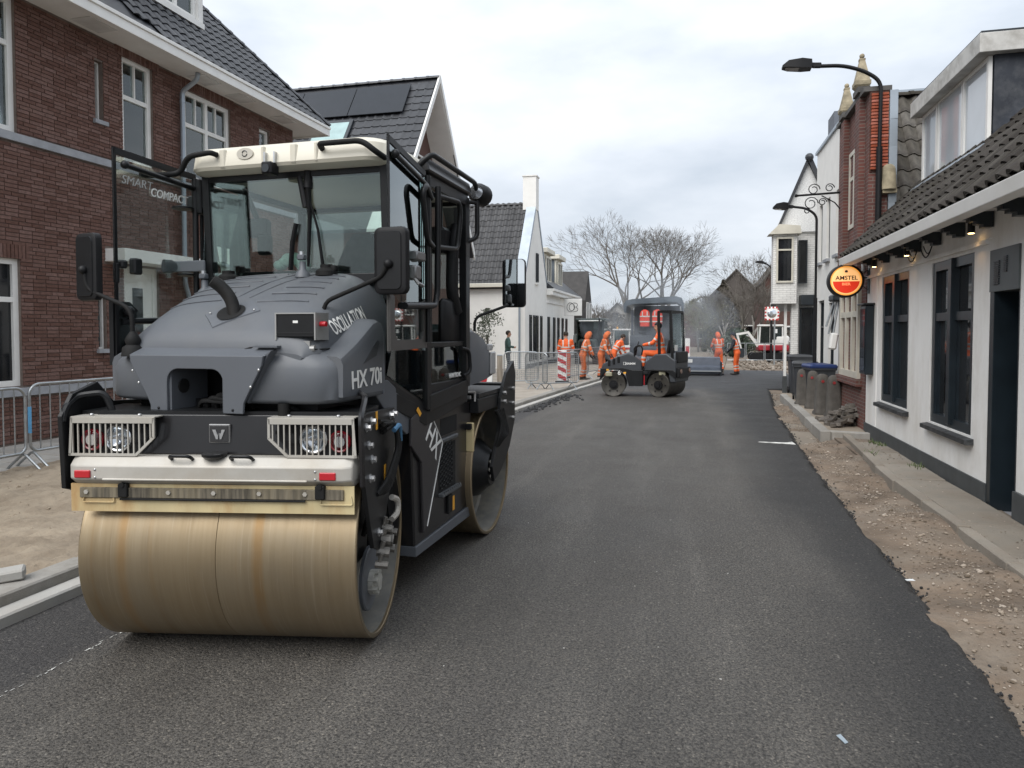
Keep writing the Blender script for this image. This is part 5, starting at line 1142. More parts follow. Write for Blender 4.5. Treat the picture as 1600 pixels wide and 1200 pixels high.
# headlight groups behind guards
def guard(sx):
    x0, x1 = (.30, .745)
    X = lambda x: sx*x
    box = MB(); pol = [(.325, 1.335), (.735, 1.335), (.745, 1.155), (.40, 1.155), (.325, 1.25)]
    n0, n1 = -.545, -.50
    box.prism([(X(a), b) for a, b in pol], (n0, n1), lambda a, b, t: (a, t, b)); g = fp('light_housing', box, m_blk, None, smooth=20)
    # lights
    def lamp(x, z, r, m, name):
        fp(name, MB().lathe((X(x), n0, z), (0, -1, 0), [(-.01, r), (.02, r), (.026, r*.9), (.012, r*.55), (.0, 0.0)], 24), m, g)
        fp('lamp_glass', MB().sphere((X(x), n0-.016, z), r*.93, 20, 8, sc=(1, .22, 1)), glass('lamp_glass', (.9, .9, .9), 1.2), g, smooth=60)
        if name == 'headlight':
            k = MB(); k.b2((X(x)-r*.95, n0-.022, z-.005), (X(x)+r*.95, n0-.014, z+.005)); 
            for q in (-.5, 0, .5): k.b2((X(x)+q*r-.003, n0-.02, z-r*.7), (X(x)+q*r+.003, n0-.012, z+.0))
            fp('reflector_rib', k, m_chrome, g, smooth=0)
        else: fp('lamp_centre', MB().cyl((X(x), n0-.03, z), (X(x), n0-.018, z), r*.5, n=14), m_chrome, g)
    lamp(.525, 1.238, .074, m_chrome, 'headlight'); lamp(.665, 1.228, .058, m_dred, 'tail_light')
    fp('work_lamp', MB().lathe((X(.41), n0, 1.265), (0, -1, 0), [(-.01, .055), (.012, .055), (.014, .045), (0, .0)], 20), m_black, g)
    # guard frame: bent plate border
    f0 = -.605; mb = MB()
    pts = [(.30, 1.352), (.752, 1.352), (.765, 1.15), (.40, 1.15), (.30, 1.245)]
    L = len(pts)
    for i in range(L):
        a, b = Vector(pts[i]), Vector(pts[(i+1) % L]); d = (b-a).normalized(); nrm = Vector((-d.y, d.x))
        if nrm.dot(Vector((.55, 1.25))-a) < 0: nrm = -nrm
        w = .03 if i == 0 else .013
        mb.prism([(X(p.x), p.y) for p in (a, b, b+nrm*w-d*w*.2, a+nrm*w+d*w*.2)], (f0-.004, f0+.006), lambda p, q, t: (p, t, q))
    mb.prism([(X(.30), 1.35), (X(.752), 1.35), (X(.752), 1.356), (X(.30), 1.356)], (f0, -.49), lambda p, q, t: (p, t, q))
    gd = fp('light_guard', mb, m_alu, None, smooth=0)
    n = 15
    for i in range(n):
        x = .325+(.745-.325)*i/(n-1); zb = 1.155 if x > .40 else 1.245-(x-.30)/.10*.092
        fp('guard_bar', MB().b2((X(x)-.0032, f0, zb), (X(x)+.0032, f0+.008, 1.335)), m_alu, gd, smooth=0)
    for x in (.40, .66): fp('bolt', MB().sphere((X(x), -.57, 1.362), .012, 8, 5, sc=(1, 1, .7)), m_bolt, gd, smooth=60)
guard(-1); guard(1)
# scraper plate, rubber strip
m_scr = mat('yellow_plate', (.52, .43, .24), .6, var=.12, vs=6, dirt=(.34, .17, .05), dfac=.85, dscale=5, stretch=(1, 1, .3))
fp('scraper_plate', MB().b2((-.752, -.612, .86), (.752, -.60, 1.005)), m_scr)
sc_ = fp('scraper_blade', MB().cbox((.0, -.617, .96), (1.40, .014, .055), .004), mat('muddy_rubber', (.11, .095, .07), .85, var=.7, vs=55, stretch=(1, 1, .06), dirt=(.30, .25, .16), dfac=.6, dscale=14))
fp('scraper_rod', MB().cyl((-.48, -.625, .928), (.50, -.625, .928), .006, n=8), m_rubber, sc_)
for x in (-.66, -.22, 0.02, .26, .50): fp('bolt', MB().cyl((x, -.624, .965), (x, -.632, .965), .012, n=6), m_alu, sc_)
for x in (-.46, .58): fp('clamp', MB().cbox((x, -.625, .975), (.05, .03, .07), .004).cyl((x, -.63, 1.005), (x, -.645, 1.005), .013, n=8), m_rubber, sc_)
for x in (-.60, .66): fp('wire_handle', MB().tube([(x-.075, -.615, .955), (x-.085, -.62, .91), (x+.085, -.62, .91), (x+.075, -.615, .955)], .004, 6, .01), m_scr, sc_)
# left end plate with loop
mb = MB(); mb.prism([(-.62, .98), (-.64, 1.36), (-.55, 1.47), (-.34, 1.52), (-.20, 1.40), (.15, 1.38), (.35, 1.1), (.1, .6), (-.2, .55), (-.4, .9)], (-.80, -.775), lambda a, b, t: (t, a, b)); fp('side_plate', mb, m_blk, smooth=0, bevel=.004)
mb = MB(); mb.tube([(-.785, -.62, 1.33), (-.785, -.60, 1.40), (-.785, -.50, 1.455), (-.66, -.46, 1.47), (-.62, -.45, 1.36)], .018, 8, .04); fp('step_loop', mb, m_blk)
fp('frame_top', MB().b2((-.76, -.50, 1.345), (.76, -.12, 1.375)), m_blk); fp('frame_beam', MB().b2((-.77, -.46, 1.0), (.77, -.30, 1.34)), m_blk)
# right side plate with bolts, hoses
mb = MB(); pol = [(-.585, 1.02), (-.61, 1.365), (-.52, 1.375), (.13, 1.335), (.14, 1.09), (.05, .95), (-.08, .78), (-.17, .63), (-.28, .575), (-.40, .62), (-.49, .80)]
mb.prism(pol, (.775, .80), lambda a, b, t: (t, a, b)); sp = fp('side_plate', mb, m_blk, smooth=0, bevel=.004)
mb = MB(); mb.tube([(.79, -.59, 1.0), (.79, -.615, 1.36), (.77, -.44, 1.45), (.70, -.30, 1.46)], .016, 6, .05); fp('plate_edge', mb, m_blk_gloss, sp)
for y, z in ((-.55, 1.30), (-.44, 1.32), (-.50, 1.20), (-.44, 1.115), (-.48, 1.02), (.0, 1.30), (.09, 1.30), (.04, 1.24), (-.30, .68)): fp('bolt', MB().cyl((.80, y, z), (.826, y, z), .017, n=6).cyl((.80, y, z), (.806, y, z), .024, n=14), m_bolt, sp)
mb = MB()
for k in range(5):
    o = k*.018; mb.tube([(.81+.02*(k % 2), -.30+o, 1.30-o), (.85, -.10+o, 1.27), (.86, -.04+o, 1.12), (.83, -.22+o, .95-o), (.80, -.33, .90)], .013, 7, .1)
fp('hydraulic_hose', mb, m_rubber, sp, smooth=60)
fp('hose_end', MB().tube([(.855, -.14, 1.23), (.87, -.05, 1.26), (.86, .01, 1.15)], .015, 7, .05), mat('blue_hose', (.06, .16, .28), .5), sp)
mb = MB(); mb.tube([(.83, .02, 1.10), (.83, -.08, .92)], .012, 7); mb.tube([(.83, -.10, .83), (.85, -.02, .80), (.85, -.02, .72), (.83, -.1, .70)], .018, 8, .05); fp('pale_pipe', mb, m_alu, sp)
mb = MB()
for k, (y, z, r) in enumerate(((-.22, .62, .03), (-.16, .60, .035), (-.26, .56, .03), (-.12, .54, .025), (-.2, .68, .022), (-.06, .62, .022), (-.30, .50, .022), (-.17, .66, .028))): mb.cyl((.78, y, z), (.85, y+.01, z-.01), r, n=8); mb.cyl((.80, y, z), (.82, y, z+.06), r*.5, n=8)
fp('hydraulic_fitting', mb, mat('dirty_steel', (.16, .15, .135), .5, .5, var=.3, vs=30), sp)
for y, z, a in ((-.33, 1.31, .0), (-.14, .98, 0)): fp('warning_sticker', MB().b2((.8005, y-.018, z-.05), (.803, y+.018, z+.05)), mat('sticker_orange', (.75, .36, .03), .5), sp)
# support arm to the drum hub and hub flange
mb = MB(); mb.prism([(-.10, 1.0), (.16, .95), (.14, .66), (.08, .44), (-.14, .44), (-.2, .7)], (.60, .63), lambda a, b, t: (t, a, b)); arm = fp('hub_arm', mb, m_blk, smooth=0, bevel=.005)
fp('hub_disc', MB().lathe((.655, 0, .315), (1, 0, 0), [(0, .19), (.018, .19), (.024, .182), (.024, 0)], 36), m_grey_flat, arm)
hb = MB(); hb.lathe((.68, -.02, .30), (1, 0, 0), [(0, .07), (.03, .07), (.03, .05), (.06, .05), (.06, 0)], 18)
for k in range(7): a = 2*PI*k/7; hb.cyl((.68, -.02+.06*math.cos(a), .30+.06*math.sin(a)), (.735, -.02+.06*math.cos(a), .30+.06*math.sin(a)), .015, n=6)
fp('hub_motor', hb, mat('pale_casting', (.45, .44, .40), .5, .3, var=.2, vs=20), arm)
mb = MB()
for k in range(4): mb.tube([(.66, -.1+.05*k, .60), (.70, -.12+.06*k, .75), (.70, -.05+.03*k, .95), (.74, -.2+.05*k, 1.2)], .014, 7, .1)
fp('hose_bundle', mb, m_rubber, arm, smooth=60)

# --- chassis (no extra yaw)
def cp(name, mb, m, parent=None, **k): return mb.build(name, m, parent or ro, **k)
# under body
mb = MB(); mb.b2((-.58, -.30, .95), (.58, .62, 1.42)); mb.b2((-.5, .5, .55), (.5, 1.85, 1.25)); mb.b2((-.35, .62, .45), (.35, 1.75, .7)); cp('engine_bay', mb, m_black)
mb = MB()
for k in range(7): mb.tube([(-.15+.06*k, -.33, 1.36), (-.1+.05*k, -.38, 1.42+.02*(k % 3)), (.2+.04*k, -.34, 1.40), (.5, -.3, 1.34)], .014, 6, .05)
mb.cyl((.45, -.42, 1.28), (.45, -.42, 1.42), .03, n=10); mb.cyl((.45, -.42, 1.26), (.45, -.42, 1.28), .045, n=6); cp('hose_bundle', mb, m_rubber, smooth=60)
# hood shell: rounded lower body
def plan(w, y0, y1, r, n=6, bow=.05):
    pts = [(-w, y1)]
    for k in range(n+1):
        a = PI+PI/2*k/n; pts.append((-w+r+r*math.cos(a), y0+r+r*math.sin(a)))
    m = 20
    for k in range(1, m): t = k/m; pts.append((-w+r+(2*w-2*r)*t, y0-bow*math.sin(PI*t)))
    for k in range(n+1):
        a = -PI/2+PI/2*k/n; pts.append((w-r+r*math.cos(a), y0+r+r*math.sin(a)))
    pts.append((w, y1)); return pts
rings = []
for z, w, y0, r in ((1.415, .70, -.39, .16), (1.425, .735, -.41, .17), (1.44, .745, -.418, .17), (1.56, .745, -.415, .17), (1.602, .743, -.412, .17), (1.635, .735, -.405, .18), (1.675, .70, -.39, .20), (1.70, .66, -.37, .2)):
    rings.append([(x, y, z) for x, y in plan(w, y0, .15, r)])
mb = MB(); mb.loft(rings, (False, True)); mb.f = [f for f in mb.f if len(f) > 4 or not (all(mb.v[i][1] < -.40 for i in f) and -.235 < sum(mb.v[i][0] for i in f)/4 < .16 and sum(mb.v[i][2] for i in f)/4 < 1.60)]; mb.mi = [0]*len(mb.f)
hood = cp('hood', mb, m_grey, smooth=40)
# right and left shoulders rising to the cab
for s in (-1, 1):
    mb = MB(); rr = []
    for y, zt in ((-.33, 1.665), (-.25, 1.70), (-.15, 1.745), (-.05, 1.80), (.05, 1.855), (.11, 1.87), (.15, 1.86)):
        wo = .749; wi = .56
        rr.append([(s*wi, y, 1.45), (s*wo, y, 1.45), (s*(wo+.002), y, zt-.045), (s*(wo-.012), y, zt-.012), (s*(wo-.035), y, zt), (s*wi, y, zt+.012)])
    mb.loft(rr); cp('hood_shoulder', mb, m_grey, hood, smooth=28)
    cp('shoulder_recess_shade', MB().prism([(-.10, 1.62), (.06, 1.66), (.10, 1.74), (.07, 1.75), (.0, 1.70)], (.745, .7525), lambda a_, b_, t: (s*t, a_, b_)), mat('recess_shade_grey', (.045, .05, .056), .6), hood, smooth=0)  # flat patch, darker machine grey paints the shade of a recess
    cp('hood_end_strip', MB().b2((s*.60, .150, 1.43), (s*.752, .172, 1.80)), m_grey_flat, hood, smooth=0, bevel=.004)
# dome
def dome_h(y): 
    P = [(-.40, 1.69), (-.392, 1.735), (-.365, 1.79), (-.31, 1.85), (-.22, 1.92), (-.08, 2.01), (.08, 2.09), (.24, 2.15), (.38, 2.18), (.50, 2.19)]
    for (a, b), (c, d) in zip(P, P[1:]):
        if a <= y <= c: return b+(d-b)*(y-a)/(c-a)
    return P[0][1] if y < P[0][0] else P[-1][1]
def dome_w(y): return .60+.02*min(1, max(0, (y+.4)/.6)) if y > -.34 else .60-.07*((-.34-y)/.06)
def dome_z(x, y):
    w = dome_w(y)+.02; h = dome_h(y); t = min(1, abs(x)/w)
    return 1.66+(h-1.66)*((1-t**7)**.45)*(1-.05*t*t)
ysd = [-.40, -.397, -.39, -.38, -.365, -.34, -.28, -.2, -.1, 0, .1, .2, .3, .4, .5]
rings = []
for y in ysd:
    w = dome_w(y)+.02; rings.append([(w*math.sin(PI/2*t)*1.0, y, dome_z(w*math.sin(PI/2*t), y)) for t in [-1+2*k/40 for k in range(41)]])
mb = MB(); mb.loft(rings, (False, False), False); mb.add(rings[0]+[(.5, -.40, 1.6), (-.5, -.40, 1.6)], [tuple(range(43))])
cp('hood_cover', mb, m_grey, hood, smooth=60)
# pressed ribs on the dome
def rib(pts, r=.0055):
    mb = MB(); P = []
    for (a, b), (c, d) in zip(pts, pts[1:]):
        for k in range(8): t = k/8; x, y = a+(c-a)*t, b+(d-b)*t; P.append((x, y, dome_z(x, y)+.001))
    x, y = pts[-1]; P.append((x, y, dome_z(x, y)+.001)); mb.tube(P, r, 6); return mb
for k in range(6):
    y = -.12+.085*k; cp('pressed_rib', rib([(-.50+.015*k, y-.02), (-.16+.035*k, y)]), m_grey, hood, smooth=60)
    cp('pressed_rib', rib([(.10+.04*k, y-.02), (.42, y)]), m_grey, hood, smooth=60)
cp('pressed_line', rib([(.02, -.10), (.28, .42)], .004), m_grey, hood, smooth=60); cp('pressed_line', rib([(-.08, -.12), (.14, .42)], .004), m_grey, hood, smooth=60)
# exhaust with patch plate
def onD(x, y, dz=0): return (x, y, dome_z(x, y)+dz)
ex, ey = .0, -.245
patch = [(ex-.165, ey-.01), (ex-.05, ey-.095), (ex+.175, ey+.02), (ex+.06, ey+.115)]
mb = MB(); q = []
for i in range(4):
    a, b = patch[i], patch[(i+1) % 4]
    for k in range(5): t = k/5; q.append((a[0]+(b[0]-a[0])*t, a[1]+(b[1]-a[1])*t))
mb.add([onD(ex, ey, .008)]+[onD(x, y, .007) for x, y in q]+[onD(x, y, -.004) for x, y in q], [(0, 1+i, 1+(i+1) % 20) for i in range(20)]+[(1+i, 21+i, 21+(i+1) % 20, 1+(i+1) % 20) for i in range(20)]); pl = cp('patch_plate', mb, m_grey_flat, hood, smooth=30)
mb = MB(); C = [onD(ex+.085*math.cos(a), ey+.06*math.sin(a), .0125) for a in [2*PI*k/24 for k in range(24)]]; mb.add([onD(ex, ey, .0125)]+C, [(0, 1+i, 1+(i+1) % 24) for i in range(24)]); cp('pipe_hole_shade', mb, mat('shade_and_seam_black', (.004, .004, .004), .9), pl, smooth=0)  # flat black disc paints the dark of the hole round the pipe
zb = dome_z(ex, ey)
mb = MB(); mb.tube([(ex+.02, ey+.01, zb-.02), (ex+.005, ey, zb+.08), (ex-.03, ey-.03, zb+.145), (ex-.065, ey-.07, zb+.185)], .036, 16, .06, 5, cap=False); mb.tube([(ex-.067, ey-.072, zb+.1865), (ex-.05, ey-.055, zb+.17)], .031, 16, cap=True); cp('exhaust_pipe', mb, mat('rusty_black', (.022, .021, .02), .55, .3, var=.3, vs=20), hood, smooth=60)
for i in (0, 2): cp('rivet', MB().sphere(onD(patch[i][0]*.8+ex*.2, patch[i][1]*.8+ey*.2, .01), .007, 8, 5), m_bolt, pl, smooth=60)
# front cover plate with arch
def rarc(cx, cz, r, a0, a1, n=5): return [(cx+r*math.cos(rad(a0+(a1-a0)*k/n)), cz+r*math.sin(rad(a0+(a1-a0)*k/n))) for k in range(n+1)]
pol = [(-.46, 1.672), (-.455, 1.635), (-.345, 1.445), (-.325, 1.40), (-.325, 1.366)]+[(-.215, 1.366)]+[(-.215, 1.53)]+rarc(-.145, 1.53, .07, 180, 90)+rarc(.07, 1.53, .07, 90, 0)+[(.14, 1.366)]+[(.26, 1.366), (.265, 1.42), (.28, 1.45), (.375, 1.62), (.385, 1.672)]
mb = MB(); mb.prism(pol, (-.505, -.487), lambda a, b, t: (a, t, b)); fcp = cp('front_cover', mb, m_grey_flat, hood, smooth=0, bevel=.004)
mb = MB(); mb.add([(-.47, -.495, 1.672), (.39, -.495, 1.672), (.39, -.38, 1.715), (-.47, -.38, 1.715)], [(0, 1, 2, 3)]); mb.b2((-.215, -.487, 1.37), (-.20, -.2, 1.6)); mb.b2((.125, -.487, 1.37), (.14, -.2, 1.6)); cp('cover_return', mb, m_grey_flat, fcp, smooth=0)
mb = MB(); mb.b2((-.5, -.12, 1.36), (.5, -.10, 1.66)); mb.cyl((-.198, -.40, 1.50), (-.19, -.40, 1.50), .04, n=14); cp('arch_shade', mb, mat('shade_and_seam_black', (.004, .004, .004), .9), fcp)  # near-black sheet behind the arch, its shade put into the colour
for x, z in ((-.44, 1.585), (-.40, 1.52), (.36, 1.6), (.31, 1.51), (-.27, 1.385), (.20, 1.385)): cp('bolt', MB().sphere((x, -.506, z), .008, 8, 5, sc=(1, .6, 1)), m_bolt if z > 1.4 else m_black, fcp, smooth=60)
# lettering on the hood flank
text('model_lettering', 'HX 70i', .135, m_letter, hood, facing((.7535, -.06, 1.535), (0, 1, .03), (0, 0, 1)), bold=.022, fitw=.36, depth=.001)
text('model_lettering', 'OSCILLATION', .115, m_letter, hood, facing((.632, .0, 1.862), (.0, 1, .27), (-.16, -.27, 1)), bold=.016, fitw=.37, depth=.003)
lt = bpy.data.objects['model_lettering.001']
def flank_x(y, z):
    lo, hi = 0.0, dome_w(y)+.02
    for _ in range(30):
        m_ = (lo+hi)/2
        if dome_z(m_, y) > z: lo = m_
        else: hi = m_
    return lo
zs_ = [v.co.x for v in lt.data.vertices]; xm = (min(zs_)+max(zs_))/2
for v in lt.data.vertices: v.co.x = flank_x(v.co.y, v.co.z)+.003+(.0015 if v.co.x > xm else 0)
# shut line round the cover
for s in (-1, 1): cp('shut_line', MB().tube([(s*(dome_w(y)+.022), y, 1.706) for y in (-.36, -.3, -.2, -.1, 0, .1)], .004, 5), MATS['shade_and_seam_black'], hood, smooth=60)
# measuring box on a bracket
mb = MB(); mb.cbox((.50, -.32, 1.832), (.235, .12, .13), .008); bx = cp('sensor_box', mb, m_blk, smooth=20)
mb = MB(); mb.b2((.378, -.385, 1.755), (.386, -.25, 1.90)); mb.b2((.614, -.385, 1.755), (.622, -.25, 1.90)); mb.b2((.385, -.385, 1.893), (.615, -.25, 1.90)); mb.b2((.44, -.365, 1.66), (.575, -.33, 1.75)); mb.cbox((.51, -.36, 1.645), (.11, .05, .03), .006); mb.cyl((.41, -.35, 1.71), (.60, -.35, 1.71), .018, n=10); cp('box_mount', mb, mat('mount_steel', (.34, .34, .33), .4, .5), bx)
cp('box_label', MB().b2((.485, -.3815, 1.845), (.515, -.3805, 1.858)), m_letter, bx); cp('red_button', MB().cyl((.625, -.34, 1.84), (.66, -.34, 1.84), .014, n=12), m_red, bx)
mb = MB(); mb.b2((.39, -.383, 1.79), (.61, -.3815, 1.796)); cp('box_seam', mb, m_blk_gloss, bx)
mb = MB(); mb.prism([(.335, 1.66), (.42, 1.70), (.40, 1.68), (.30, 1.47), (.27, 1.42), (.265, 1.44)], (-.48, -.42), lambda a, b, t: (a, t+.02*(1.7-b), b)); mb.b2((.28, -.43, 1.715), (.42, -.28, 1.725)); cp('strut', mb, m_grey_flat, bx, smooth=20)
mb = MB(); mb.tube([(.20, -.40, 1.70), (.28, -.38, 1.725), (.36, -.36, 1.75), (.45, -.3, 1.72)], .008, 6, .03); mb.tube([(.2, -.38, 1.70), (.30, -.34, 1.745), (.4, -.3, 1.73)], .008, 6, .03); cp('cable', mb, m_rubber, bx, smooth=60)
# mirrors
def mirror(cx, cy, cz, yaw, arm, size=(.175, .045, .385), glassy=False):
    M = Matrix.Translation((cx, cy, cz)) @ Matrix.Rotation(yaw, 4, 'Z')
    mb = MB(M); w, d, h = size; r = .035
    out_ = [p for q in ((w/2-r, h/2-r, 0), (-w/2+r, h/2-r, 90), (-w/2+r, -h/2+r, 180), (w/2-r, -h/2+r, 270)) for p in rarc(q[0], q[1], r, q[2], q[2]+90, 4)]
    f = lambda k, y: [(a*k, y, b*(1-(1-k)*w/h)) for a, b in out_]
    mb.loft([f(.80, -d*.5), f(.96, -d*.36), f(1, -d*.1), f(1, d*.45), f(.95, d*.5)]); o = cp('mirror', mb, m_black, smooth=40)
    mb = MB(M); mb.loft([f(.74, -d*.5-.001), f(.72, -d*.5-.006)]); cp('mirror_back_panel', mb, m_blk, o, smooth=20) if not glassy else cp('mirror_glass', MB(M).loft([f(.93, -d*.5+.004), f(.93, -d*.5-.003)]), mat('mirror_glass', (.75, .78, .8), .02, 1.0, var=.0), o, smooth=20)
    if not glassy: cp('mirror_joint', MB(M).sphere((0, -d*.5-.012, -.02), .026, 12, 8), m_black, o, smooth=60)
    cp('mirror_arm', MB().tube(arm, .0125, 8, .07), m_rubber, o, smooth=60); return o
mirror(-.815, -.42, 2.17, rad(-8), [(-.535, -.40, 1.70), (-.538, -.40, 1.93), (-.80, -.45, 2.04), (-.815, -.45, 2.14)])
mb = MB(); mb.lathe((-.534, -.40, 1.66), (0, 0, 1), [(0, .062), (.05, .055), (.065, .035), (.09, .042), (.115, .032), (.14, .014)], 18); cp('arm_boot', mb, m_rubber, smooth=60)
mirror(.925, -.10, 2.19, rad(-3), [(.52, -.12, 1.84), (.515, -.12, 1.965), (.88, -.13, 2.10), (.92, -.14, 2.17)], size=(.20, .05, .37))
mb = MB(); mb.tube([(.52, -.12, 1.80), (.52, -.12, 1.86)], .018, 8); cp('arm_base', mb, m_rubber)
mirror(.98, 2.25, 2.22, rad(6), [(.70, 2.0, 1.80), (.705, 2.0, 1.92), (.98, 2.27, 2.05), (.98, 2.27, 2.1)], size=(.205, .05, .42), glassy=True)
# cameras and fittings at the windscreen foot
for x, y in ((-.55, .22), (.16, .24)):
    z = dome_z(x, y); mb = MB(); mb.lathe((x, y, z-.01), (0, 0, 1), [(0, .05), (.03, .04), (.05, .022), (.10, .02), (.10, 0)], 14); mb.cbox((x, y-.01, z+.115), (.05, .04, .035), .006); nz_ = cp('washer_jet', mb, m_grey_flat, smooth=40); cp('jet_cap', MB().cyl((x, y-.012, z+.13), (x, y-.012, z+.15), .016, n=12), m_steel, nz_)
    mb = MB(); mb.lathe((x+.12, y+.08, dome_z(x+.12, y+.08)-.01), (0, 0, 1), [(0, .07), (.03, .068), (.05, .04), (.07, .04), (.075, .0)], 18); cp('cap', mb, m_rubber, smooth=40)
mb = MB(); mb.cbox((.30, .33, 2.20), (.10, .05, .035), .006); cp('wiper_motor', mb, m_rubber)
mb = MB(); mb.cbox((-.74, .30, 2.235), (.26, .02, .075), .006); la = cp('lamp_bracket', mb, m_grey_flat); mb = MB(); mb.lathe((-.86, .28, 2.235), (-.5, -.85, 0), [(-.03, .03), (0, .045), (.05, .045), (.055, .03), (.05, 0)], 16); cp('side_lamp', mb, m_black, la)

# --- cab
YF, YD, YB = .42, .87, 1.68           # windscreen, door post, rear post
WX = .655; SX = .725
Zt = 2.87
mb = MB()
def bar(a, b, w=.05): mb.tube([a, b], w, 4)
def strip(a, b, u, v, wu, wv):
    a, b, u, v = Vector(a), Vector(b), Vector(u)*wu/2, Vector(v)*wv/2
    mb.add([a-u-v, a+u-v, a+u+v, a-u+v, b-u-v, b+u-v, b+u+v, b-u+v], [(0, 3, 2, 1), (4, 5, 6, 7), (0, 1, 5, 4), (1, 2, 6, 5), (2, 3, 7, 6), (3, 0, 4, 7)])
X_, Y_, Z_ = (1, 0, 0), (0, 1, 0), (0, 0, 1)
for s in (-1, 1):
    strip((s*WX, YF+.01, 2.10), (s*WX, YF-.03, Zt), X_, Y_, .05, .06)          # front corner
    strip((s*SX, YD, 1.26), (s*SX, YD, Zt), X_, Y_, .055, .07)                  # door post
    strip((s*SX, YB, 1.36), (s*SX, YB, Zt), X_, Y_, .06, .09)                  # rear post
    strip((s*SX, YD, Zt-.03), (s*SX, YB, Zt-.03), X_, Z_, .06, .08)
    strip((s*WX, YF-.03, Zt-.03), (s*SX, YD, Zt-.03), (0, 1, 0), Z_, .05, .08)
    strip((s*SX, YD, 1.30), (s*SX, YB, 1.36), X_, Z_, .06, .11)
    strip((s*.69, .30, 1.50), (s*SX, YD, 1.27), (0, 1, 0), Z_, .06, .045)
strip((-WX, YF-.02, Zt-.03), (WX, YF-.02, Zt-.03), Y_, Z_, .06, .09)
strip((-SX, YB, Zt-.03), (SX, YB, Zt-.03), Y_, Z_, .08, .08); strip((-SX, YB, 1.75), (SX, YB, 1.75), Y_, Z_, .08, .10)
strip((-WX, YF, 2.14), (WX, YF, 2.14), Y_, Z_, .05, .06)
cab = cp('cab_frame', mb, m_blk, smooth=0, bevel=.008)
# floor / lower skirt of the cab
mb = MB(); mb.prism([(-.69, .30), (.69, .30), (.73, .87), (.73, 1.74), (-.73, 1.74), (-.73, .87)], (1.14, 1.26), lambda a, b, t: (a, b, t+(.20 if b < .5 else (.0 if b < 1 else .09)))); cp('cab_floor', mb, m_blk, cab, smooth=0, bevel=.01)
# grey corner piece under the cab
mb = MB(); mb.prism([(.05, 1.50), (.32, 1.50), (.88, 1.22), (.88, 1.16), (.60, 1.12), (.32, 1.28)], (.56, .70), lambda a, b, t: (t, a, b)); cp('corner_panel', mb, m_grey_flat, cab, smooth=0, bevel=.006)
# dark upper band of the windscreen
mb = MB(); mb.b2((-WX+.02, YF-.045, 2.80), (WX-.02, YF-.04, 2.86)); cp('windscreen_band', mb, m_black, cab)
# panes
def pane(name, pts, m=None, th=.006, par=None):
    p = [Vector(q) for q in pts]; n = (p[1]-p[0]).cross(p[2]-p[0]).normalized()*th; k = len(p)
    mb = MB(); mb.add(p+[q+n for q in p], [tuple(range(k))[::-1], tuple(range(k, 2*k))]+[(i, (i+1) % k, (i+1) % k+k, i+k) for i in range(k)]); return cp(name, mb, m or m_cabglass, par or cab, smooth=0)
pane('windscreen', [(-WX, YF-.01, 2.16), (WX, YF-.01, 2.16), (WX, YF-.04, 2.82), (-WX, YF-.04, 2.82)])
for s in (-1, 1):
    pane('corner_glass', [(s*.685, .32, 1.53), (s*SX, YD-.03, 1.32), (s*SX, YD-.03, Zt-.08), (s*(WX+.02), YF-.02, Zt-.08)], mat('x', (0, 0, 0)) if 0 else m_cabglass)
pane('rear_glass', [(-.68, YB-.02, 1.82), (.68, YB-.02, 1.82), (.68, YB-.02, 2.80), (-.68, YB-.02, 2.80)])
# left side between the posts: lower pane only (door swung open)
pane('side_glass', [(.715, YD+.05, 1.42), (.715, YB-.05, 1.42), (.715, YB-.05, 1.685), (.715, YD+.05, 1.685)])
pane('side_glass', [(-.715, YD+.05, 1.42), (-.715, YB-.05, 1.42), (-.715, YB-.05, 1.685), (-.715, YD+.05, 1.685)])
for lo, hi in (((.70, YD+.03, 1.685), (.735, YB-.04, 1.725)), ((.70, YD+.03, 1.36), (.73, YB-.03, 1.43)), ((-.735, YD+.03, 1.685), (-.70, YB-.04, 1.725))): cp('door_sill', MB().b2(lo, hi), m_blk, cab, bevel=.006)
text('lettering', 'HAMMTRONIC', .05, m_letter, cab, facing((.738, 1.42, 1.465), (0, 1, 0), (0, 0, 1)), bold=.01, fitw=.26, depth=.001)
mb = MB(); mb.tube([(.76, 1.50, 1.67), (.78, 1.63, 1.65), (.78, 1.66, 1.48), (.76, 1.55, 1.45)], .016, 8, .05); cp('door_handle', mb, m_black, cab, smooth=60)
# washer bottle behind the corner glass
mb = MB(); mb.cbox((.60, .80, 1.50), (.15, .17, .16), .03); mb.cyl((.60, .80, 1.57), (.60, .80, 1.62), .045, n=14); cp('washer_bottle', mb, mat('milky_plastic', (.45, .62, .55), .5), cab, smooth=40)
# seat, console, steering, cloth
mb = MB(); 
rr = []
for z, hw, y in ((1.72, .22, 1.22), (1.95, .26, 1.26), (2.2, .25, 1.31), (2.38, .20, 1.35), (2.5, .16, 1.38), (2.56, .10, 1.39)):
    rr.append([(a*hw, y+b, z) for a, b in ((-1, 0), (-.7, -.07), (.7, -.07), (1, 0), (.8, .09), (-.8, .09))])
mb.loft(rr); mb.cbox((0, 1.02, 1.70), (.5, .5, .14), .05); mb.cbox((.30, 1.05, 1.88), (.09, .40, .07), .02); mb.cbox((-.30, 1.05, 1.88), (.09, .40, .07), .02); mb.b2((-.25, .8, 1.3), (.25, 1.3, 1.65)); cp('seat', mb, m_seat, cab, smooth=50)
mb = MB(); mb.tube([(-.1, .62, 1.3), (-.1, .66, 1.9), (-.1, .72, 2.06)], .04, 8); mb.tube([(-.1+.17*math.cos(a), .74+.06*math.sin(a), 2.08+.16*math.sin(a)) for a in [2*PI*k/24 for k in range(24)]], .014, 7, closed=True); mb.cbox((-.1, .72, 2.07), (.12, .06, .1), .02); cp('steering_wheel', mb, m_black, cab, smooth=60)
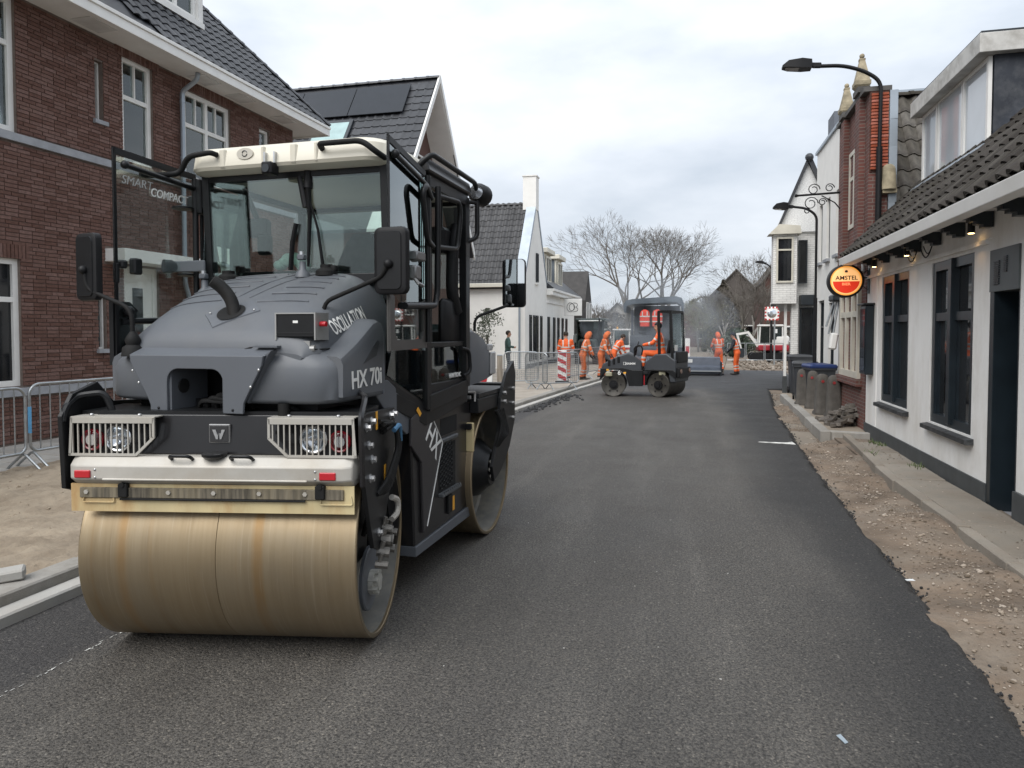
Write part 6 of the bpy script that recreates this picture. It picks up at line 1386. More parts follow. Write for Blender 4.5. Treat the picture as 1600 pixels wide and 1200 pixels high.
mb = MB(); mb.cbox((.45, .95, 1.95), (.18, .30, .16), .03); mb.cbox((-.42, .62, 2.52), (.16, .09, .13), .02); mb.tube([(-.42, .6, 2.58), (-.45, .5, 2.78)], .02, 7); mb.cbox((-.36, .60, 2.40), (.1, .06, .14), .015); cp('instrument', mb, m_black, cab, smooth=40)
mb = MB(); mb.b2((-.60, .47, 2.10), (.60, .75, 2.205)); cp('dashboard', mb, m_black, cab, bevel=.02)
cl = MB(); r2 = random.Random(3)
for k in range(7): cl.sphere((-.20+.03*k+r2.uniform(-.01, .01), .55, 2.245+.045*math.sin(k*.55)+r2.uniform(0, .01)), .05, 10, 7, sc=(1, .8, r2.uniform(.6, .9)), rot=(0, r2.uniform(-.5, .5), 0))
clo = cl.build('cloth', mat('pale_green_cloth', (.50, .66, .58), .9, var=.12, vs=30, bump=.6, bs=60), None, 70); clo.location = RO; clo.rotation_euler = (0, 0, RZ); tag(clo, 'crumpled pale cloth lying on the dashboard behind the cab windscreen', 'cloth')
# wiper
mb = MB(); mb.tube([(.12, .385, 2.86), (.12, .375, 2.72)], .03, 8); mb.tube([(.12, .37, 2.78), (.13, .375, 2.55), (.11, .385, 2.22)], [.022, .009], 6); mb.tube([(.13, .37, 2.66), (.19, .375, 2.45), (.22, .385, 2.2)], [.006, .012], 6); mb.tube([(.06, .372, 2.8), (.10, .372, 2.6)], .018, 6); cp('wiper', mb, m_black, cab, smooth=60)
mb = MB(); mb.tube([(-.02, .385, 2.2), (-.0, .378, 2.38), (.03, .376, 2.5)], .016, 6); cp('wiper_blade', mb, m_black, cab, smooth=60)
# roof
rings = []
def rplan(w, y0, y1, r): 
    return [p for q in ((w-r, y1-r, 0), (-w+r, y1-r, 90), (-w+r, y0+r, 180), (w-r, y0+r, 270)) for p in rarc(q[0], q[1], r, q[2], q[2]+90, 5)]
for z, w, y0, y1, r in ((2.83, .66, .30, 1.72, .12), (2.842, .695, .252, 1.76, .12), (2.862, .705, .24, 1.77, .12), (2.955, .70, .25, 1.765, .13), (2.985, .68, .275, 1.74, .14), (3.0, .62, .34, 1.68, .14), (3.005, .3, .7, 1.3, .1)):
    rings.append([(x, y, z+.012*(1-(x/.7)**2)) for x, y in rplan(w, y0, y1, r)])
mb = MB(); mb.loft(rings); rf = cp('cab_roof', mb, m_roof, smooth=35)
for x, w_ in ((-.42, .05), (-.12, .03), (.10, .05), (.26, .03)): cp('roof_rib', MB().cbox((x, .25, 2.915), (w_, .028, .125), .010), m_roof, rf)
mb = MB(); mb.prism([(-.25+.06*math.cos(a), 2.935+.036*math.sin(a)) for a in [2*PI*k/24 for k in range(24)]], (.2445, .238), lambda a, b, t: (a+.0, t, b)); em = cp('roof_emblem', mb, mat('emblem_ring', (.52, .49, .42), .4), rf, smooth=0)
mb = MB()
for a0 in (0, 180): mb.tube([(-.25+.018*math.cos(rad(a0+t)), .2365, 2.935+.018*math.sin(rad(a0+t))) for t in range(20, 171, 25)], .003, 5)
cp('emblem_mark', mb, m_dark, em)
mb = MB(); mb.cbox((-.06, .23, 2.825), (.075, .09, .075), .008); cmr = cp('roof_camera', mb, m_black, rf); cp('camera_lens', MB().cyl((-.06, .184, 2.82), (-.06, .178, 2.82), .026, n=16), m_dark, cmr); cp('camera_bracket', MB().b2((-.10, .22, 2.86), (-.09, .26, 2.93)), m_steel, cmr); cp('camera_bracket', MB().b2((-.03, .22, 2.86), (-.02, .26, 2.93)), m_steel, cmr)
# roof rails (front left and right)
cp('hand_rail', MB().tube([(-.46, .24, 2.94), (-.47, .19, 2.945), (-.64, .19, 2.93), (-.73, .22, 2.83), (-.82, .1, 2.80), (-.86, .02, 2.79)], .018, 8, .05), m_rubber, rf, smooth=60)
cp('hand_rail', MB().tube([(.30, .25, 2.93), (.31, .19, 2.945), (.60, .19, 2.945), (.68, .2, 2.88), (.70, .3, 2.86)], .018, 8, .05), m_rubber, rf, smooth=60)
# right side upper rail, lamp
mb = MB(); mb.tube([(.70, .80, 2.92), (.80, .80, 3.0), (.80, 1.72, 2.99), (.80, 1.78, 2.93), (.80, 1.78, 2.56), (.74, 1.70, 2.52)], .02, 8, .07); mb.tube([(.735, 1.72, 2.84), (.80, 1.78, 2.84)], .018, 8); cp('guard_rail', mb, m_blk, rf, smooth=60)
cp('side_light_bar', MB().cbox((.745, 1.25, 2.93), (.06, .9, .10), .01, (0, -.25, 0)), m_blk_gloss, rf)
wlamp = cp('work_light', MB().lathe((.80, 1.86, 2.92), (.0, 1, 0), [(-.10, .0), (-.10, .06), (-.05, .085), (.05, .09), (.06, .08)], 20, cap=(True, True)), m_black, rf, smooth=40)
cp('work_light_lens', MB().cyl((.80, 1.755, 2.92), (.80, 1.75, 2.92), .055, n=18), m_chrome, wlamp)
mb = MB(); mb.cbox((.60, 1.45, 2.50), (.16, .20, .20), .03); mb.tube([(.60, 1.45, 2.6), (.60, 1.45, 2.85)], .03, 6); cp('cab_speaker', mb, m_black, cab, smooth=30)
# open doors
def door(s, a, b, z0=1.70, z1=2.90):
    """a = free edge (x,y), b = hinge edge (x,y)"""
    A, B = Vector((*a, 0)), Vector((*b, 0)); d = (B-A).normalized(); Zv = Vector((0, 0, 1)); n = d.cross(Zv)
    P = lambda u, z: A+d*u+Zv*z
    L = (B-A).length
    mb = MB(); q = [P(0, z0+.02), P(L, z0-.01), P(L, z1-.02), P(0, z1)]
    mb.add(q+[v+n*.006 for v in q], [(0, 3, 2, 1), (4, 5, 6, 7), (0, 1, 5, 4), (1, 2, 6, 5), (2, 3, 7, 6), (3, 0, 4, 7)]); dr_ = cp('cab_door', mb, m_doorglass if s < 0 else m_doorglass_r, None, smooth=0)
    mb = MB()
    def st(p0, p1, w, off=0.0):
        mb.tube([p0+n*off, p1+n*off], w, 6)
    mb.add([P(0, z0), P(.022, z0), P(.022, z1), P(0, z1), *[P(x, z)+n*.012 for x, z in ((0, z0), (.022, z0), (.022, z1), (0, z1))]], [(0, 3, 2, 1), (4, 5, 6, 7), (0, 1, 5, 4), (1, 2, 6, 5), (3, 0, 4, 7)])
    mb.add([P(0, z1-.035), P(L, z1-.055), P(L, z1-.015), P(0, z1+.004), *[p+n*.012 for p in (P(0, z1-.035), P(L, z1-.055), P(L, z1-.015), P(0, z1+.004))]], [(0, 1, 2, 3), (7, 6, 5, 4), (0, 4, 5, 1), (3, 2, 6, 7)])
    cp('door_edge', mb, m_black, dr_, smooth=0)
    mb = MB(); o = n*(.03)
    mb.tube([P(.06, z1-.09)+o, P(L-.02, z1-.12)+o], .017, 7); mb.sphere(P(.07, z1-.09)+o, .026, 10, 6)
    mb.tube([P(L-.03, z1-.05)+o, P(L-.03, z0+.05)+o], .02, 7); mb.tube([P(L+.03, z1-.05)+o, P(L+.03, z0+.05)+o], .013, 7)
    cp('door_tube', mb, m_blk, dr_, smooth=60)
    return P, n, dr_, L
P, n, dl, L_ = door(-1, (-.80, -.26), (-.80, .44), 1.66, 2.89)
cp('hinge_bracket', MB().cbox((-.75, .46, 1.95), (.2, .06, .12), .01), m_blk, dl); cp('hinge_bracket', MB().b2((-.82, .42, 1.70), (-.60, .52, 2.02)), m_blk, dl)
mb = MB(); mb.cbox((-.74, .45, 2.68), (.22, .07, .10), .01); mb.cbox((-.76, .45, 2.72), (.08, .10, .24), .01); mb.lathe((-.83, .36, 2.62), (0, 0, 1), [(0, .03), (.008, .07), (.02, .07), (.03, .03)], 14, cap=(True, True)); cp('hinge_cap', MB().lathe((-.81, .36, 2.17), (0, 0, 1), [(0, .02), (.01, .055), (.02, .055), (.03, .02)], 14, cap=(True, True)), m_blk, dl); cp('door_hinge', mb, m_blk, dl)
mb = MB(); mb.cbox((-.80, -.20, 2.205), (.06, .05, .05), .01); mb.cbox((-.79, -.1, 2.20), (.05, .07, .10), .01); mb.cbox((-.80, -.24, 2.15), (.03, .03, .12), .006); mb.tube([(-.80, -.21, 1.86), (-.80, .40, 1.88)], .02, 8); mb.prism([(-.27, 1.60), (-.08, 1.60), (-.12, 1.78), (-.08, 1.93), (-.14, 1.98), (-.27, 1.98)], (-.83, -.80), lambda a, b, t: (t, a, b)); mb.sphere((-.78, -.17, 1.92), .035, 12, 8); cp('door_latch', mb, m_blk, dl, smooth=30)
text('lettering', 'SMART', .075, mat('lettering_grey', (.35, .36, .36), .5), dl, facing((-.792, -.075, 2.715), (0, 1, -.0), (0, 0, 1)), bold=.0, fitw=.25, shear=.2, depth=.001); text('lettering', 'COMPACT', .075, m_letter, dl, facing((-.792, .195, 2.68), (0, 1, -.0), (0, 0, 1)), bold=.012, fitw=.33, shear=.2, depth=.001)
P, n, dr2, L_ = door(1, (.885, -.07), (.76, .77), 1.68, 2.89)
mb = MB(); q = [P(.0, 1.69), P(L_, 1.69), P(L_, 2.02), P(L_-.09, 2.0), P(L_-.09, 1.80), P(L_-.14, 1.75), P(.14, 1.75), P(.09, 1.80), P(.09, 2.0), P(.0, 2.02)]; k_ = len(q); mb.add([v-n*.004 for v in q]+[v+n*.016 for v in q], [tuple(range(k_)), tuple(range(2*k_-1, k_-1, -1))]+[(i, i+k_, (i+1) % k_+k_, (i+1) % k_) for i in range(k_)]); cp('door_lower_frame', mb, mat('dark_trim', (.055, .052, .048), .5), dr2, smooth=0)
mb = MB(); mb.tube([(.80, .80, 2.70), (.86, .56, 2.74), (.86, .50, 2.68), (.84, .62, 2.40), (.80, .82, 2.38)], .019, 8, .05); cp('door_grab', mb, m_blk, dr2, smooth=60)
mb = MB(); mb.tube([(.86, .22, 1.955), (.80, .86, 1.98), (.80, .90, 2.06), (.80, .92, 2.80)], .022, 8, .06); mb.tube([(.76, .90, 2.75), (.80, 1.34, 2.77), (.80, 1.38, 2.70), (.78, 1.36, 2.42), (.76, .92, 2.39)], .02, 8, .06); cp('grab_rail', mb, m_blk, cab, smooth=60)
mb = MB(); mb.cbox((.83, .45, 2.17), (.05, .09, .09), .01); mb.tube([(.83, .42, 2.14), (.87, .40, 2.10), (.86, .50, 2.09)], .012, 6); mb.cbox((.82, .52, 2.28), (.05, .14, .06), .01); cp('door_latch', mb, mat('latch_metal', (.2, .2, .2), .4, .6), dr2, smooth=40)
# inner trim of rear post
mb = MB(); mb.tube([(.70, 1.56, 2.62), (.69, 1.50, 2.5), (.69, 1.48, 2.1), (.70, 1.56, 1.95)], .05, 8, .1); mb.cbox((.68, 1.45, 1.86), (.06, .36, .38), .04); cp('post_trim', mb, m_black, cab, smooth=60)

# --- flank between the drums
fl = [(.66, 1.27), (1.66, 1.27), (1.90, 1.20), (1.94, .36), (.72, .33)]
mb = MB(); mb.prism(fl, (.45, .70), lambda a, b, t: (t, a, b)); fk = cp('flank_panel', mb, m_blk_gloss, smooth=0, bevel=.012)
cp('flank_skirt', MB().prism([(.715, .265), (1.945, .265), (1.945, .35), (.715, .335)], (.5, .712), lambda a, b, t: (t, a, b)), m_grey_flat, fk, smooth=0, bevel=.006)
mb = MB(); mb.prism([(.63, 1.22), (.70, 1.245), (.93, 1.25), (1.19, .98), (.88, .43), (.83, .40), (.80, .9), (.62, 1.04)], (.70, .722), lambda a, b, t: (t, a, b)); hx = cp('flank_badge', mb, mat('badge_black', (.030, .028, .030), .35), fk, smooth=0, bevel=.006)
cp('badge_line', MB().tube([(.724, .93, 1.248), (.724, 1.185, .98), (.724, .885, .435)], .004, 5), m_letter, hx)
text('lettering', 'HX', .235, m_letter, hx, facing((.7245, 1.00, 1.02), (0, .66, -.62), (0, .62, .78)), bold=.012, fitw=.27, depth=.001)
pit = mat('shade_and_seam_black', (.004, .004, .004), .9)
cp('step_recess_shade', MB().b2((.60, 1.20, 1.02), (.7015, 1.55, 1.15)), pit, fk); cp('step_recess_shade', MB().b2((.60, 1.16, .60), (.7015, 1.52, .95)), pit, fk)  # flush black blocks, recess shade painted rather than hollowed out
st = MB(); st.cbox((.69, 1.36, .585), (.10, .40, .03), .006); cp('step_edge', MB().cbox((.69, 1.36, .985), (.06, .36, .03), .006), mat('tread_grey', (.07, .075, .08), .5), fk)
for k in range(9): st.b2((.735, 1.18+.042*k, .60), (.742, 1.20+.042*k, .612))
cp('step_tread', st, mat('tread_grey', (.07, .075, .08), .5), fk)
hm = MB()
for i in range(6):
    for j in range(9):
        y, z = 1.21+.042*i, .92-.034*j+(.017 if i % 2 else 0); hm.tube([(.705, y+.021*math.cos(rad(60*k)), z+.021*math.sin(rad(60*k))) for k in range(6)], .0045, 4, closed=True)
cp('vent_mesh', hm, m_blk, fk)
cp('sticker', MB().b2((.701, .74, 1.30), (.704, .93, 1.40)), m_letter, fk); cp('sticker_plate', MB().b2((.60, .72, 1.28), (.7005, .95, 1.42)), m_grey_flat, fk)
cp('warning_sticker', MB().prism([(.70, 1.27), (.76, 1.22), (.79, 1.24), (.73, 1.29)], (.7235, .7255), lambda a, b, t: (t, a, b)), MATS['sticker_orange'], fk); cp('warning_sticker', MB().b2((.7215, 1.40, .42), (.7235, 1.44, .53)), MATS['sticker_orange'], fk)
lk = MB(); lk.cbox((.71, 1.36, .48), (.02, .08, .14), .004); cp('lock_plate', lk, m_black, fk)
for y, z in ((1.0, 1.29), (1.78, 1.26)): cp('hinge_bolt', MB().cyl((.70, y, z), (.74, y, z), .017, n=6), m_bolt, fk)
cp('latch', MB().tube([(.72, 1.70, 1.31), (.75, 1.86, 1.30), (.75, 1.86, 1.22)], .01, 6, .02), m_bolt, fk)
mb = MB(); mb.prism([(.40, 1.42), (.62, 1.42), (.66, 1.2), (.72, .4), (.60, .35), (.45, .9)], (.30, .60), lambda a, b, t: (t, a, b)); cp('inner_frame', mb, m_blk, fk, smooth=0)
# --- rear hood and rear steering frame
rings = []
for y, zt, zb_, w in ((1.74, 1.86, 1.36, .74), (1.95, 1.85, 1.37, .75), (2.2, 1.79, 1.39, .75), (2.42, 1.68, 1.41, .73), (2.50, 1.60, 1.44, .70)):
    rings.append([(-w, y, zb_), (w, y, zb_), (w+.005, y, zb_+(zt-zb_)*.55), (w-.03, y, zt-.06), (w-.12, y, zt), (-w+.12, y, zt), (-w+.03, y, zt-.06), (-w-.005, y, zb_+(zt-zb_)*.55)])
mb = MB(); mb.loft(rings); rh = cp('rear_hood', mb, m_grey, smooth=35); mb = MB(); mb.cbox((.75, 2.36, 1.52), (.02, .14, .20), .01); mb.cbox((.74, 2.30, 1.66), (.03, .12, .06), .01); cp('rear_lamp', mb, mat('lamp_grey', (.35, .35, .35), .3), rh)
mb = MB(); mb.b2((-.78, 1.88, 1.245), (.78, 2.75, 1.285)); mb.b2((.70, 1.86, 1.12), (.78, 2.6, 1.24)); cp('rear_frame', mb, m_blk, bevel=.005)
mb = MB(); mb.prism([(2.50, 1.30), (2.62, 1.42), (2.86, 1.52), (2.92, 1.40), (2.90, .95), (2.72, .72), (2.45, .55), (2.22, .48), (2.16, .62), (2.36, .9), (2.42, 1.20)], (.78, .81), lambda a, b, t: (t, a, b)); rp_ = cp('side_plate', mb, m_blk, smooth=0, bevel=.004)
for y, z in ((2.52, 1.24), (2.52, 1.16), (2.80, 1.26), (2.80, 1.12), (2.80, .98)): cp('bolt', MB().cyl((.81, y, z), (.835, y, z), .018, n=6), m_bolt, rp_)
mb = MB()
for k in range(5): mb.tube([(.80, 2.30+.05*k, 1.10), (.84, 2.36+.05*k, .98-.03*k), (.83, 2.28+.04*k, .84), (.76, 2.30, .70)], .016, 7, .08)
cp('hydraulic_hose', mb, m_rubber, rp_, smooth=60)
cp('hub_disc', MB().lathe((.60, 2.32, RD), (1, 0, 0), [(0, .26), (.04, .25), (.12, .17), (.16, .15), (.16, 0)], 32), m_blk, rp_)
mb = MB()
for k in range(8): a = 2*PI*k/8; mb.cyl((.70, 2.32+.09*math.cos(a), RD+.09*math.sin(a)), (.79, 2.32+.09*math.cos(a), RD+.09*math.sin(a)), .018, n=6)
cp('hub_motor', mb, MATS['pale_casting'], rp_)
mb = MB(); mb.cbox((.55, 1.80, .93), (.42, .03, .24), .006); sc2 = cp('scraper_plate', mb, m_scr); cp('clamp', MB().cbox((.72, 1.775, 1.02), (.06, .03, .05), .006), m_black, sc2)
cp('rear_bumper', MB().b2((-.75, 2.9, .98), (.75, 3.0, 1.30)), m_blk, bevel=.01)

# ---------------------------------------------------------------- people
m_hv = mat('hi_vis_orange', (.72, .115, .022), .75, var=.10, vs=9); m_sil = mat('reflective_tape', (.52, .52, .49), .5); m_skin = mat('skin', (.40, .22, .15), .6, var=.08)
m_boot = mat('boot_dark', (.03, .025, .022), .7); m_glove = mat('glove', (.05, .05, .05), .8); m_navy = mat('navy_cloth', (.018, .021, .03), .85); m_hair = mat('hair_dark', (.03, .022, .016), .8); m_dusty = mat('dusty_orange', (.62, .16, .06), .85, var=.25, vs=6); m_green = mat('green_jacket', (.05, .095, .085), .85, var=.2, vs=8)
def person(label, loc, rz, J, top=None, legs=None, hood=False, cap=None, stripes=True, sleeves=None, boots=None, vest=False, gloves=True):
    """J: joints in metres, x right, y forward, z up"""
    top = top or m_hv; legs = legs or m_hv; sleeves = sleeves or top; boots = boots or m_boot
    V = {k: Vector(v) for k, v in J.items()}; mb = MB()
    hip, ch, nk, hd = V['hip'], V['chest'], V['neck'], V['head']
    side = (V['shR']-V['shL']).normalized(); up = (ch-hip).normalized(); fw = side.cross(up).normalized()*-1
    if V['toeL'].y < V['anL'].y and False: fw = -fw
    def ell(c, a, b, h, n=14, m=9):
        vs = []; s = MB().sphere((0, 0, 0), 1, n, m); mb.add([c+side*(v[0]*a)+fw*(v[1]*b)+up*(v[2]*h) for v in s.v], s.f)
    ell(hip, .175, .135, .16)
    for t, a, b in ((.3, .165, .12), (.55, .18, .125), (.8, .20, .13), (1, .205, .13), (1.15, .185, .115)): ell(hip.lerp(ch, t), a, b, .15)
    ell(ch+up*.09, .19, .10, .08); mb.cyl(ch+up*.06, hd-up*.03, .062, .055, 10)
    for s in 'LR':
        sh, el, ha, kn, an, to = (V[k+s] for k in ('sh', 'el', 'ha', 'kn', 'an', 'toe'))
        hj = hip+side*(.085 if s == 'R' else -.085)-up*.03
        mb.sphere(sh, .078, 10, 7); mb.cyl(sh, el, .072, .055, 10); mb.sphere(el, .056, 10, 7); mb.cyl(el, ha, .055, .042, 10)
        mb.sphere(hj, .105, 10, 7); mb.cyl(hj, kn, .105, .075, 12); mb.sphere(kn, .076, 10, 7); mb.cyl(kn, an+Vector((0, 0, .02)), .074, .062, 12)
        f = (to-an); f.z = 0; f = f.normalized(); mb.sphere(an+Vector((0, 0, -.02)), .058, 10, 7); b = MB().sphere((0, 0, 0), 1, 12, 7); r_ = Vector((f.y, -f.x, 0))
        mb.add([an+f*.085+Vector((0, 0, -.045))+f*(v[1]*.155)+r_*(v[0]*.052)+Vector((0, 0, v[2]*(.045 if v[2] > 0 else .038))) for v in b.v], b.f)
        d = (ha-el).normalized(); u = d.orthogonal().normalized(); w = d.cross(u)
        b = MB().sphere((0, 0, 0), 1, 10, 6); mb.add([ha+d*.045+d*(v[0]*.055)+u*(v[1]*.042)+w*(v[2]*.022) for v in b.v], b.f)
        for k, L in enumerate((.065, .078, .074, .058)):
            p = ha+d*.085+u*((k-1.5)*.02); mb.tube([p, p+d*L*.5+w*.006, p+d*L*.75+w*.028, p+d*L*.72+w*.045], [.0105, .010, .009, .008], 6)
        mb.tube([ha+d*.03+u*.035, ha+d*.06+u*.06+w*.01, ha+d*.09+u*.058+w*.025], [.013, .011, .009], 6)
    # head: skull, jaw, nose, ears
    hf = (V.get('look', hd+fw)-hd).normalized(); hs = hf.cross(Vector((0, 0, 1))).normalized(); hu = hs.cross(hf)
    def hell(c, a, b, h):
        s = MB().sphere((0, 0, 0), 1, 16, 11); mb.add([hd+hs*(c[0]+v[0]*a)+hf*(c[1]+v[1]*b)+hu*(c[2]+v[2]*h) for v in s.v], s.f)
    hell((0, -.01, .03), .078, .098, .095); hell((0, .018, -.045), .062, .075, .075); hell((0, .10, -.02), .013, .022, .022); hell((.08, 0, -.015), .012, .022, .032); hell((-.08, 0, -.015), .012, .022, .032); hell((0, .082, -.068), .028, .012, .008); hell((0, .07, -.1), .026, .02, .018)
    tmp = link(bpy.data.objects.new('tmp', mb.mesh('person', m_hv, 0))); rmod = tmp.modifiers.new('r', 'REMESH'); rmod.mode = 'VOXEL'; rmod.voxel_size = .0145; sm = tmp.modifiers.new('s', 'SMOOTH'); sm.iterations = 2; sm.factor = .5
    dg = bpy.context.evaluated_depsgraph_get(); me = bpy.data.meshes.new_from_object(tmp.evaluated_get(dg)); bpy.data.objects.remove(tmp)
    me.materials.clear(); ml = [top, legs, m_sil, m_skin, m_glove if gloves else m_skin, boots, sleeves, mat('eye_mouth', (.06, .03, .025), .4), m_hv]
    for m in ml: me.materials.append(m)
    P = np.empty(len(me.polygons)*3); me.polygons.foreach_get('center', P); P = P.reshape(-1, 3)
    A = lambda v: np.array(v[:])
    def seg(a, b):
        a, b = A(a), A(b); d = b-a; t = np.clip(((P-a) @ d)/(d @ d), 0, 1); return np.linalg.norm(P-(a+t[:, None]*d), axis=1), t
    cand = [('t',)+seg(hip, ch+up*.1)]; 
    for s in 'LR':
        hj = hip+side*(.085 if s == 'R' else -.085)
        for k, a, b in (('a', V['sh'+s], V['el'+s]), ('f', V['el'+s], V['ha'+s]), ('th', hj, V['kn'+s]), ('c', V['kn'+s], V['an'+s])): cand.append((k,)+seg(a, b))
    off = {'t': .15, 'a': .065, 'f': .05, 'th': .09, 'c': .068}
    D = np.stack([c[1]-off[c[0]] for c in cand]); best = D.argmin(0); T = np.stack([c[2] for c in cand])[best, np.arange(len(P))]; kinds = np.array([c[0] for c in cand])[best]
    mi = np.zeros(len(P), int)
    leg = (kinds == 'th') | (kinds == 'c') | ((kinds == 't') & (T < .02)); arm = (kinds == 'a') | (kinds == 'f')
    mi[leg] = 1; mi[arm] = 6
    if vest: mi[kinds == 't'] = 8
    if stripes:
        mi[(kinds == 't') & (((T > .30) & (T < .40)) | ((T > .52) & (T < .62)))] = 2
        mi[(kinds == 'c') & (((T > .25) & (T < .36)) | ((T > .52) & (T < .63)))] = 2
        if not vest: mi[(kinds == 'f') & (T > .2) & (T < .38)] = 2; mi[(kinds == 'a') & (T > .5) & (T < .66)] = 2
        rel = P-A(hip); sx = np.abs(rel @ A(side)); mi[(kinds == 't') & (T > .6) & (sx > .085) & (sx < .125)] = 2
    for s in 'LR':
        d = A((V['ha'+s]-V['el'+s]).normalized()); q = (P-A(V['ha'+s])); mi[(np.linalg.norm(q, axis=1) < .20) & (q @ d > -.005) & (np.linalg.norm(q-np.outer(q @ d, d), axis=1) < .1)] = 4
        mi[(np.linalg.norm(P-A(V['an'+s]), axis=1) < .30) & (P[:, 2] < V['an'+s].z+.06)] = 5
    q = P-A(hd); z = q @ A(hu); y = q @ A(hf); x = q @ A(hs); head = (np.linalg.norm(q, axis=1) < .19) & (z > -.15)
    mi[head] = 3; mi[head & (y > .055) & (np.abs(z-.012) < .011) & (np.abs(np.abs(x)-.03) < .014)] = 7; mi[head & (y > .06) & (np.abs(z+.068) < .008) & (np.abs(x) < .025)] = 7
    me.polygons.foreach_set('material_index', mi.tolist()); me.polygons.foreach_set('use_smooth', [True]*len(me.polygons))
    root = thing('person', label, 'person', loc, rz); o = link(bpy.data.objects.new('body', me)); o.parent = root; me.name = 'body'
    M4 = Matrix(((hs.x, hf.x, hu.x, hd.x), (hs.y, hf.y, hu.y, hd.y), (hs.z, hf.z, hu.z, hd.z), (0, 0, 0, 1)))
    if hood:
        h = MB(M4); s = MB().sphere((0, 0, 0), 1, 20, 14); vs = [(v[0]*.104, -.022+v[1]*.120, -.035+v[2]*.172) for v in s.v]; h.add(vs, [f for f in s.f if not all(vs[i][1] > .03 and -.11 < vs[i][2] < .085 for i in f)]); h.build('hood', top if not vest else m_hv, root, 60)
    else:
        h = MB(M4); s = MB().sphere((0, 0, 0), 1, 20, 14); c = cap or m_hair; vs = [(v[0]*.090, -.014+v[1]*.108, .034+v[2]*.105) for v in s.v]; h.add(vs, [f for f in s.f if not any(vs[i][2] < (.035 if vs[i][1] > .02 else -.05) for i in f)]); h.build('cap' if cap else 'hair', c, root, 60)
    return root
def stand(lean=0., arms='down', head_dn=0., step=.0, hipz=.93, elb=None):
    s, c = math.sin(lean), math.cos(lean)
    up = lambda z, x=0, y=0: (x, s*(z-hipz)+y*c, hipz+c*(z-hipz)-y*s)
    J = dict(hip=(0, 0, hipz), chest=up(1.30), neck=up(1.5), head=up(1.66, 0, .03), shL=up(1.43, -.20), shR=up(1.43, .20), knL=(-.10, step*.5+.04, .49), knR=(.10, -step*.5+.04, .49), anL=(-.11, step, .09), anR=(.11, -step, .09), toeL=(-.13, step+.2, .03), toeR=(.13, -step+.2, .03))
    h = Vector(J['head']); J['look'] = tuple(h+Vector((0, math.cos(lean*.6+head_dn), -math.sin(lean*.6+head_dn))))
    if arms == 'down': a = dict(elL=up(1.14, -.27, -.02), elR=up(1.14, .27, -.02), haL=up(.90, -.27, .10), haR=up(.90, .27, .10))
    elif arms == 'hang': p = [up(1.43, q*.2) for q in (-1, 1)]; a = dict(elL=(-.25, p[0][1]+.08, p[0][2]-.28), elR=(.25, p[1][1]+.08, p[1][2]-.28), haL=(-.2, p[0][1]+.18, p[0][2]-.5), haR=(.2, p[1][1]+.2, p[1][2]-.5))
    elif arms == 'fold': a = dict(elL=up(1.15, -.28, .05), elR=up(1.15, .28, .05), haL=up(1.10, -.05, .24), haR=up(1.12, .07, .24))
    elif arms == 'tool': a = dict(elL=up(1.16, -.27, .12), elR=up(1.18, .27, .08), haL=up(1.02, -.08, .34), haR=up(1.16, .10, .30))
    J.update(a); return J
person('man in dark green jacket and glasses standing by the white house', (-7.12, 27.8, .05), rad(-75), stand(0, 'fold'), m_green, m_navy, stripes=False, gloves=False)
person('worker in orange jacket with silver stripes seen from behind at the shuttered windows', (-4.32, 25.4, .02), rad(10), stand(.08, 'fold', .3))
person('hooded worker in dusty orange suit stooping beside the striped board', (-3.62, 24.9, .05), rad(-70), stand(.28, 'hang', .4, .08), m_dusty, m_dusty, hood=True)
person('hooded worker in dusty orange suit beside the small roller hood', (-3.05, 25.6, .06), rad(-100), stand(.30, 'hang', .4, .06), m_dusty, m_dusty, hood=True)
person('worker bending low in bright orange jacket just behind the small roller', (-2.82, 27.6, .03), rad(-60), stand(.55, 'hang', .3, .05))
person('worker in orange hooded suit seen from behind beside the screed', (1.33, 32.5, 0), rad(28), stand(.12, 'tool', .5, .16), hood=True)
w2 = person('worker in orange vest with dark sleeves leaning on a rake', (1.98, 30.6, 0), rad(75), stand(.2, 'tool', .4, .03), m_navy, m_hv, sleeves=m_navy, vest=True, cap=m_navy)
rk = thing('rake', 'long handled asphalt rake held by the worker in the vest', 'rake', (1.55, 30.6, .01)); MB().tube([(1.72, 30.62, 1.28), (1.42, 30.55, .05)], .017, 6).build('handle', MATS['weathered_wood'], rk, world=True); MB().cbox((1.42, 30.55, .04), (.08, .5, .05), .01).build('head', m_dark, rk, 30, True)

# ---------------------------------------------------------------- small tandem roller with driver
sr_ = thing('road_roller', 'small dark grey tandem roller with number six and a seated driver', 'road roller', (-1.15, 20.1, 0), rad(2))
m_sg = mat('small_machine_grey', (.040, .044, .050), .45, var=.08); m_drk = mat('wet_drum', (.075, .07, .062), .45, .5, var=.3, vs=6)
def sdrum(x, rz, w=1.0, y0=0.):
    M = Matrix.Translation((x, y0, .335)) @ Matrix.Rotation(rz, 4, 'Z'); o = MB(M).lathe((0, -w/2, 0), (0, 1, 0), [(.03, .0), (.03, .26), (.0, .315), (0, .325), (.01, .335), (w-.01, .335), (w, .325), (w, .315), (w-.03, .26), (w-.03, 0)], 40).build('drum', m_drk, sr_, 30)
    mb = MB(M); mb.cyl((0, -w/2+.03, 0), (0, -w/2-.03, 0), .12, n=20); mb.cyl((0, -w/2, 0), (0, -w/2-.06, 0), .07, n=12)
    for k in range(6): a = 2*PI*k/6; mb.cyl((.2*math.cos(a), -w/2+.03, .2*math.sin(a)), (.2*math.cos(a), -w/2+.01, .2*math.sin(a)), .02, n=8)
    mb.build('hub', m_black, o, 30); return M
RR2 = rad(-27)
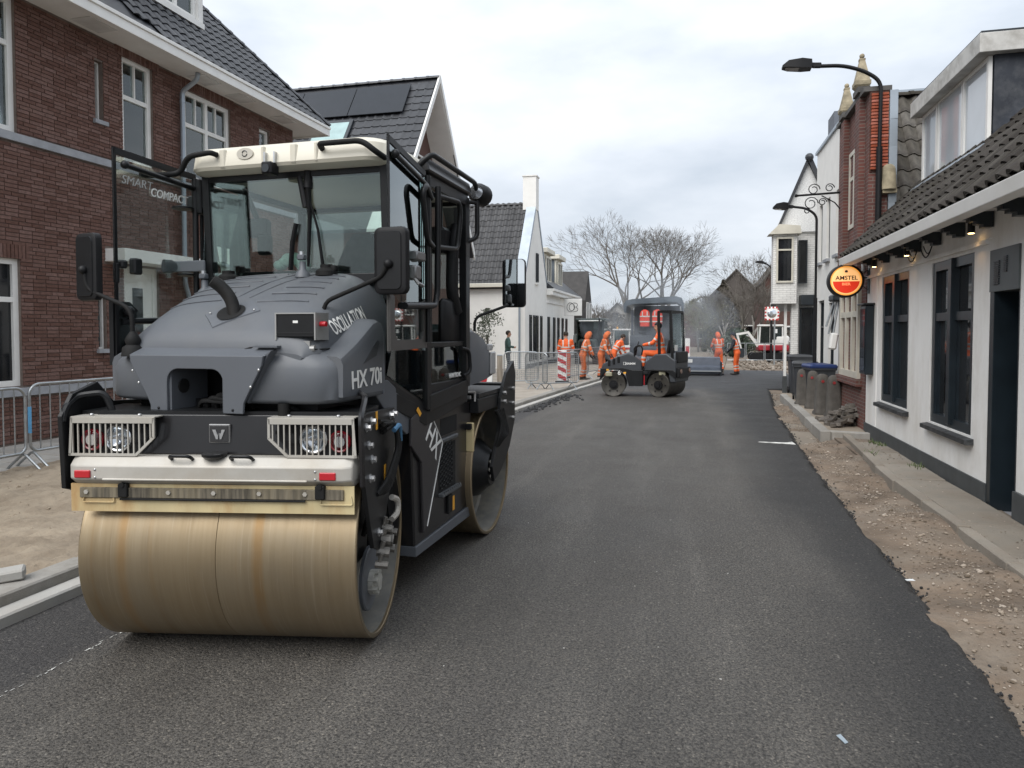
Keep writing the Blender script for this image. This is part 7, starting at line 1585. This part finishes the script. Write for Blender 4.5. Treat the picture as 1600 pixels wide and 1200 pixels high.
M1 = sdrum(-.86, 0); M2 = sdrum(.58, RR2, 1.0, -.06)
sp = lambda name, mb, m, par=None, **k: mb.build(name, m, par or sr_, **k)
# front body
mb = MB(); mb.prism([(-1.20, .74), (-1.16, .90), (-.80, 1.10), (-.46, 1.22), (-.30, 1.14), (-.10, .98), (-.08, .72), (-.36, .70), (-.6, .76)], (-.52, .52), lambda a, b, t: (a, t, b)); hd_ = sp('engine_hood', mb, m_sg, smooth=20, bevel=.03)
mb = MB(); mb.prism([(-1.24, .45), (-1.22, .78), (-.6, .80), (-.34, .74), (-.06, .74), (-.06, .30), (-.44, .30), (-.52, .62), (-.72, .74), (-1.0, .74), (-1.16, .60)], (-.54, .54), lambda a, b, t: (a, t, b)); sp('front_frame', mb, m_blk, smooth=0, bevel=.01)
for k in range(3): sp('vent_slot', MB().cbox((-.98+.13*k, -.525, .93+.045*k), (.07, .02, .17), .01), m_black, hd_)
text('lettering', '6', .17, m_letter, sr_, facing((-.70, -.546, .66), (1, 0, 0), (0, 0, 1)), bold=.02, depth=.001); text('lettering', 'HAMM', .085, m_letter, hd_, facing((-.40, -.526, .915), (1, 0, 0), (0, 0, 1)), bold=.02, sx=1.1, depth=.001)
mb = MB()
for a, b in (((-.59, .88), (-.51, .888)), ((-.59, .95), (-.51, .958))): mb.b2((a[0], -.529, a[1]), (b[0], -.525, b[1]))
for x in (-.59, -.518): mb.b2((x, -.529, .888), (x+.008, -.525, .95))
sp('emblem', mb, m_letter, hd_)
for x, z, n_ in ((-.98, .62, 'front'), (.46, .66, 'rear')): sp('water_cap', MB().cbox((x, -.56 if x < 0 else -.62+.1, z), (.18, .06, .12), .02), mat('pale_cap', (.34, .32, .22), .6))
for x, z in ((-1.02, .74), (-.55, .66), (.45, .80)): sp('orange_marker', MB().cbox((x, -.551, z), (.07, .01, .05), .004), MATS['sticker_orange'])
# articulation and platform
mb = MB(); mb.b2((-.10, -.3, .32), (.1, .3, .75)); mb.b2((-.14, -.5, .62), (.08, .5, .70)); sp('articulation', mb, m_blk, bevel=.01); sp('red_tie', MB().b2((-.04, -.46, .33), (-.01, -.42, .62)), m_red)
Mr = Matrix.Translation((.46, -.03, 0)) @ Matrix.Rotation(RR2*.75, 4, 'Z')
mb = MB(Mr); mb.prism([(-.36, .62), (-.30, .95), (-.02, 1.18), (.30, 1.20), (.56, 1.02), (.58, .42), (.40, .42), (.36, .70), (-.1, .74)], (-.52, .52), lambda a, b, t: (a, t, b)); sp('rear_body', mb, m_sg, smooth=20, bevel=.03)
mb = MB(Mr); mb.prism([(-.40, .32), (-.38, .70), (-.24, .76), (.50, .76), (.58, .70), (.58, .5), (.44, .62), (.3, .72), (-.1, .72), (-.22, .55), (-.28, .32)], (-.545, .545), lambda a, b, t: (a, t, b)); sp('rear_frame', mb, m_blk, smooth=0, bevel=.01)
mb = MB(Mr); mb.b2((.56, -.46, .55), (.66, .46, .82)); mb.b2((.52, -.42, .95), (.60, .42, 1.25)); sp('rear_cover', mb, m_black, bevel=.02)
for y in (-.35, .35): sp('rear_light', MB(Mr).cyl((.66, y, .72), (.68, y, .72), .06, n=14), mat('lamp_brownish', (.2, .13, .1), .4))
mb = MB(Mr)
for y in (-.48, .48): mb.tube([(.10, y, .9), (.06, y, 2.34)], .045, 4); mb.tube([(.46, y, 1.0), (.40, y, 2.34)], .045, 4); mb.tube([(.06, y, 2.34), (.40, y, 2.34)], .045, 4)
for x in (.06, .40): mb.tube([(x, -.48, 2.34), (x, .48, 2.34)], .045, 4)
sp('roll_frame', mb, m_blk, smooth=0); sp('frame_pane', MB(Mr).b2((.45, -.42, 1.35), (.462, .42, 2.28)), glass('small_glass', (.85, .9, .9), .4)); sp('number_plate', MB(Mr).cbox((.50, -.3, 1.35), (.012, .22, .16), .004), m_letter)
mb = MB(Mr); mb.cbox((.06, 0, 1.12), (.42, .5, .12), .04); mb.cbox((.26, 0, 1.36), (.10, .46, .46), .04, (0, .15, 0)); sp('seat', mb, m_black, smooth=40)
mb = MB(); mb.tube([(-.34, .0, .95), (-.26, 0, 1.30)], .035, 8); mb.tube([(-.24+.05*math.sin(a), .17*math.cos(a), 1.36+.16*math.sin(a)) for a in [2*PI*k/20 for k in range(20)]], .016, 6, closed=True); sp('steering_wheel', mb, m_black, smooth=60)
mb = MB(); mb.tube([(-.28, -.50, .72), (-.30, -.50, 1.36), (-.16, -.50, 1.44), (-.06, -.50, 1.34), (-.10, -.5, 1.15)], .02, 7, .08); mb.tube([(-.28, .50, .72), (-.30, .50, 1.36), (-.10, .50, 1.40)], .02, 7, .08); sp('hand_rail', mb, m_black, smooth=60)
J = dict(hip=(0, 0, 1.22), chest=(0, .05, 1.60), neck=(0, .07, 1.80), head=(0, .10, 1.95), look=(0, 1.1, 1.80), shL=(-.20, .06, 1.72), shR=(.20, .06, 1.72), elL=(-.27, .24, 1.50), elR=(.27, .24, 1.50), haL=(-.15, .50, 1.44), haR=(.15, .50, 1.44), knL=(-.15, .46, 1.22), knR=(.15, .46, 1.22), anL=(-.17, .52, .80), anR=(.17, .52, .80), toeL=(-.17, .72, .74), toeR=(.17, .72, .74))
for k in J: x, y, z = J[k]; J[k] = (x, y, z-.02)
person('roller driver in orange suit and black cap seated at the small roller wheel', (-.72, 20.12, 0), rad(92), J, cap=m_black)

# ---------------------------------------------------------------- asphalt paver
pv_ = thing('asphalt_paver', 'grey asphalt paver with wide canopy and long screed seen from behind', 'paver', (-1.3, 31, 0))
m_pg = mat('paver_grey', (.05, .058, .072), .45, var=.1); m_pc = mat('paver_canopy', (.07, .088, .105), .4, var=.1)
pp = lambda name, mb, m, par=None, **k: mb.build(name, m, par or pv_, world=True, **k)
scd = pp('screed', MB().prism([(29.9, .06), (29.9, .34), (30.1, .40), (30.15, .72), (30.7, .74), (30.75, .05)], (-3.2, 1.30), lambda a, b, t: (t, a, b)), mat('screed_blue_grey', (.085, .10, .13), .5, var=.15), bevel=.015)
pp('screed_plate', MB().b2((-3.25, 29.75, .16), (1.32, 29.95, .20)), mat('walkway_steel', (.30, .32, .33), .5, .4), scd); pp('end_plate', MB().b2((1.30, 29.8, .0), (1.36, 31.2, .55)), m_dark, scd); pp('screed_emblem', MB().cbox((.10, 30.115, .58), (.18, .012, .14), .004), m_letter, scd)
mb = MB(); mb.b2((-2.45, 30.8, .35), (-.15, 34.4, 1.15)); mb.b2((-2.45, 30.9, 1.15), (-1.5, 31.5, 1.62)); mb.b2((-2.3, 32, 1.1), (-.3, 34, 1.75)); pp('chassis', mb, m_pg, bevel=.03)
for x in (-2.5, -.45): pp('crawler_track', MB().b2((x, 31.2, -.02), (x+.35, 34.6, .62)), m_black, bevel=.12)
mb = MB()
for x in (-2.35, -.38):
    for y in (31.0, 33.0): mb.b2((x-.05, y-.05, 1.1), (x+.05, y+.05, 2.75))
pp('canopy_post', mb, m_pg, kind='stuff')
mb = MB(); mb.loft([[(x, y, z) for x, z in ((-2.68, 2.62), (-2.72, 2.95), (-2.60, 3.14), (-2.3, 3.2), (-.5, 3.3), (-.27, 3.22), (-.18, 3.0), (-.20, 2.62), (-.28, 2.62), (-.28, 2.9), (-.5, 3.05), (-2.3, 2.98), (-2.58, 2.9), (-2.6, 2.62))] for y in (30.7, 33.4)]); pp('canopy', mb, m_pc, smooth=30); pp('back_panel', MB().b2((-2.42, 33.0, 1.7), (-.36, 33.06, 2.98)), mat('paver_dark', (.03, .035, .042), .5))
mb = MB()
for x in (-1.85, -.85): mb.cbox((x, 31.4, 1.75), (.5, .5, .12), .04); mb.cbox((x, 31.65, 2.05), (.48, .12, .6), .04); mb.b2((x-.12, 31.3, 1.1), (x+.12, 31.6, 1.7))
pp('seat', mb, m_black, kind='stuff'); mb = MB(); mb.b2((-1.75, 31.0, 1.5), (-.8, 31.2, 1.95)); mb.tube([(-1.3, 31, 1.1), (-1.3, 31, 1.95)], .04, 6); pp('console', mb, m_pg); mb = MB(); mb.tube([(-1.25, 31.0, .9), (-1.2, 30.9, 2.1)], .09, 8); pp('red_pipe', mb, mat('red_brown', (.30, .05, .03), .6))
m_vr = mat('vest_red', (.62, .06, .035), .75, var=.12, vs=9)
for i, (x, l) in enumerate(((-1.80, 'red orange hi-vis jacket hanging under the paver canopy, nearer the left post'), (-1.28, 'red orange hi-vis jacket hanging in the middle under the paver canopy'))):
    t = thing('hanging_jacket', l, 'jacket', (x, 30.72, 2.1)); q = lambda w, z, d=.08: [(x-w, 30.72, z), (x-w*.8, 30.72-d, z), (x+w*.8, 30.72-d, z), (x+w, 30.72, z), (x+w*.8, 30.72+d, z), (x-w*.8, 30.72+d, z)]
    MB().loft([q(.20, 2.02), q(.22, 2.3), q(.215, 2.55), q(.17, 2.68), q(.05, 2.74, .04)]).build('cloth', m_vr, t, 40, True); mb = MB()
    for z in (2.2, 2.42): mb.loft([q(.226, z, .086), q(.226, z+.05, .086)])
    mb.b2((x-.12, 30.628, 2.45), (x-.08, 30.634, 2.66)); mb.b2((x+.08, 30.628, 2.45), (x+.12, 30.634, 2.66)); mb.build('reflective_band', m_sil, t, 0, True, kind='stuff'); MB().tube([(x, 30.72, 2.73), (x, 30.72, 3.0)], .008, 5).build('hook', m_dark, t, 0, True)
# ---------------------------------------------------------------- tractor, white compact machine, mini excavator
tr = thing('tractor', 'dark green tractor with glazed cab parked behind the workers', 'tractor', (-5.1, 38, 0)); tp = lambda name, mb, m, par=None, **k: mb.build(name, m, par or tr, world=True, **k)
m_trg = mat('tractor_green', (.022, .035, .03), .45)
cb = MB()
for x in (-5.75, -4.3):
    for y in (37.3, 38.9): cb.tube([(x, y, 1.1), (x+(.06 if x < -5 else -.06), y+.05, 2.35)], .05, 6)
cb.b2((-5.8, 37.2, 1.0), (-4.25, 39, 1.15)); cb = tp('cab_frame', cb, m_trg); tp('cab_roof', MB().cbox((-5.02, 38.1, 2.42), (1.62, 1.95, .16), .05), m_trg, cb, smooth=30); tp('light_bar', MB().cbox((-5.02, 37.1, 2.37), (1.2, .06, .06), .01), m_letter, cb)
for a, b in (((-5.72, 37.28, 1.15), (-4.33, 37.3, 2.32)), ((-5.72, 38.9, 1.15), (-4.33, 38.92, 2.32)), ((-4.32, 37.3, 1.15), (-4.30, 38.9, 2.32)), ((-5.76, 37.3, 1.15), (-5.74, 38.9, 2.32))): tp('pane', MB().b2(a, b), glass('tractor_glass', (.35, .42, .4), 1.0), cb)
tp('hood', MB().cbox((-5.02, 36.4, 1.05), (.85, 1.6, .7), .1), m_trg, smooth=40); tp('front_grille', MB().b2((-5.35, 35.58, .8), (-4.69, 35.61, 1.3)), m_black)
for x in (-5.75, -4.3): tp('rear_wheel', MB().lathe((x-.22, 38.4, .75), (1, 0, 0), [(0, .2), (.05, .45), (0, .5), (.03, .74), (.2, .78), (.4, .74), (.44, .5), (.4, .45), (.44, .2)], 24), m_black); tp('front_wheel', MB().lathe((x+(.1 if x < -5 else -.45), 36.2, .5), (1, 0, 0), [(0, .15), (.04, .3), (0, .34), (.03, .48), (.3, .48), (.34, .34), (.3, .3), (.34, .15)], 20), m_black)
tp('exhaust', MB().tube([(-4.5, 36.9, 1.3), (-4.5, 36.9, 2.5)], .045, 8), m_black); tp('seat', MB().cbox((-5.02, 38.3, 1.55), (.5, .2, .7), .06), m_black, smooth=40); tp('fender', MB().prism([(37.5, 1.2), (37.7, 1.6), (38.4, 1.68), (39.1, 1.4), (39.1, 1.3), (38.4, 1.58), (37.75, 1.5), (37.6, 1.2)], (-6.0, -5.55), lambda a, b, t: (t, a, b)), m_trg)
wm_ = thing('compact_loader', 'white compact machine with red striped front between tractor and paver', 'loader', (-3.5, 40, 0)); wp = lambda name, mb, m, par=None, **k: mb.build(name, m, par or wm_, world=True, **k)
m_wm = mat('machine_white', (.62, .61, .58), .45); wp('body', MB().cbox((-3.62, 40.6, .75), (1.05, 1.6, .55), .08), m_wm, smooth=40); cb = MB()
for x in (-4.08, -3.16):
    for y in (39.9, 41.2): cb.tube([(x, y, .95), (x+(.05 if x < -3.6 else -.05), y+.04, 1.86)], .045, 6)
cb.cbox((-3.62, 40.55, 1.9), (1.02, 1.45, .10), .03); cb = wp('cab_frame', cb, m_wm); wp('pane', MB().b2((-4.02, 39.9, 1.05), (-3.2, 39.915, 1.84)), glass('loader_glass', (.4, .5, .46), 1.2), cb); wp('pane', MB().b2((-4.1, 39.95, 1.05), (-4.085, 41.2, 1.84)), glass('loader_glass'), cb); wp('seat', MB().cbox((-3.62, 40.7, 1.25), (.5, .3, .6), .06), m_black)
wp('red_band', MB().b2((-4.12, 39.775, .80), (-3.12, 39.79, .90)), mat('stripe_red', (.40, .012, .02)), None)
for x in (-4.2, -3.3): wp('wheel', MB().lathe((x, 40.2, .3), (1, 0, 0), [(0, 0), (0, .28), (.04, .31), (.2, .31), (.24, .28), (.24, 0)], 18), m_black); wp('wheel', MB().lathe((x, 41.2, .3), (1, 0, 0), [(0, 0), (0, .28), (.04, .31), (.2, .31), (.24, .28), (.24, 0)], 18), m_black)
wp('beacon', MB().cyl((-3.9, 40.4, 1.95), (-3.9, 40.4, 2.08), .05, n=10), MATS['sticker_orange'], cb)
exv = thing('mini_excavator', 'white and red mini excavator with dark windows beside the white brick house', 'excavator', (5.0, 46, 0)); ep = lambda name, mb, m, par=None, **k: mb.build(name, m, par or exv, world=True, **k)
for y in (45.2, 46.6): ep('crawler_track', MB().prism([(3.9+.25*math.cos(a) if abs(a) > PI/2 else 6.1+.25*math.cos(a), .25+.25*math.sin(a)) for a in [-PI+2*PI*k/24 for k in range(24)]], (y-.2, y+.2), lambda a, b, t: (a, t, b)), m_black)
ep('turntable', MB().cyl((5, 46, .4), (5, 46, .62), .5, n=20), m_black); ep('red_base', MB().cbox((5.05, 46, .80), (1.75, 1.6, .36), .06), mat('excavator_red', (.28, .012, .022), .45), smooth=40)
ep('engine_cover', MB().cbox((5.55, 46, 1.25), (.8, 1.5, .6), .1), m_wm, smooth=40); cb = MB()
for x in (4.22, 4.85, 5.55):
    for y in (45.3, 46.4): cb.tube([(x, y, .95), (x+(.05 if x < 4.5 else 0), y, 2.12)], .045, 6)
cb.cbox((4.9, 45.85, 2.16), (1.45, 1.3, .12), .05); cb.b2((4.2, 45.26, .95), (4.85, 46.45, 1.05)); cb.b2((4.85, 45.26, .95), (5.55, 46.4, 1.3)); cb = ep('cab_frame', cb, m_wm)
for a, b in (((4.26, 45.29, 1.05), (4.82, 45.3, 2.1)), ((4.9, 45.29, 1.32), (5.5, 45.3, 2.08)), ((4.24, 45.33, 1.05), (4.25, 46.38, 2.1)), ((5.54, 45.33, 1.32), (5.55, 46.38, 2.08))): ep('pane', MB().b2(a, b), glass('excavator_glass', (.28, .34, .33), 1.2), cb)
ep('seat', MB().cbox((5.0, 45.9, 1.45), (.3, .5, .7), .06), m_black, cb); ep('notice', MB().b2((5.1, 45.275, 1.7), (5.25, 45.283, 1.95)), m_letter, cb)
mb = MB(); mb.tube([(4.2, 45.7, .9), (3.6, 45.7, 1.75), (2.9, 45.7, 1.62)], [.13, .10], 4); ep('boom', mb, m_wm, smooth=0); mb = MB(); mb.tube([(2.95, 45.7, 1.65), (3.2, 45.7, .75)], [.09, .06], 4); arm_ = ep('dipper', mb, m_wm, smooth=0); ep('bucket', MB().prism([(3.05, .75), (3.35, .75), (3.5, .45), (3.3, .18), (3.0, .2), (3.12, .4)], (45.45, 45.95), lambda a, b, t: (a, t, b)), m_dark, arm_); ep('hydraulic_ram', MB().tube([(4.1, 45.7, 1.25), (3.5, 45.7, 1.58)], .05, 8), m_steel)
# low white fence pieces and rubble round the far works
t = thing('crowd_barrier', 'far galvanised barriers standing before the hedge beyond the workers', 'barrier', (2.6, 44, 0)); mb = MB()
for k in range(3): x = 2.3+1.1*k; mb.tube([(x, 44+.3*k, .1), (x, 44+.3*k, 1.1), (x+1, 44+.3*k, 1.1), (x+1, 44+.3*k, .1)], .03, 5, closed=True)
mb.build('frame', m_metal, t, 0, True, kind='stuff')
for i, (x, l) in enumerate(((-.45, 'red and white marker post left of the worker at the screed'), (-.02, 'red and white marker post nearer the worker at the screed'))):
    t = thing('marker_post', l, 'marker post', (x, 42, 0)); MB().cbox((x, 42, .75), (.28, .06, 1.3), .05).build('post', m_white, t, 30, True); MB().b2((x-.10, 41.962, .55), (x+.10, 41.968, .95)).build('red_panel', mat('stripe_red', (.40, .012, .02)), t, 0, True)
mb = MB(); rr = random.Random(9)
for k in range(420):
    x = rr.uniform(2.6, 7.5); y = rr.uniform(35, 45); r = rr.uniform(.03, .11); mb.sphere((x, y, -.03+r*.4), r, 6, 4, sc=(1.3, 1, .7), rot=(rr.random(), rr.random(), rr.random()*3))
mb.build('rubble', mat('rubble_stone', (.22, .185, .15), .9, rnd=.4), smooth=0, kind='stuff')
# warm steam over fresh asphalt near the paver
sm = bpy.data.materials.new('steam'); sm.use_nodes = True; t = sm.node_tree; t.nodes.clear(); o = N(t, 'ShaderNodeOutputMaterial'); v = N(t, 'ShaderNodeVolumePrincipled'); v.inputs['Color'].default_value = (.82, .88, .95, 1); v.inputs['Density'].default_value = .11; v.inputs['Anisotropy'].default_value = .2
c = N(t, 'ShaderNodeTexCoord'); n = N(t, 'ShaderNodeTexNoise'); n.inputs['Scale'].default_value = .9; n.inputs['Detail'].default_value = 4; r = N(t, 'ShaderNodeMapRange'); r.inputs['From Min'].default_value = .42; r.inputs['From Max'].default_value = .75; r.inputs['To Max'].default_value = .36; t.links.new(c.outputs['Object'], n.inputs[0]); t.links.new(n.outputs[0], r.inputs[0]); t.links.new(r.outputs[0], v.inputs['Density']); t.links.new(v.outputs[0], o.inputs['Volume'])
MB().sphere((-1.2, 30.4, 2.1), 1, 24, 12, sc=(3.4, 2.2, 2.0)).build('steam', sm, None, 60, kind='stuff')

# nothing sits deeper than thing > part > sub-part
for o in list(COL.objects):
    while o.parent and o.parent.parent and o.parent.parent.parent:
        p = o.parent; m = p.matrix_basis @ o.matrix_basis; o.parent = p.parent; o.matrix_basis = m
